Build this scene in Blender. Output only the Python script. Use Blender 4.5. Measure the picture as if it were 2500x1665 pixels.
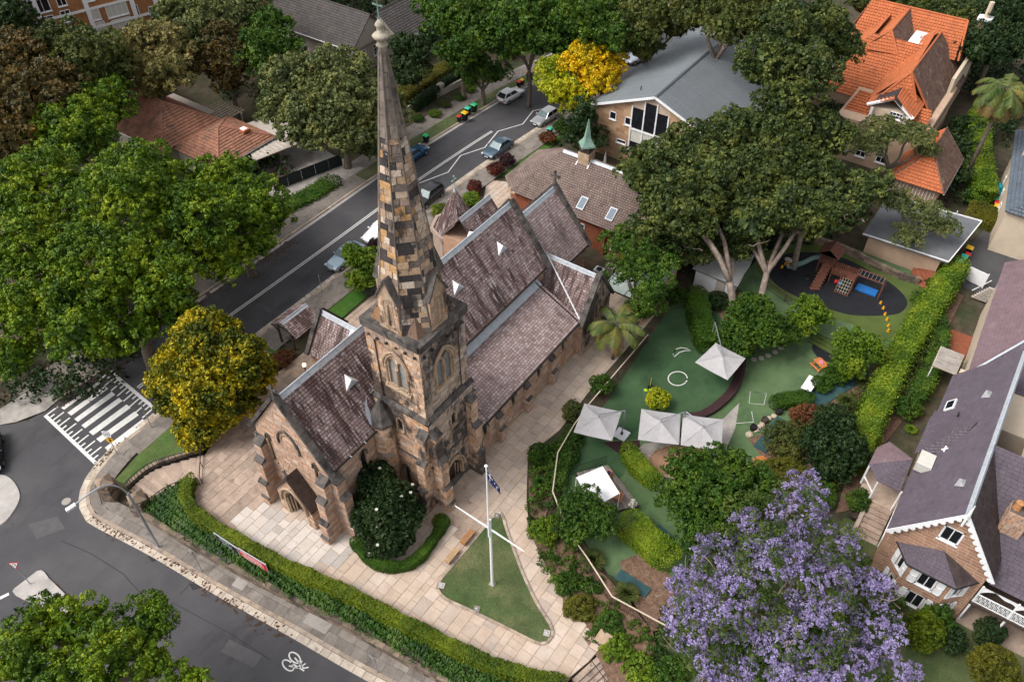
import bpy, math, random
import numpy as np
from mathutils import Vector, Matrix

S = bpy.context.scene
for _o in list(bpy.data.objects): bpy.data.objects.remove(_o)
COL = S.collection
R_ = math.radians
rnd = random.Random(7)

# ------------------------------------------------------------------ camera (aerial, 45 degrees down)
CAMZ, FPX = 54.0, 1990.0
YAW, PITCH, ROLL = R_(35.05), R_(44.8), R_(.15)
def _axes():
    f = Vector((math.cos(PITCH)*math.cos(YAW), math.cos(PITCH)*math.sin(YAW), -math.sin(PITCH)))
    r = Vector((math.sin(YAW), -math.cos(YAW), 0)); d = f.cross(r)
    return (r*math.cos(ROLL)+d*math.sin(ROLL), -r*math.sin(ROLL)+d*math.cos(ROLL), f)
CR, CD, CF = _axes()
cam = bpy.data.cameras.new('camera'); camo = bpy.data.objects.new('camera', cam); COL.objects.link(camo)
camo.matrix_world = Matrix(((CR.x, -CD.x, -CF.x, 0), (CR.y, -CD.y, -CF.y, 0), (CR.z, -CD.z, -CF.z, CAMZ), (0, 0, 0, 1)))
cam.sensor_fit = 'HORIZONTAL'; cam.sensor_width = 36.0; cam.lens = FPX/2500*36; cam.clip_end = 3000; cam.clip_start = 1
S.camera = camo

# ------------------------------------------------------------------ overcast sky and soft sun from the north
SUN = Vector((-.50, .42, .80)).normalized()
W = bpy.data.worlds.new('World'); S.world = W; W.use_nodes = True
_n = W.node_tree.nodes; _l = W.node_tree.links
_bg = _n['Background']; _sk = _n.new('ShaderNodeTexSky'); _sk.sky_type = 'NISHITA'; _sk.sun_disc = False
_sk.sun_elevation = math.asin(SUN.z); _sk.sun_rotation = math.atan2(SUN.x, SUN.y)
_sk.air_density = 1.0; _sk.dust_density = 3.0; _sk.ozone_density = 1.0
_hs = _n.new('ShaderNodeHueSaturation'); _hs.inputs['Saturation'].default_value = .15
_l.new(_sk.outputs[0], _hs.inputs['Color']); _l.new(_hs.outputs[0], _bg.inputs['Color'])
_bg.inputs['Strength'].default_value = .15
_sd = bpy.data.lights.new('sun', 'SUN'); _sd.energy = 1.5; _sd.angle = R_(30); _sd.color = (1, .95, .88)
_so = bpy.data.objects.new('sun', _sd); COL.objects.link(_so); _so.rotation_euler = SUN.to_track_quat('Z', 'Y').to_euler()
_so.location = (0, 0, 120)
S.view_settings.view_transform = 'Standard'; S.view_settings.look = 'None'
S.view_settings.exposure = 0.7; S.view_settings.gamma = 1.0
S.render.engine = 'CYCLES'
try:
    S.cycles.max_bounces = 5; S.cycles.diffuse_bounces = 2; S.cycles.glossy_bounces = 2; S.cycles.transmission_bounces = 2
    S.cycles.transparent_max_bounces = 4; S.cycles.caustics_reflective = False; S.cycles.caustics_refractive = False
except Exception: pass

# ------------------------------------------------------------------ survey helpers: where a sight line meets the ground
def ray(x, y): return CR*((x-1250)/FPX) + CD*((y-832.5)/FPX) + CF
def G(x, y, z=0.):
    d = ray(x, y); t = (z-CAMZ)/d.z
    return Vector((d.x*t, d.y*t, z))
def zt(x):
    t = min(max((x-13.)/20., 0), 1); return -1.7*(1-t*t*(3-2*t))
def GT(x, y, dz=0.):
    z = 0
    for _ in range(25):
        p = G(x, y, z); z = .5*z+.5*(zt(p.x)+dz)
    return G(x, y, z)
def depth(p): return (Vector(p)-Vector((0, 0, CAMZ))).dot(CF)
def PXp(x, y, x0):
    d = ray(x, y); t = x0/d.x; return Vector((x0, d.y*t, CAMZ+d.z*t))
def PYp(x, y, y0):
    d = ray(x, y); t = y0/d.y; return Vector((d.x*t, y0, CAMZ+d.z*t))

# ------------------------------------------------------------------ objects
def link(o, parent=None):
    COL.objects.link(o)
    if parent is not None: o.parent = parent
    return o
def tag(o, label=None, cat=None, group=None, kind=None):
    if label: o['label'] = label
    if cat: o['category'] = cat
    if group: o['group'] = group
    if kind: o['kind'] = kind
    return o
def thing(name, label, cat, group=None, loc=(0, 0, 0), rz=0.):
    o = bpy.data.objects.new(name, None); o.empty_display_size = .3; link(o)
    o.location = loc; o.rotation_euler = (0, 0, rz)
    return tag(o, label, cat, group)
def copy_tree(o, parent=None):
    c = o.copy(); link(c, parent)
    for ch in list(o.children): copy_tree(ch, c)
    return c
def mesh_obj(name, v, f, m, parent=None, smooth=False, mi=None):
    me = bpy.data.meshes.new(name); me.from_pydata([tuple(p) for p in v], [], [tuple(q) for q in f])
    ms = m if isinstance(m, (list, tuple)) else [m]
    for q in ms: me.materials.append(q)
    if mi is not None: me.polygons.foreach_set('material_index', mi)
    if smooth: me.polygons.foreach_set('use_smooth', [True]*len(me.polygons))
    me.update()
    return link(bpy.data.objects.new(name, me), parent)
class MB:
    def __init__(s): s.v = []; s.f = []; s.mi = []; s.cur = 0
    def add(s, v, f):
        b = len(s.v); s.v += [Vector(p) for p in v]
        for q in f: s.f.append([b+i for i in q]); s.mi.append(s.cur)
        return s
    def box(s, x0, x1, y0, y1, z0, z1):
        return s.add([(x0, y0, z0), (x1, y0, z0), (x1, y1, z0), (x0, y1, z0), (x0, y0, z1), (x1, y0, z1), (x1, y1, z1), (x0, y1, z1)],
                     [(0, 3, 2, 1), (4, 5, 6, 7), (0, 1, 5, 4), (1, 2, 6, 5), (2, 3, 7, 6), (3, 0, 4, 7)])
    def obox(s, c, u, v, w, a, b, d):          # centre, three unit axes, half sizes
        c = Vector(c); P = []
        for k in (-1, 1):
            for i, j in ((-1, -1), (1, -1), (1, 1), (-1, 1)): P.append(c+Vector(u)*i*a+Vector(v)*j*b+Vector(w)*k*d)
        return s.add(P, [(0, 3, 2, 1), (4, 5, 6, 7), (0, 1, 5, 4), (1, 2, 6, 5), (2, 3, 7, 6), (3, 0, 4, 7)])
    def bar(s, p, q, w, h=None, up=(0, 0, 1)):
        p = Vector(p); q = Vector(q); d = q-p; L = d.length; d.normalize(); up = Vector(up)
        if abs(d.dot(up)) > .98: up = Vector((1, 0, 0))
        sd = d.cross(up).normalized(); up = sd.cross(d)
        return s.obox((p+q)/2, d, sd, up, L/2, w/2, (h or w)/2)
    def prism(s, poly, z0, z1, top=None):      # poly of (x,y) counter-clockwise; z may be functions
        n = len(poly); a = z0 if callable(z0) else (lambda x, y: z0); b = z1 if callable(z1) else (lambda x, y: z1)
        t = top or poly
        v = [(p[0], p[1], a(p[0], p[1])) for p in poly]+[(p[0], p[1], b(p[0], p[1])) for p in t]
        ar = sum(poly[i][0]*poly[(i+1) % n][1]-poly[(i+1) % n][0]*poly[i][1] for i in range(n))
        fs = [tuple(range(n-1, -1, -1)), tuple(range(n, 2*n))]+[(i, (i+1) % n, n+(i+1) % n, n+i) for i in range(n)]
        if ar < 0: fs = [tuple(reversed(q)) for q in fs]
        return s.add(v, fs)
    def tube(s, path, r, n=8, cap=True):
        path = [Vector(p) for p in path]; rs = r if isinstance(r, (list, tuple)) else [r]*len(path)
        b = len(s.v); pv = None; V = []
        for i, p in enumerate(path):
            d = (path[min(i+1, len(path)-1)]-path[max(i-1, 0)]).normalized()
            if pv is None: pv = d.orthogonal().normalized()
            else:
                pv = (pv-d*pv.dot(d))
                pv = pv.normalized() if pv.length > 1e-6 else d.orthogonal().normalized()
            w = d.cross(pv)
            for k in range(n):
                a = 2*math.pi*k/n; V.append(p+pv*math.cos(a)*rs[i]+w*math.sin(a)*rs[i])
        F = [(i*n+k, i*n+(k+1) % n, (i+1)*n+(k+1) % n, (i+1)*n+k) for i in range(len(path)-1) for k in range(n)]
        if cap: F += [tuple(range(n-1, -1, -1)), tuple(range((len(path)-1)*n, len(path)*n))]
        return s.add(V, F)
    def lathe(s, prof, c=(0, 0, 0), n=12, axis=None):    # prof: (radius, height)
        c = Vector(c); V = []
        for r, z in prof:
            for k in range(n):
                a = 2*math.pi*k/n; V.append(c+Vector((math.cos(a)*r, math.sin(a)*r, z)))
        m = len(prof)
        F = [(i*n+k, i*n+(k+1) % n, (i+1)*n+(k+1) % n, (i+1)*n+k) for i in range(m-1) for k in range(n)]
        F += [tuple(range(n-1, -1, -1)), tuple(range((m-1)*n, m*n))]
        return s.add(V, F)
    def build(s, name, m, parent=None, smooth=False):
        return mesh_obj(name, s.v, s.f, m, parent, smooth, s.mi if isinstance(m, (list, tuple)) else None)
def mb(): return MB()

# ------------------------------------------------------------------ procedural materials
def _node(nt, t, **k):
    n = nt.nodes.new(t)
    for a, b in k.items(): setattr(n, a, b)
    return n
def M(name, col, rough=.8, var=.25, scale=2., col2=None, isl=0., ramp=None, stain=None, bump=0., bscale=30., spec=.3, metal=0., fine=.12, streak=None, coat=0.):
    """colour from a ramp over each piece or from noise, then large stains, then fine grain; all in object space"""
    m = bpy.data.materials.new(name); m.use_nodes = True; nt = m.node_tree; L = nt.links; p = nt.nodes['Principled BSDF']
    p.inputs['Roughness'].default_value = rough; p.inputs['Metallic'].default_value = metal
    p.inputs['Specular IOR Level'].default_value = spec
    if coat: p.inputs['Coat Weight'].default_value = coat; p.inputs['Coat Roughness'].default_value = .05
    tc = _node(nt, 'ShaderNodeTexCoord').outputs['Object']
    c4 = lambda c: (c[0], c[1], c[2], 1)
    if ramp:
        g = _node(nt, 'ShaderNodeNewGeometry'); r = _node(nt, 'ShaderNodeValToRGB'); r.color_ramp.interpolation = 'CONSTANT' if len(ramp) > 9 else 'LINEAR'
        el = r.color_ramp.elements
        while len(el) < len(ramp): el.new(.5)
        for i, c in enumerate(ramp): el[i].position = i/(len(ramp)-1); el[i].color = c4(c)
        oi = _node(nt, 'ShaderNodeObjectInfo'); ad = _node(nt, 'ShaderNodeMath', operation='ADD'); fr_ = _node(nt, 'ShaderNodeMath', operation='FRACT'); L.new(g.outputs['Random Per Island'], ad.inputs[0]); L.new(oi.outputs['Random'], ad.inputs[1]); L.new(ad.outputs[0], fr_.inputs[0]); L.new(fr_.outputs[0], r.inputs[0]); out = r.outputs[0]
    else:
        out = _node(nt, 'ShaderNodeRGB').outputs[0]; out.default_value = c4(col)
    def mix(a, b, fac, mode='MIX'):
        x = _node(nt, 'ShaderNodeMix', data_type='RGBA', blend_type=mode)
        for s, v in ((0, fac), (6, a), (7, b)):
            if hasattr(v, 'links') or hasattr(v, 'is_output'): L.new(v, x.inputs[s])
            else: x.inputs[s].default_value = v
        return x.outputs[2]
    def noise(sc, det=4, ro=.6, vec=None):
        n = _node(nt, 'ShaderNodeTexNoise'); n.inputs['Scale'].default_value = sc; n.inputs['Detail'].default_value = det
        n.inputs['Roughness'].default_value = ro; L.new(vec or tc, n.inputs['Vector']); return n.outputs[0]
    def rng(v, a, b, lo=0., hi=1.):
        n = _node(nt, 'ShaderNodeMapRange'); n.inputs[1].default_value = a; n.inputs[2].default_value = b
        n.inputs[3].default_value = lo; n.inputs[4].default_value = hi; L.new(v, n.inputs[0]); return n.outputs[0]
    if col2: out = mix(out, c4(col2), rng(noise(scale), .36, .66))
    if isl and not ramp:
        g = _node(nt, 'ShaderNodeNewGeometry'); hv = _node(nt, 'ShaderNodeHueSaturation')
        L.new(rng(g.outputs['Random Per Island'], 0, 1, 1-isl, 1+isl), hv.inputs['Value']); L.new(out, hv.inputs['Color']); out = hv.outputs[0]
    if var:
        hv = _node(nt, 'ShaderNodeHueSaturation'); L.new(rng(noise(scale*1.7, 5), .3, .7, 1-var, 1+var), hv.inputs['Value'])
        L.new(out, hv.inputs['Color']); out = hv.outputs[0]
    if stain:            # (colour, noise scale, threshold, width)
        for st in (stain if isinstance(stain, list) else [stain]):
            vec = None
            if len(st) > 4:
                mp = _node(nt, 'ShaderNodeMapping'); mp.inputs['Scale'].default_value = st[4]; L.new(tc, mp.inputs['Vector']); vec = mp.outputs[0]
            out = mix(out, c4(st[0]), rng(noise(st[1], 6, .65, vec), st[2], st[2]+st[3], 0, st[5] if len(st) > 5 else .9))
    if fine:
        hv = _node(nt, 'ShaderNodeHueSaturation'); L.new(rng(noise(bscale*.6, 3, .7), .3, .7, 1-fine, 1+fine), hv.inputs['Value'])
        L.new(out, hv.inputs['Color']); out = hv.outputs[0]
    L.new(out, p.inputs['Base Color'])
    if bump:
        b = _node(nt, 'ShaderNodeBump'); b.inputs['Strength'].default_value = bump; b.inputs['Distance'].default_value = .03
        L.new(noise(bscale, 4, .6), b.inputs['Height']); L.new(b.outputs[0], p.inputs['Normal'])
    return m
def leafmat(name, cols, trans=.16, rough=.55, tint=None):
    """leaves: a ramp over single leaves, shifted by patches through the crown; light passes through"""
    m = bpy.data.materials.new(name); m.use_nodes = True; nt = m.node_tree; L = nt.links; nt.nodes.clear()
    o = _node(nt, 'ShaderNodeOutputMaterial'); g = _node(nt, 'ShaderNodeNewGeometry'); r = _node(nt, 'ShaderNodeValToRGB')
    tc = _node(nt, 'ShaderNodeTexCoord'); n = _node(nt, 'ShaderNodeTexNoise'); n.inputs['Scale'].default_value = .45; n.inputs['Detail'].default_value = 4
    L.new(tc.outputs['Object'], n.inputs['Vector'])
    ad = _node(nt, 'ShaderNodeMath', operation='MULTIPLY_ADD'); L.new(n.outputs[0], ad.inputs[0]); ad.inputs[1].default_value = 2.0; ad.inputs[2].default_value = -.92
    a2 = _node(nt, 'ShaderNodeMath', operation='MULTIPLY_ADD'); L.new(g.outputs['Random Per Island'], a2.inputs[0]); a2.inputs[1].default_value = .55; L.new(ad.outputs[0], a2.inputs[2])
    a3 = _node(nt, 'ShaderNodeMath', operation='ADD'); L.new(a2.outputs[0], a3.inputs[0]); a3.inputs[1].default_value = .15
    el = r.color_ramp.elements
    while len(el) < len(cols): el.new(.5)
    for i, c in enumerate(cols): el[i].position = i/max(1, len(cols)-1); el[i].color = (c[0], c[1], c[2], 1)
    L.new(a3.outputs[0], r.inputs[0])
    p = _node(nt, 'ShaderNodeBsdfPrincipled'); p.inputs['Roughness'].default_value = rough; p.inputs['Specular IOR Level'].default_value = .25
    t = _node(nt, 'ShaderNodeBsdfTranslucent'); mx = _node(nt, 'ShaderNodeMixShader'); mx.inputs[0].default_value = trans
    L.new(r.outputs[0], p.inputs['Base Color']); L.new(r.outputs[0], t.inputs['Color'])
    L.new(p.outputs[0], mx.inputs[1]); L.new(t.outputs[0], mx.inputs[2]); L.new(mx.outputs[0], o.inputs['Surface'])
    return m
def emat(name, col, st):
    m = bpy.data.materials.new(name); m.use_nodes = True; p = m.node_tree.nodes['Principled BSDF']
    p.inputs['Base Color'].default_value = (*col, 1); p.inputs['Emission Color'].default_value = (*col, 1); p.inputs['Emission Strength'].default_value = st
    return m

# ------------------------------------------------------------------ laying pieces (stones, slates, tiles, slabs) on a plane
def clip_rect(poly, u0, u1, v0, v1):
    for ax, lim, sg in ((0, u0, 1), (0, u1, -1), (1, v0, 1), (1, v1, -1)):
        out = []; n = len(poly)
        for i in range(n):
            a = poly[i]; b = poly[(i+1) % n]; da = (a[ax]-lim)*sg; db = (b[ax]-lim)*sg
            if da >= 0: out.append(a)
            if (da >= 0) != (db >= 0):
                t = da/(da-db); out.append((a[0]+(b[0]-a[0])*t, a[1]+(b[1]-a[1])*t))
        poly = out
        if len(poly) < 3: return None
    return poly
def parea(p): return .5*sum(p[i][0]*p[(i+1) % len(p)][1]-p[(i+1) % len(p)][0]*p[i][1] for i in range(len(p)))
def minus(rects, h):
    out = []
    for (a, b, c, d) in rects:
        if h[1] <= a or h[0] >= b or h[3] <= c or h[2] >= d: out.append((a, b, c, d)); continue
        if h[0] > a: out.append((a, h[0], c, d))
        if h[1] < b: out.append((h[1], b, c, d))
        m0, m1 = max(a, h[0]), min(b, h[1])
        if h[2] > c: out.append((m0, m1, c, h[2]))
        if h[3] < d: out.append((m0, m1, h[3], d))
    return out
def lay(O, U, V, poly, rows, lens, th=.02, gap=.012, holes=(), seed=0, tilt=0., jit=.3, keep=1., bond=None, conv=True):
    """pieces on the plane O + u U + v V, cut to poly. rows/lens: (min,max). Returns [(verts, faces, area)]"""
    rg = random.Random(seed); O = Vector(O); U = Vector(U).normalized(); V = Vector(V).normalized(); N = U.cross(V)
    us = [p[0] for p in poly]; vs = [p[1] for p in poly]; out = []
    if parea(poly) < 0: poly = list(reversed(poly))
    n = len(poly); E = [(poly[i], poly[(i+1) % n]) for i in range(n)]
    def ins(x, y): return all((b[0]-a[0])*(y-a[1])-(b[1]-a[1])*(x-a[0]) >= 0 for a, b in E)
    v = min(vs); row = 0
    while v < max(vs)-.01:
        h = rg.uniform(*rows); u = min(us)-rg.random()*lens[1]
        if bond is not None: u = min(us)-lens[0]*(bond*(row % 2))-.001
        while u < max(us):
            w = rg.uniform(*lens)
            if keep >= 1 or rg.random() < keep:
                rs = [(u+gap/2, u+w-gap/2, v+gap/2, v+h-gap/2)]
                for q in holes: rs = minus(rs, q)
                for (a, b, c, d) in rs:
                    if b-a < .02 or d-c < .02: continue
                    if conv and ins(a, c) and ins(b, c) and ins(b, d) and ins(a, d): P = [(a, c), (b, c), (b, d), (a, d)]
                    else:
                        P = clip_rect(poly, a, b, c, d)
                        if not P or abs(parea(P)) < .004: continue
                    k = len(P); t = th*(1+jit*(rg.random()*2-1)); cx = sum(p[0] for p in P)/k; cy = sum(p[1] for p in P)/k
                    e = min(.012, .1*min(b-a, d-c)); VV = [O+U*p[0]+V*p[1] for p in P]
                    for p in P:
                        hh = t+tilt*(1-(p[1]-v)/h)
                        du = p[0]-cx; dv = p[1]-cy
                        VV.append(O+U*(p[0]-math.copysign(e, du) if abs(du) > 2*e else p[0])+V*(p[1]-math.copysign(e, dv) if abs(dv) > 2*e else p[1])+N*hh)
                    out.append((VV, [tuple(range(k, 2*k))]+[(i, (i+1) % k, k+(i+1) % k, k+i) for i in range(k)], abs(parea(P))))
            u += w
        v += h; row += 1
    return out
def emit(pieces, name, m, parent, single=0, rest=None, key=None):
    """the largest `single` pieces in view become parts of their own; the others stay one part"""
    if single:
        def sc(p):
            c = sum(p[0], Vector())/len(p[0]); d = depth(c)
            nn = (p[0][len(p[0])//2+1]-p[0][len(p[0])//2]).cross(p[0][len(p[0])//2+2]-p[0][len(p[0])//2+1]) if len(p[0]) > 5 else Vector((0, 0, 1))
            vw = (Vector((0, 0, CAMZ))-c).normalized()
            return p[2]/d/d*max(.02, nn.normalized().dot(vw) if nn.length > 1e-9 else .1)
        pieces = sorted(pieces, key=sc, reverse=True)
        for p in pieces[:single]: mesh_obj(name, p[0], p[1], m, parent)
        pieces = pieces[single:]
    if not pieces: return None
    b = MB()
    for p in pieces: b.add(p[0], p[1])
    o = b.build(rest or name+'s', m, parent); o['kind'] = 'stuff'; return o
def inpoly(x, y, P):
    c = False; n = len(P); j = n-1
    for i in range(n):
        if (P[i][1] > y) != (P[j][1] > y) and x < (P[j][0]-P[i][0])*(y-P[i][1])/(P[j][1]-P[i][1]+1e-12)+P[i][0]: c = not c
        j = i
    return c
def smooth_path(pts, n=6, closed=False):
    pts = [Vector(p) for p in pts]; out = []; m = len(pts)
    rng = range(m) if closed else range(m-1)
    for i in rng:
        g = (lambda k: pts[k % m]) if closed else (lambda k: pts[min(max(k, 0), m-1)])
        a, b, c, d = g(i-1), g(i), g(i+1), g(i+2)
        for k in range(n):
            t = k/n; out.append(.5*((2*b)+(c-a)*t+(2*a-5*b+4*c-d)*t*t+(3*b-a-3*c+d)*t**3))
    if not closed: out.append(pts[-1])
    return out
def offset(path, d):      # sideways offset of a flat path (left positive)
    out = []; n = len(path)
    for i, p in enumerate(path):
        t = (path[min(i+1, n-1)]-path[max(i-1, 0)]); t = Vector((t.x, t.y, 0)).normalized(); out.append(Vector((p.x-t.y*d, p.y+t.x*d, p.z)))
    return out
def ribbon(name, path, a, b, m, parent=None, dz=0., h=0., kind=None, zf=None):
    """strip between offsets a and b of a path, with thickness h below"""
    A = offset(path, a); B = offset(path, b); v = []; f = []
    for p, q in zip(A, B):
        za = (zf(p) if zf else p.z)+dz; zb = (zf(q) if zf else q.z)+dz
        v += [(p.x, p.y, za), (q.x, q.y, zb)]
        if h: v += [(p.x, p.y, za-h), (q.x, q.y, zb-h)]
    k = 4 if h else 2
    s = 1 if b < a else -1
    for i in range(len(A)-1):
        x, y = i*k, (i+1)*k; qs = [(x, x+1, y+1, y)]
        if h: qs += [(x+2, x, y, y+2), (x+1, x+3, y+3, y+1)]
        f += [tuple(reversed(q)) if s > 0 else q for q in qs]
    if h:
        e = (len(A)-1)*k
        c1, c2 = (0, 2, 3, 1), (e, e+1, e+3, e+2)
        f += [tuple(reversed(q)) if s > 0 else q for q in (c1, c2)]
    o = mesh_obj(name, v, f, m, parent)
    if kind: o['kind'] = kind
    return o
def flat(name, poly, z, m, parent=None, th=0., kind=None, down=None):
    """level or terrain-following sheet over a polygon"""
    b = MB(); zf = z if callable(z) else (lambda x, y: z)
    P = [(p[0], p[1]) for p in poly]
    if parea(P) < 0: P.reverse()
    if th: b.prism(P, (lambda x, y: zf(x, y)-th), zf)
    else: b.add([(x, y, zf(x, y)) for x, y in P], [tuple(range(len(P)))])
    o = b.build(name, m, parent)
    if kind: o['kind'] = kind
    return o
# ================================================================== ground, roads, pavements
mt = {}
mt['soil'] = M('soil', (.075, .05, .035), .95, .4, .6, col2=(.05, .055, .03), bump=.5, bscale=6, stain=((.03, .045, .015), .25, .5, .2))
mt['asphalt'] = M('asphalt', (.062, .06, .066), .85, .12, .25, col2=(.078, .075, .078), bump=.25, bscale=40, fine=.10,
                  stain=[((.038, .037, .04), .35, .56, .12, (.4, 1, 1), .6), ((.10, .096, .094), .12, .54, .2, (1, 1, 1), .6), ((.03, .029, .03), 1.3, .66, .05, (1, 1, 1), .6)])
mt['concrete'] = M('concrete', (.36, .33, .30), .85, .18, .8, col2=(.28, .25, .23), bump=.2, bscale=25, stain=((.12, .10, .09), .9, .58, .2))
mt['pathslab'] = M('path_slab', (.22, .19, .17), .9, .18, 1.2, isl=.12, bump=.25, bscale=25, stain=((.08, .07, .06), .8, .52, .2), ramp=[(.16, .14, .125), (.23, .2, .175), (.19, .165, .145), (.27, .235, .205)])
mt['palepath'] = M('pale_path', (.42, .39, .37), .85, .15, .6, col2=(.36, .33, .31), bump=.15, bscale=30, stain=((.2, .17, .15), .5, .6, .2))
mt['kerb'] = M('kerb_stone', (.36, .28, .21), .85, .2, 1, ramp=[(.33, .26, .2), (.42, .33, .25), (.28, .22, .18), (.45, .37, .3)], bump=.3, stain=((.09, .075, .06), 1.2, .56, .15))
mt['gutter'] = M('gutter_stone', (.5, .42, .34), .85, .2, 1, ramp=[(.46, .39, .32), (.55, .47, .39), (.4, .33, .27)], bump=.3, stain=((.12, .1, .085), 1.5, .58, .15))
mt['flag'] = M('flagstone', (.5, .38, .3), .8, .12, .7, ramp=[(.44, .335, .26), (.51, .40, .32), (.48, .375, .295), (.53, .43, .355), (.46, .355, .275), (.39, .32, .275), (.50, .395, .315)],
               bump=.12, bscale=12, fine=.06, stain=[((.26, .17, .12), .33, .55, .25, (1, 1, 1), .55), ((.62, .53, .46), .22, .52, .18, (1, 1, 1), .6)])
mt['flagw'] = M('pale_flagstone', (.56, .5, .45), .8, .1, .7, ramp=[(.47, .41, .36), (.56, .5, .45), (.53, .47, .42), (.4, .36, .33), (.58, .525, .48)], bump=.12, bscale=12, fine=.06, stain=((.3, .22, .17), .8, .62, .15))
mt['flagold'] = M('old_flagstone', (.36, .27, .21), .85, .18, .7, ramp=[(.33, .245, .195), (.42, .32, .255), (.37, .28, .22), (.29, .225, .185)], bump=.3, bscale=9, fine=.1, stain=[((.14, .1, .08), .9, .55, .2), ((.5, .4, .32), .5, .58, .15, (1, 1, 1), .5)])
mt['joint'] = M('joint_sand', (.38, .285, .22), .95, .2, 1, stain=((.17, .12, .09), .5, .5, .2))
mt['paint'] = M('road_paint', (.66, .64, .62), .7, .1, 2, stain=((.2, .195, .19), 1.6, .6, .12, (1, 1, 1), .7))
mt['grass'] = M('grass', (.055, .105, .022), .95, .25, .5, col2=(.075, .10, .03), bump=.6, bscale=18, fine=.3, stain=((.14, .115, .05), .4, .56, .2, (1, 1, 1), .6))
mt['greengrass'] = M('green_grass', (.04, .115, .012), .95, .25, .5, col2=(.06, .125, .02), bump=.6, bscale=18, fine=.3)
mt['drygrass'] = M('dry_grass', (.085, .10, .04), .95, .25, .35, col2=(.05, .085, .025), bump=.6, bscale=14, fine=.3, stain=((.19, .15, .085), .3, .52, .2, (1, 1, 1), .7))
mt['turf'] = M('synthetic_turf', (.075, .13, .052), .95, .22, .22, col2=(.10, .155, .072), bump=.25, bscale=30, fine=.16, stain=[((.025, .05, .028), .3, .52, .2, (1, 1, 1), .7), ((.13, .15, .10), .8, .56, .15, (1, 1, 1), .5), ((.05, .055, .03), 1.6, .62, .1, (1, 1, 1), .5)])
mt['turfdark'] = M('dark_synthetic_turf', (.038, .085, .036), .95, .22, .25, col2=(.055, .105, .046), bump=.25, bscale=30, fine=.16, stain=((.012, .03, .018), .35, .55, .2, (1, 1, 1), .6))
mt['turfolive'] = M('olive_synthetic_turf', (.075, .105, .025), .95, .2, .25, bump=.2, bscale=30, fine=.14)
mt['rubber'] = M('black_rubber', (.014, .015, .019), .9, .2, .6, bump=.4, bscale=40, fine=.25)
mt['mulch'] = M('bark_mulch', (.13, .075, .05), .95, .3, 2, col2=(.2, .125, .085), bump=.8, bscale=14, fine=.35)
mt['litter'] = M('leaf_litter', (.07, .035, .02), .95, .3, 2, col2=(.1, .045, .02), bump=.6, bscale=14, fine=.35)
mt['sand'] = M('play_sand', (.36, .21, .135), .95, .12, 2, bump=.35, bscale=12, fine=.12)
mt['iron'] = M('dark_iron', (.02, .018, .018), .6, .2, 2)
mt['steel'] = M('galvanised_steel', (.36, .38, .41), .4, .12, 2, metal=.6)
mt['white'] = M('white_paint', (.78, .78, .79), .5, .05, 1, stain=((.55, .54, .53), .6, .6, .3, (1, 1, 1), .5))
mt['black'] = M('black_plastic', (.012, .012, .013), .5, .1, 2)

# terrain: falls from the church level to the corner of the two streets
b = MB(); xs = [-90, 0, 13]+[13+2*i for i in range(1, 11)]+[60, 120, 300]
for i in range(len(xs)-1):
    a, c = xs[i], xs[i+1]; b.add([(a, -140, zt(a)-.05), (c, -140, zt(c)-.05), (c, 320, zt(c)-.05), (a, 320, zt(a)-.05)], [(0, 1, 2, 3)])
tag(b.build('ground', mt['soil']), kind='structure')

# upper street: centre line heading away from the corner
ST = smooth_path([(6, 57.4, 0), (15, 56.9, 0), (20, 56.35, 0), (31, 55.75, 0), (46, 55.6, 0), (60, 55.6, 0), (74, 54.9, 0), (86, 53.6, 0), (98, 50.6, 0), (110, 46.2, 0), (128, 38, 0)], 8)
ZT = lambda p: zt(p.x)
road = ribbon('road', ST, 4.55, -4.55, mt['asphalt'], dz=.006, kind='structure', zf=ZT)
KP = [(128, 33.4), (108, 42.1), (97, 46.3), (86, 49), (74, 50.4), (60, 51.05), (46, 51.05), (31, 51.1), (20.1, 52.0), (16.5, 52.3), (14.5, 51.95), (13.2, 51.55), (12.05, 50.85), (11.15, 49.7), (10.75, 48.5), (10.8, 47.3),
      (11.65, 41.6), (12.3, 35.3), (13.17, 28.5), (13.75, 23.5), (14.2, 20.1), (15.6, 10), (17.5, -4), (20, -25)]
KERB = smooth_path([(x, y, 0) for x, y in KP], 5)        # church side of both streets; the pavement lies to its left
apron = [(-60, -60), (22, -40), (20, -25), (17.5, -4), (15.6, 10), (14.2, 20.1), (13.17, 28.5), (12.3, 35.3), (11.65, 41.6), (10.8, 47.3), (10.75, 48.5), (11.15, 49.7), (12.05, 50.85), (13.2, 51.55), (13.2, 61.8), (11.6, 63.2), (5, 68), (-2, 80), (-10, 130), (-60, 130)]
flat('junction_road', apron, -1.698, mt['asphalt'], kind='structure')

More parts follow.
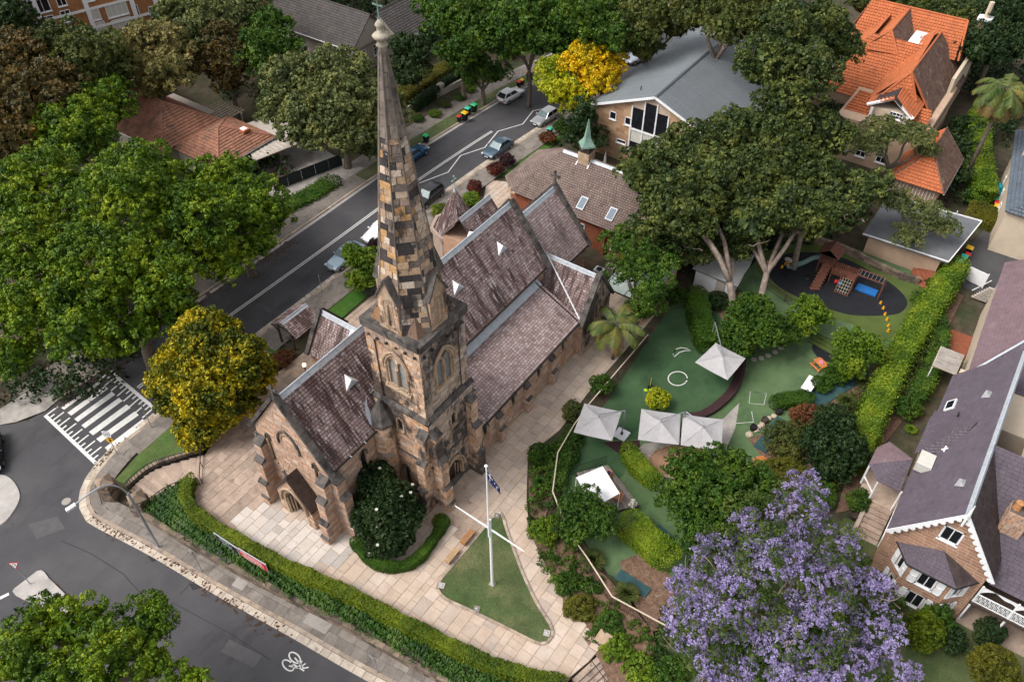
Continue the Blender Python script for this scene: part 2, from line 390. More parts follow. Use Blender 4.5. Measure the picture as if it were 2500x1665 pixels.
def strip(path, a, b, L, gap, h, zf, dz=0., seed=1, lj=.25):
    """separate stones laid end to end along a path between two offsets"""
    rg = random.Random(seed); A = offset(path, a); B = offset(path, b); cum = [0.]
    for i in range(len(path)-1): cum.append(cum[-1]+(path[i+1]-path[i]).length)
    def at(P, s):
        import bisect
        i = min(max(bisect.bisect_right(cum, s)-1, 0), len(P)-2); t = (s-cum[i])/max(1e-6, cum[i+1]-cum[i]); return P[i].lerp(P[i+1], t)
    s = 0.; out = []
    while s < cum[-1]-.1:
        l = L*(1+lj*(rg.random()*2-1)); e = min(s+l, cum[-1]); q = [at(A, s+gap/2), at(A, e-gap/2), at(B, e-gap/2), at(B, s+gap/2)]
        k = dz+rg.uniform(-.006, .006)
        bt = [Vector((p.x, p.y, zf(p)-.05)) for p in q]; tp = [Vector((p.x, p.y, zf(p)+k+h)) for p in q]
        out.append((bt+tp, [(4, 5, 6, 7), (0, 1, 5, 4), (1, 2, 6, 5), (2, 3, 7, 6), (3, 0, 4, 7)] if a < b else [(7, 6, 5, 4), (4, 5, 1, 0), (5, 6, 2, 1), (6, 7, 3, 2), (7, 4, 0, 3)], l*abs(a-b)))
        s = e
    return out
def near(pc, lim=105): return [p for p in pc if p[0][0].x < lim]
i0 = next(i for i, p in enumerate(KERB) if p.x < 17 and p.y > 50); i1 = next(i for i, p in enumerate(KERB) if p.y < 47.5)
KU, KC, KL = KERB[:i0+1], KERB[i0:i1+1], KERB[i1:]
kb = tag(bpy.data.objects.new('kerb', None), kind='structure'); link(kb)
emit(near(strip(KERB, -.18, 0.1, 1.1, .02, .13, ZT, 0, 3)), 'kerb_stone', mt['kerb'], kb, 150, 'far_kerb_stones')
i2 = next(i for i, p in enumerate(KERB) if p.y < 33.5)
gt = tag(bpy.data.objects.new('gutter', None), kind='structure'); link(gt)
emit(strip(KERB[i2:], -.75, -.2, .95, .035, .03, ZT, 0, 4, .35), 'gutter_stone', mt['gutter'], gt, 60, 'gutter_rest')
# the pavements
pv = ribbon('pavement', KU, .1, 2.6, mt['pathslab'], dz=.12, kind='structure', zf=ZT)
pv2 = ribbon('corner_pavement', KC, .1, 2.3, mt['palepath'], dz=.12, kind='structure', zf=ZT)
pl = tag(bpy.data.objects.new('lower_pavement', None), kind='structure'); link(pl)
emit(strip(KL, .11, .86, 1.15, .018, .125, ZT, 0, 5), 'path_slab', mt['pathslab'], pl, 60, 'path_slabs')
emit(strip(KL, .88, 1.75, 1.4, .018, .125, ZT, 0, 6), 'path_slab', mt['pathslab'], pl, 60, 'path_slabs')
for (px, py, w, d, r) in ((586, 1425, .5, .36, 0), (775, 1521, 1.0, .42, 0)):
    p = GT(px, py, .13); q = bpy.data.objects.new('access_cover', None)
    o = mb().box(-d, d, -w, w, -.05, .012).build('access_cover', mt['concrete'], pl); o.location = (p.x, p.y, zt(p.x)+.135); o.rotation_euler = (0, 0, R_(8))
# far side of the upper street: kerb, verge, path
FK = [p for p in ST if p.x > 14]
fk = tag(bpy.data.objects.new('far_kerb', None), kind='structure'); link(fk)
emit(strip([p for p in FK if p.x < 105], 4.5, 4.75, 1.1, .02, .13, ZT, 0, 8), 'kerb_stone', mt['kerb'], fk, 70, 'far_kerb_stones')
emit(strip([p for p in FK if 30 < p.x < 100], 4.05, 4.48, 2.2, .03, .014, ZT, 0, 9), 'gutter_slab', mt['palepath'], fk, 30)
ribbon('verge', [p for p in FK if p.x > 56], 6.6, 4.75, mt['drygrass'], dz=.12, kind='structure', zf=ZT)
ribbon('far_pavement', FK, 9.0, 4.75, mt['pathslab'], dz=.105, kind='structure', zf=ZT)
drive = ribbon('driveway', [p for p in FK if 46 < p.x < 60], 13, 6.9, mt['concrete'], dz=.12, kind='structure', zf=ZT)
b = MB(); P = [GT(*p, .12) for p in ((0, 1037), (39, 1030), (110, 1003), (153, 967), (140, 934), (125, 930), (60, 960), (0, 998))]
b.add(P, [tuple(range(len(P)))]); b.build('kerb_ramp', mt['concrete'], fk)

# painted markings
def mark(name, pts, w, m=None, parent=road, dz=.018, close=False):
    P = [p if isinstance(p, Vector) else GT(*p) for p in pts]
    if close: P.append(P[0]); P.append(P[1])
    return ribbon(name, P, w/2, -w/2, m or mt['paint'], parent, dz=dz, zf=ZT)
SL = [p for p in ST if 20.4 < p.x < 74.2]
for o in (.12, -.12): ribbon('centre_line', SL, o+.06, o-.06, mt['paint'], road, dz=.018, zf=ZT)
mark('zigzag_line', [(1023, 448), (1094, 421), (1124.6, 380.4), (1183.6, 360.7), (1215.7, 321.4), (1276.4, 303.6), (1301.4, 271.4), (1337, 264.3)], .14)
mark('edge_line', [(955, 523), (976, 512)], .12)
zb = lambda x, y: (90+x/3.445, 880+y/3.445)
for q in [((205, 400), (515, 178), (540, 192), (230, 415)), ((258, 440), (570, 215), (600, 238), (290, 465)), ((315, 492), (630, 263), (660, 288), (345, 517)),
          ((375, 546), (690, 314), (722, 340), (406, 571)), ((438, 602), (755, 370), (790, 398), (474, 630)), ((500, 660), (825, 428), (858, 460), (536, 690)), ((570, 735), (890, 493), (925, 525), (605, 765))]:
    v = [GT(*zb(*p)) for p in q]; mesh_obj('zebra_bar', [(p.x, p.y, zt(p.x)+.02) for p in v], [(3, 2, 1, 0)], mt['paint'], road)
za, zbb = GT(*zb(70, 462)), GT(*zb(497, 865)); zc, zd = GT(*zb(612, 88)), GT(*zb(1042, 448))
mark('stop_bar', [za, zbb], .3); mark('stop_bar', [zc, zd], .3)
for (a, c, s) in ((za, zbb, 1), (zc, zd, -1)):
    for i in range(17):
        p = a.lerp(c, (i+.15)/16.3); L = 1.25 if i % 2 == 0 else .6
        mark('comb_line', [p, p+Vector((L*s, 0, 0))], .15, dz=.017)
bk = lambda x, y: GT(x*.35714, 1105+y*.35714)
def ringm(cx, cy, rx, ry, rot, w):
    P = [bk(cx+rx*math.cos(a)*math.cos(rot)-ry*math.sin(a)*math.sin(rot), cy+rx*math.cos(a)*math.sin(rot)+ry*math.sin(a)*math.cos(rot)) for a in [2*math.pi*k/20 for k in range(21)]]
    return P
for c in ((2015, 1400), (1970, 1452)): mark('bicycle_wheel_mark', ringm(c[0], c[1], 46, 28, .75, 1), .1)
for q in ([(1975, 1455), (2040, 1470), (2090, 1440)], [(2015, 1400), (2075, 1470)], [(2040, 1470), (2065, 1420)], [(1990, 1435), (2080, 1490)], [(2065, 1475), (2110, 1465)]):
    mark('bicycle_frame_mark', [bk(*p) for p in q], .1)
mark('lane_dash', [GT(0, 1460), GT(22, 1449)], .25)
# islands in the junction
def island(name, pts, h, m, sm=6):
    P = smooth_path([GT(*p) for p in pts], sm, True); b = MB(); n = len(P)
    c = sum(P, Vector())/n; T = [(c.x+(p.x-c.x)*.97, c.y+(p.y-c.y)*.97) for p in P]
    b.prism([(p.x, p.y) for p in P], -1.75, -1.7+h, T); return tag(b.build(name, m), kind='structure')
island('roundabout_island', [(0, 1158), (32, 1172), (51, 1209), (36, 1248), (0, 1284), (-60, 1280), (-90, 1225), (-60, 1165)], .10, mt['palepath'])
def poly_island(name, pts, h, m): 
    P = [GT(*p) for p in pts]; b = MB(); b.prism([(p.x, p.y) for p in P], -1.75, -1.7+h); return tag(b.build(name, m), kind='structure')
poly_island('traffic_island', [(32, 1445), (36, 1438), (92, 1395), (102, 1393), (110, 1398), (120, 1412), (190, 1480), (205, 1510), (170, 1505), (60, 1465), (40, 1455)], .12, mt['palepath'])
o = mb().lathe([(.36, 0), (.36, .012), (.3, .014)], n=18).build('manhole_cover', mt['concrete'], road); p = GT(162, 1224); o.location = (p.x, p.y, -1.69)

# repairs, cracks and stains in the asphalt
mt['tar'] = M('tar_patch', (.03, .029, .031), .8, .2, 1.5, bump=.2, fine=.15); mt['worn'] = M('worn_asphalt', (.09, .087, .09), .9, .15, .8, bump=.25, bscale=40, fine=.12)
for q, w in (([(150, 1320), (220, 1350), (300, 1400), (345, 1450)], .05), ([(470, 1415), (455, 1435), (437, 1452)], .05), ([(330, 820), (300, 850), (250, 895)], .05), ([(600, 700), (680, 640), (790, 565)], .04), ([(420, 1470), (560, 1545), (660, 1610)], .04), ([(905, 500), (985, 440), (1090, 372), (1195, 310)], .04)): mark('crack', q, w, mt['tar'], dz=.012)
for q, m in (([(360, 1358), (378, 1352), (392, 1362), (372, 1372)], 'tar'), ([(462, 1425), (500, 1418), (505, 1432), (470, 1440)], 'tar'), ([(560, 800), (640, 742), (665, 758), (590, 815)], 'worn'), ([(70, 1280), (140, 1260), (160, 1290), (90, 1315)], 'worn'), ([(1040, 300), (1075, 282), (1090, 292), (1058, 310)], 'tar'), ([(560, 1560), (640, 1600), (620, 1630), (540, 1590)], 'worn')):
    v = [GT(*p) for p in q]; mesh_obj('road_patch', [(p.x, p.y, zt(p.x)+.013) for p in v], [tuple(reversed(range(4)))], mt[m], road)
# fallen leaves along the gutters
v = []; f = []; rg = random.Random(5)
def litter(pts, n, w, dz=.03):
    for _ in range(n):
        k = rg.randrange(len(pts)-1); t = rg.random(); p = pts[k].lerp(pts[k+1], t)+Vector((rg.gauss(0, w), rg.gauss(0, w), 0)); a = rg.random()*6.3; s = rg.uniform(.05, .13)
        q = len(v); z = zt(p.x)+dz+rg.random()*.02
        for j in range(4): v.append((p.x+s*math.cos(a+j*1.57), p.y+s*.7*math.sin(a+j*1.57), z+rg.uniform(-.008, .01)))
        f.append((q, q+1, q+2, q+3))
litter([GT(*p) for p in ((225, 1235), (250, 1285), (330, 1320), (520, 1430))], 240, .22)
litter([GT(*p) for p in ((150, 985), (250, 925), (350, 840), (480, 745), (640, 640), (720, 590))], 900, .5)
litter([GT(*p) for p in ((240, 1140), (275, 1105), (330, 1060))], 160, .3)
litter([GT(*p) for p in ((120, 1415), (180, 1480), (200, 1500))], 70, .2)
litter([GT(*p) for p in ((500, 1430), (560, 1470), (700, 1560))], 120, .3)
tag(mesh_obj('fallen_leaves', v, f, mt['litter']), 'brown fallen leaves along the road edges', 'leaves', kind='stuff')

# ------------------------------------------------------------------ the churchyard: a level terrace held by a stone wall
HEDGE = [(16.9, 43.3), (16.2, 42.9), (15.5, 41.9), (15.1, 39.6), (15.34, 35.8), (15.95, 30.9), (16.8, 26.6), (17.6, 20.8), (18.5, 15.15), (19.4, 12.2), (20.2, 10.3)]
yard = [(19.07, 44.34), (16.9, 42.9)]+HEDGE[2:]+[(20.6, 10.0), (22.4, 9.46), (24, 9.25), (24.3, 10.25), (25.44, 13.75), (27, 16.03), (28.2, 18.16), (29.6, 19.3), (30.9, 20.3), (32.6, 21.4), (34.3, 22.5), (36, 22.2), (38, 21.8), (43.2, 22), (48.2, 21.9), (56, 21.9), (56, 46.6), (33, 46.2), (27.6, 46.4), (23, 46)]
yd = tag(bpy.data.objects.new('churchyard_paving', None), kind='structure'); link(yd)
flat('bedding', yard, -.03, mt['joint'], yd, th=.5)
pieces = lay((0, 0, -.03), (1, 0, 0), (0, 1, 0), yard, (.5, 1.05), (.55, 1.5), .028, .022, seed=12, jit=.25, conv=False)
ctr = lambda p: sum(p[0], Vector())/len(p[0])
A, B_, C_ = [], [], []
W1 = [(15.5, 33.5), (15.3, 36.5), (16.1, 38.2), (17.2, 38.2), (18.6, 36.4), (19, 34), (20.4, 31), (20.6, 28.3), (18, 28.5), (16.2, 30)]
for p in pieces:
    c = ctr(p)
    if 20.6 < c.x < 46 and 30.3 < c.y < 37 or 26.4 < c.x < 31 and 26 < c.y < 31: continue
    (B_ if inpoly(c.x, c.y, W1) else C_ if (c.y > 36 or (c.x < 28.5 and 21.5 < c.y < 25.5 and c.x > 24.8)) else A).append(p)
emit(A, 'paving_slab', mt['flag'], yd, 190, 'paving_rest'); emit(B_, 'pale_paving_slab', mt['flagw'], yd, 45, 'pale_paving_rest'); emit(C_, 'old_paving_slab', mt['flagold'], yd, 65, 'old_paving_rest')
# bed between wall and hedge, falling to the top of the wall
WALL = smooth_path([(12.75, 44.9, 0), (12.9, 43.2, 0), (13.15, 40, 0), (13.5, 36.6, 0), (14.4, 30, 0), (15.1, 25.6, 0), (15.75, 19.4, 0), (16.7, 13, 0), (17.6, 8, 0)], 5)
HP = smooth_path([(x, y, 0) for x, y in HEDGE], 5)
b = MB(); n = 40
for i in range(n+1):
    t = i/n; p = WALL[min(int(t*(len(WALL)-1)), len(WALL)-1)]; q = HP[min(int(t*(len(HP)-1)), len(HP)-1)]
    b.v += [Vector((p.x+.1, p.y, -.85)), Vector(((p.x+q.x)/2, (p.y+q.y)/2, -.35)), Vector((q.x, q.y, .02))]
for i in range(n):
    for k in range(2): b.f.append([3*i+k, 3*i+k+1, 3*i+k+4, 3*i+k+3]); b.mi.append(0)
tag(b.build('planted_bank', mt['soil']), kind='structure')
mt['wallstone'] = M('wall_stone', (.2, .15, .11), .9, .25, 1, ramp=[(.10, .075, .06), (.22, .165, .12), (.15, .115, .09), (.27, .2, .15), (.07, .055, .045)], bump=.5, bscale=14, stain=((.03, .025, .022), .8, .5, .2))
rw = thing('retaining_wall', 'low dark sandstone retaining wall between the lower pavement and the planted bank', 'wall')
ribbon('wall_core', WALL, .14, -.14, mt['wallstone'], rw, dz=-.87, h=1.0)
pc = strip(WALL, -.17, .17, .85, .02, .14, lambda p: -.86, 0, 21); emit(pc, 'coping_stone', mt['wallstone'], rw, 60)
cs = []
for r in range(3): cs += strip(WALL, -.155-.01*(r % 2), -.12, .6, .02, .24, lambda p, r=r: -1.62+.26*r, 0, 30+r)
emit(cs, 'stone', mt['wallstone'], rw, 110, 'stones')

# lawns
def lawn(name, pts, m, kind='structure', z=None):
    b = MB(); P = [Vector(p) for p in pts]; c = sum(P, Vector())/len(P); n = len(P); b.add(P+[c], [(i, (i+1) % n, n) for i in range(n)])
    o = b.build(name, m); return tag(o, kind=kind)
lawn('corner_lawn', [(13.7, 49.7, -1.5), (13.95, 48.2, -1.45), (16.1, 47.6, -1.0), (18.6, 45.8, -.2), (19.2, 45, .03), (23, 46.2, .03), (23.5, 48, -.35), (21.5, 50.1, -.8), (20.4, 50.1, -.95), (16.4, 50.2, -1.38)], mt['grass'])
lawn('bank_lawn', [(23, 46.2, .03), (27.6, 46.5, .03), (31, 46.4, .03), (31, 48.9, 0), (27, 49, -.2), (23.2, 49.3, -.6), (21.5, 50.1, -.8)], mt['litter'])
lawn('side_lawn', [(36.4, 48.9, .05), (37.4, 46.5, .05), (48, 46.9, .05), (49, 48.6, .05)], mt['greengrass'])
lawn('small_lawn', [(30.4, 49.3, .06), (30.6, 48.2, .06), (31.4, 48.4, .06), (31.3, 49.4, .06)], mt['greengrass'])
flat('side_bed', [(48, 46.8), (49, 48.7), (58, 48.6), (58, 45), (50, 45.6)], .03, mt['soil'], kind='structure')
lawn('hall_lawn', [(66, 48.4, .05), (67, 46.8, .05), (80, 46.6, .05), (81, 47.8, .05)], mt['greengrass'])
lawn('east_lawn', [(76, 36, .03), (92, 36, .03), (92, 30, .03), (76, 30, .03)], mt['greengrass'])
# forecourt by the hall
fc = tag(bpy.data.objects.new('forecourt_paving', None), kind='structure'); link(fc)
fpoly = [(56.05, 40), (66, 40), (66, 46.5), (64.8, 49), (60.6, 46.5), (58, 46.3), (56.05, 45)]
flat('bedding', fpoly, -.03, mt['joint'], fc, th=.3)
emit(lay((0, 0, -.03), (1, 0, 0), (0, 1, 0), fpoly, (.5, .95), (.6, 1.4), .03, .03, seed=17, conv=False), 'paving_slab', mt['flag'], fc, 60)
# triangular lawn with its stone edging
T = smooth_path([(27.75, 21.4, 0), (28.35, 21.4, 0), (28.45, 20.9, 0), (27.77, 20.16, 0), (26.63, 18.68, 0), (25.18, 16.75, 0), (23.92, 14.75, 0), (23.1, 13.05, 0), (22.6, 12.5, 0), (21.95, 12.45, 0), (21.45, 13.05, 0), (21.07, 15.79, 0), (20.65, 18.67, 0), (20.42, 20.15, 0), (20.65, 21.1, 0), (21.3, 21.4, 0), (23, 21.38, 0), (25.5, 21.38, 0)], 4, True)
c = sum(T, Vector())/len(T)
lawn('triangular_lawn', [(p.x, p.y, .05) for p in T], mt['drygrass'])
le = tag(bpy.data.objects.new('lawn_edging', None), kind='structure'); link(le)
emit(strip(T+[T[0], T[1]], -.1, .1, .55, .012, .1, lambda p: 0, 0, 40), 'edging_stone', mt['kerb'], le, 110, 'edging_stones')
# ================================================================== the church
DK = (.018, .016, .016)
mt['ashlar'] = M('ashlar', (.4, .27, .18), .9, .14, 1.2, ramp=[(.35, .225, .165), (.45, .28, .195), (.51, .35, .255), (.38, .235, .165), (.55, .42, .33), (.45, .245, .145), (.34, .26, .215), (.48, .315, .22)],
                 bump=.35, bscale=14, fine=.14, stain=[((.085, .066, .056), .42, .58, .14, (1, 1, .5), .7), ((.6, .5, .41), .5, .62, .12, (1, 1, 1), .5)])
mt['ashlart'] = M('tower_ashlar', (.4, .27, .18), .9, .18, 1.2, ramp=[(.36, .23, .165), (.51, .315, .20), (.57, .385, .265), (.40, .26, .19), (.62, .475, .36), (.54, .285, .135), (.30, .23, .195), (.56, .365, .24)],
                  bump=.4, bscale=14, fine=.16, stain=[((.028, .025, .026), .30, .515, .07, (1, 1, .5), .88), ((.035, .03, .03), 1.3, .575, .07, (1, 1, .5), .82), ((.6, .53, .46), .8, .62, .1, (1, 1, 1), .6)])
mt['ashlars'] = M('spire_ashlar', (.38, .26, .17), .9, .2, 1.5, ramp=[(.06, .052, .05), (.42, .285, .185), (.53, .405, .30), (.16, .125, .108), (.48, .33, .215), (.045, .04, .04), (.58, .47, .375), (.34, .245, .185), (.46, .265, .12), (.24, .185, .155), (.50, .37, .26)],
                  bump=.7, bscale=9, fine=.2, stain=[((.03, .027, .027), .55, .53, .08, (1, 1, .45), .88), ((.05, .043, .04), 2.2, .57, .08, (1, 1, .8), .8), ((.58, .53, .48), 1.3, .63, .07, (1, 1, 1), .6)])
mt['spiretop'] = M('spire_top_stone', (.15, .125, .105), .9, .25, 1.4, ramp=[(.13, .108, .092), (.21, .175, .145), (.16, .13, .108), (.26, .215, .175)], bump=.4, bscale=12, stain=((.045, .04, .038), .8, .52, .15, (1, 1, .4)))
mt['mortar'] = M('mortar', (.13, .10, .085), .95, .2, 2, stain=((.04, .035, .032), .5, .5, .2))
mt['coping'] = M('coping_stone', (.075, .065, .06), .9, .3, 1.5, col2=(.12, .105, .095), bump=.4, bscale=14, isl=.25, stain=[((.02, .019, .02), .9, .5, .15), ((.42, .39, .36), 2.2, .68, .06)])
mt['trim'] = M('dressed_stone', (.42, .31, .22), .85, .2, 1.5, col2=(.34, .23, .15), bump=.25, bscale=20, isl=.12, stain=((.09, .07, .06), .9, .56, .16, (1, 1, .5)))
SL_ = [(.17, .115, .112), (.30, .222, .212), (.23, .16, .15), (.37, .295, .288), (.19, .125, .115), (.27, .19, .18), (.13, .08, .076)]
def slatemat(n, vec, hot=.0, dk=.52):
    return M(n, (.25, .17, .165), .75, .12, 1.2, ramp=SL_, spec=.35, bump=.15, bscale=25, fine=.12,
             stain=[((.07, .036, .032), .8, dk-.02, .07, vec, .85), ((.52, .46, .47), 2.6, .585, .06, vec, .8), ((.24, .085, .04), .16, .60, .12, (1, 1, 1), .55), ((.04, .026, .026), 1.9, .57, .06, vec, .88)])
mt['slatey'] = slatemat('roof_slate', (1.5, .22, .22)); mt['slatex'] = slatemat('roof_slate_cross', (.22, 1.5, .22), dk=.50)
mt['slateclean'] = M('roof_slate_clean', (.27, .19, .18), .75, .12, .8, ramp=[(.26, .185, .174), (.37, .288, .278), (.32, .235, .222), (.24, .165, .155), (.43, .35, .342), (.34, .248, .236)], spec=.35, bump=.15, bscale=25, fine=.12,
                     stain=[((.085, .055, .052), .42, .56, .12, (1.3, .35, .35), .85), ((.47, .42, .43), 1.5, .60, .10, (1.3, .35, .35), .7), ((.05, .035, .034), 2.2, .64, .05, (1.2, .6, .6), .9)])
mt['lead'] = M('lead_flashing', (.42, .45, .49), .5, .12, 1.5, metal=.15, stain=((.6, .63, .67), 2.5, .56, .2, (1, 1, 1), .6), spec=.4)
mt['louvre'] = M('grey_louvre', (.2, .195, .19), .8, .4, 6)
mt['glass'] = M('dark_glass', (.012, .014, .018), .12, .3, 1, spec=.6, fine=0)
mt['leaded'] = M('leaded_glass', (.03, .03, .032), .3, .4, 6, spec=.5)
mt['timber'] = M('dark_timber', (.06, .042, .034), .8, .3, 2, bump=.2)
mt['copper'] = M('green_copper', (.17, .27, .22), .7, .2, 2, stain=((.08, .11, .09), 1.5, .55, .2))

mt['underlay'] = M('roof_underlay', (.05, .036, .035), .95, .2, 2)
def plane3(P):
    P = [Vector(p) for p in P]; U = (P[1]-P[0]).normalized(); N = None
    for k in range(2, len(P)):
        N = U.cross(P[k]-P[0])
        if N.length > 1e-4: break
    N.normalize(); V = N.cross(U)
    return P[0], U, V, [((p-P[0]).dot(U), (p-P[0]).dot(V)) for p in P]
def slates(P, m, parent, row=.25, ln=(.26, .38), th=.014, tilt=.035, name='slates', seed=1, base=None, gap=.03):
    """P: eave left, eave right (seen from outside), then up; boards below and slates on top"""
    O, U, V, p2 = plane3(P); N = U.cross(V)
    b = MB(); Q = [Vector(p) for p in P]; n = len(Q)
    b.add([q-N*.06 for q in Q]+[q-N*.002 for q in Q], [tuple(range(n-1, -1, -1)), tuple(range(n, 2*n))]+[(i, (i+1) % n, n+(i+1) % n, n+i) for i in range(n)])
    s = b.build('roof_slope', base or mt['underlay'], parent)
    emit(lay(O, U, V, p2, (row*.97, row*1.03), ln, th, gap, seed=seed, tilt=tilt), name, m, s, 0, name)
    return s
class Face:
    """a wall plane: u to the right seen from outside, v up; n outwards"""
    def __init__(s, O, U, V=(0, 0, 1)): s.O = Vector(O); s.U = Vector(U).normalized(); s.V = Vector(V).normalized(); s.N = s.U.cross(s.V)
    def p(s, u, v, n=0.): return s.O+s.U*u+s.V*v+s.N*n
def archpts(w, rise, n=7, flat_=False):
    """pointed arch from the left springing to the right, x from -w/2, y from 0"""
    R = (rise*rise+w*w/4)/w; out = []
    a0 = math.atan2(0, -1); ca = -w/2+R; top = math.acos(max(-1, min(1, -ca/R)))
    for k in range(n+1):
        a = math.pi+(top-math.pi)*k/n; out.append((ca+R*math.cos(a), R*math.sin(a)))
    return out+[(-x, y) for x, y in reversed(out[:-1])]
STONES = []; TSTONES = []; SSTONES = []; GST = []
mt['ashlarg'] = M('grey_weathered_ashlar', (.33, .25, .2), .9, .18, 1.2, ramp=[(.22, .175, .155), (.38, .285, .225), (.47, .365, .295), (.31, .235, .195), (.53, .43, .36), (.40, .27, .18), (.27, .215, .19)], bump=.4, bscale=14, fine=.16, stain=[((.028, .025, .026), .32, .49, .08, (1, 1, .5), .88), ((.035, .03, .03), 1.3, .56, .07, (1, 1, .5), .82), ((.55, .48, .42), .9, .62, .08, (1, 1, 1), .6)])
def wall(face, poly, parent, m, holes=(), rows=(.27, .36), lens=(.45, .95), th=.02, depth_=.4, seed=1, bag=None, name='wall'):
    """backing wall with openings, faced with separate stones"""
    hs = [(h[0]-h[2]/2, h[0]+h[2]/2, h[1], h[1]+h[3]) for h in holes]
    us = [p[0] for p in poly]; vs = [p[1] for p in poly]
    core = lay(face.O-face.N*depth_, face.U, face.V, poly, (max(vs)-min(vs)+.001,)*2, (max(us)-min(us)+.001,)*2, depth_, 0, hs, bond=0., jit=0)
    b = MB()
    for p in core: b.add(p[0], p[1])
    o = b.build(name, mt['mortar'], parent)
    bag += lay(face.O, face.U, face.V, poly, rows, lens, th, .018, hs, seed, jit=.5)
    return o
def lancet(face, u, v, w, h, parent, rise=None, pane='leaded', hood=True, surround=.12, name='window', dep=.25, lou=False, trim='trim', pm=None):
    """pointed opening: spandrels, reveal pane and hood mould"""
    rise = rise or w*.85; A = archpts(w, rise); y0 = v+h-rise; b = MB()
    for sgn in (-1, 1):
        half = [p for p in A if p[0]*sgn >= -1e-6]
        if sgn < 0: half = half; poly = [(-w/2-.001, rise+.002)]+[(x, y) for x, y in reversed(half)]   # top-left, apex ... spring
        else: poly = [(w/2+.001, rise+.002)]+[(x, y) for x, y in reversed(half)]
        k = len(poly); V = [face.p(u+x, y0+y, -dep) for x, y in poly]+[face.p(u+x, y0+y, .022) for x, y in poly]
        F = [tuple(range(k, 2*k)), tuple(range(k-1, -1, -1))]+[(i, (i+1) % k, k+(i+1) % k, k+i) for i in range(k)]
        if sgn > 0: F = [tuple(reversed(q)) for q in F]
        b.add(V, F)
    ring = [(-w/2, v)]+[(x, y0+y) for x, y in A]+[(w/2, v)]
    if surround:
        for i in range(len(ring)-1):
            (x0, a0), (x1, a1) = ring[i], ring[i+1]
            def out(x, y):
                d = Vector((x, max(0, (y-y0))*1.0)); d = d.normalized() if d.length > 1e-6 else Vector((x, 0)).normalized()
                if y <= y0: d = Vector((math.copysign(1, x), 0))
                return x+d.x*surround, y+d.y*surround
            ox0, oy0 = out(x0, a0); ox1, oy1 = out(x1, a1)
            V = [face.p(u+x0, a0, -.1), face.p(u+x1, a1, -.1), face.p(u+ox1, oy1, -.01), face.p(u+ox0, oy0, -.01), face.p(u+x0, a0, .03), face.p(u+x1, a1, .03), face.p(u+ox1, oy1, .045), face.p(u+ox0, oy0, .045)]
            b.add(V, [(7, 6, 5, 4), (4, 5, 1, 0), (6, 7, 3, 2)])
        b.obox(face.p(u, v-.07, .04), face.U, face.V, face.N, w/2+surround, .07, .1)
    wn = b.build(name, mt[trim], parent)
    mesh_obj('pane', [face.p(u-w/2, v, -dep*.8), face.p(u+w/2, v, -dep*.8), face.p(u+w/2, v+h, -dep*.8), face.p(u-w/2, v+h, -dep*.8)], [(0, 1, 2, 3)], mt[pane], wn)
    if hood:
        P = [face.p(u+x*1.32, y0+y*1.2-.02, .09) for x, y in A]; P = [face.p(u-w*.66, y0-.25, .09)]+P+[face.p(u+w*.66, y0-.25, .09)]
        mb().tube(P, .055, 5).build('hood_mould', mt[trim if trim != 'trim' else 'coping'], wn)
    if lou:
        q = MB()
        for i in range(int(h/.16)): q.obox(face.p(u, v+.08+i*.16, -dep*.55), face.U, (face.V*.8-face.N*.6).normalized(), face.N, w/2, .075, .012)
        q.build('louvre', mt['louvre'], wn)
    return wn
def buttress(base, out, wide, stages, parent, m, z0=-.4, side=None, cap=.35):
    """stages: (projection, top z); each stage ends in a sloping weathering"""
    out = Vector(out).normalized(); sd = Vector((-out.y, out.x, 0)); B = Vector(base); b = MB(); z = z0; c = []; bag = []
    for i, (d, zt_) in enumerate(stages):
        nx = stages[i+1][0] if i+1 < len(stages) else 0.
        w = wide/2
        cc = B+out*(d/2-.1); b.obox((cc.x, cc.y, (z+zt_)/2), out, sd, (0, 0, 1), d/2+.1, w, (zt_-z)/2)
        hh = max(.25, (d-nx)*1.1); P = []
        for k, (dd, zz) in enumerate(((d+.04, zt_-.02), (d+.04, zt_+.06), (nx-.02, zt_+hh), (nx-.02, zt_-.02))):
            for s in (-1, 1): q = B+out*dd+sd*s*(w+.03); P.append((q.x, q.y, zz))
        c.append(P)
        for (O, U, uw) in ((B+out*d+sd*(-w), sd, 2*w), (B+out*(-.0)+sd*(-w), out, d), (B+out*d+sd*w, -out, d)):
            bag += lay((O.x, O.y, z), U, (0, 0, 1), [(0, 0), (uw, 0), (uw, zt_-z), (0, zt_-z)], (.28, .34), (.4, .8), .014, .016, seed=int(base[0]*7+base[1]*3+i))
        z = zt_
    o = b.build('buttress', mt['mortar'], parent)
    for P in c: mb().add(P, [(0, 1, 3, 2), (2, 3, 5, 4), (4, 5, 7, 6), (0, 2, 4, 6), (1, 7, 5, 3), (0, 6, 7, 1)]).build('weathering', mt['coping'], o)
    return bag

ch = thing('church', 'sandstone Gothic church with a tall stone spire and purple slate roofs', 'church')
XW, XE, YS, YN, YR, ZE, ZR = 20.3, 47.7, 30.0, 37.2, 33.6, 7.75, 12.9
kN = (ZR-ZE)/3.9
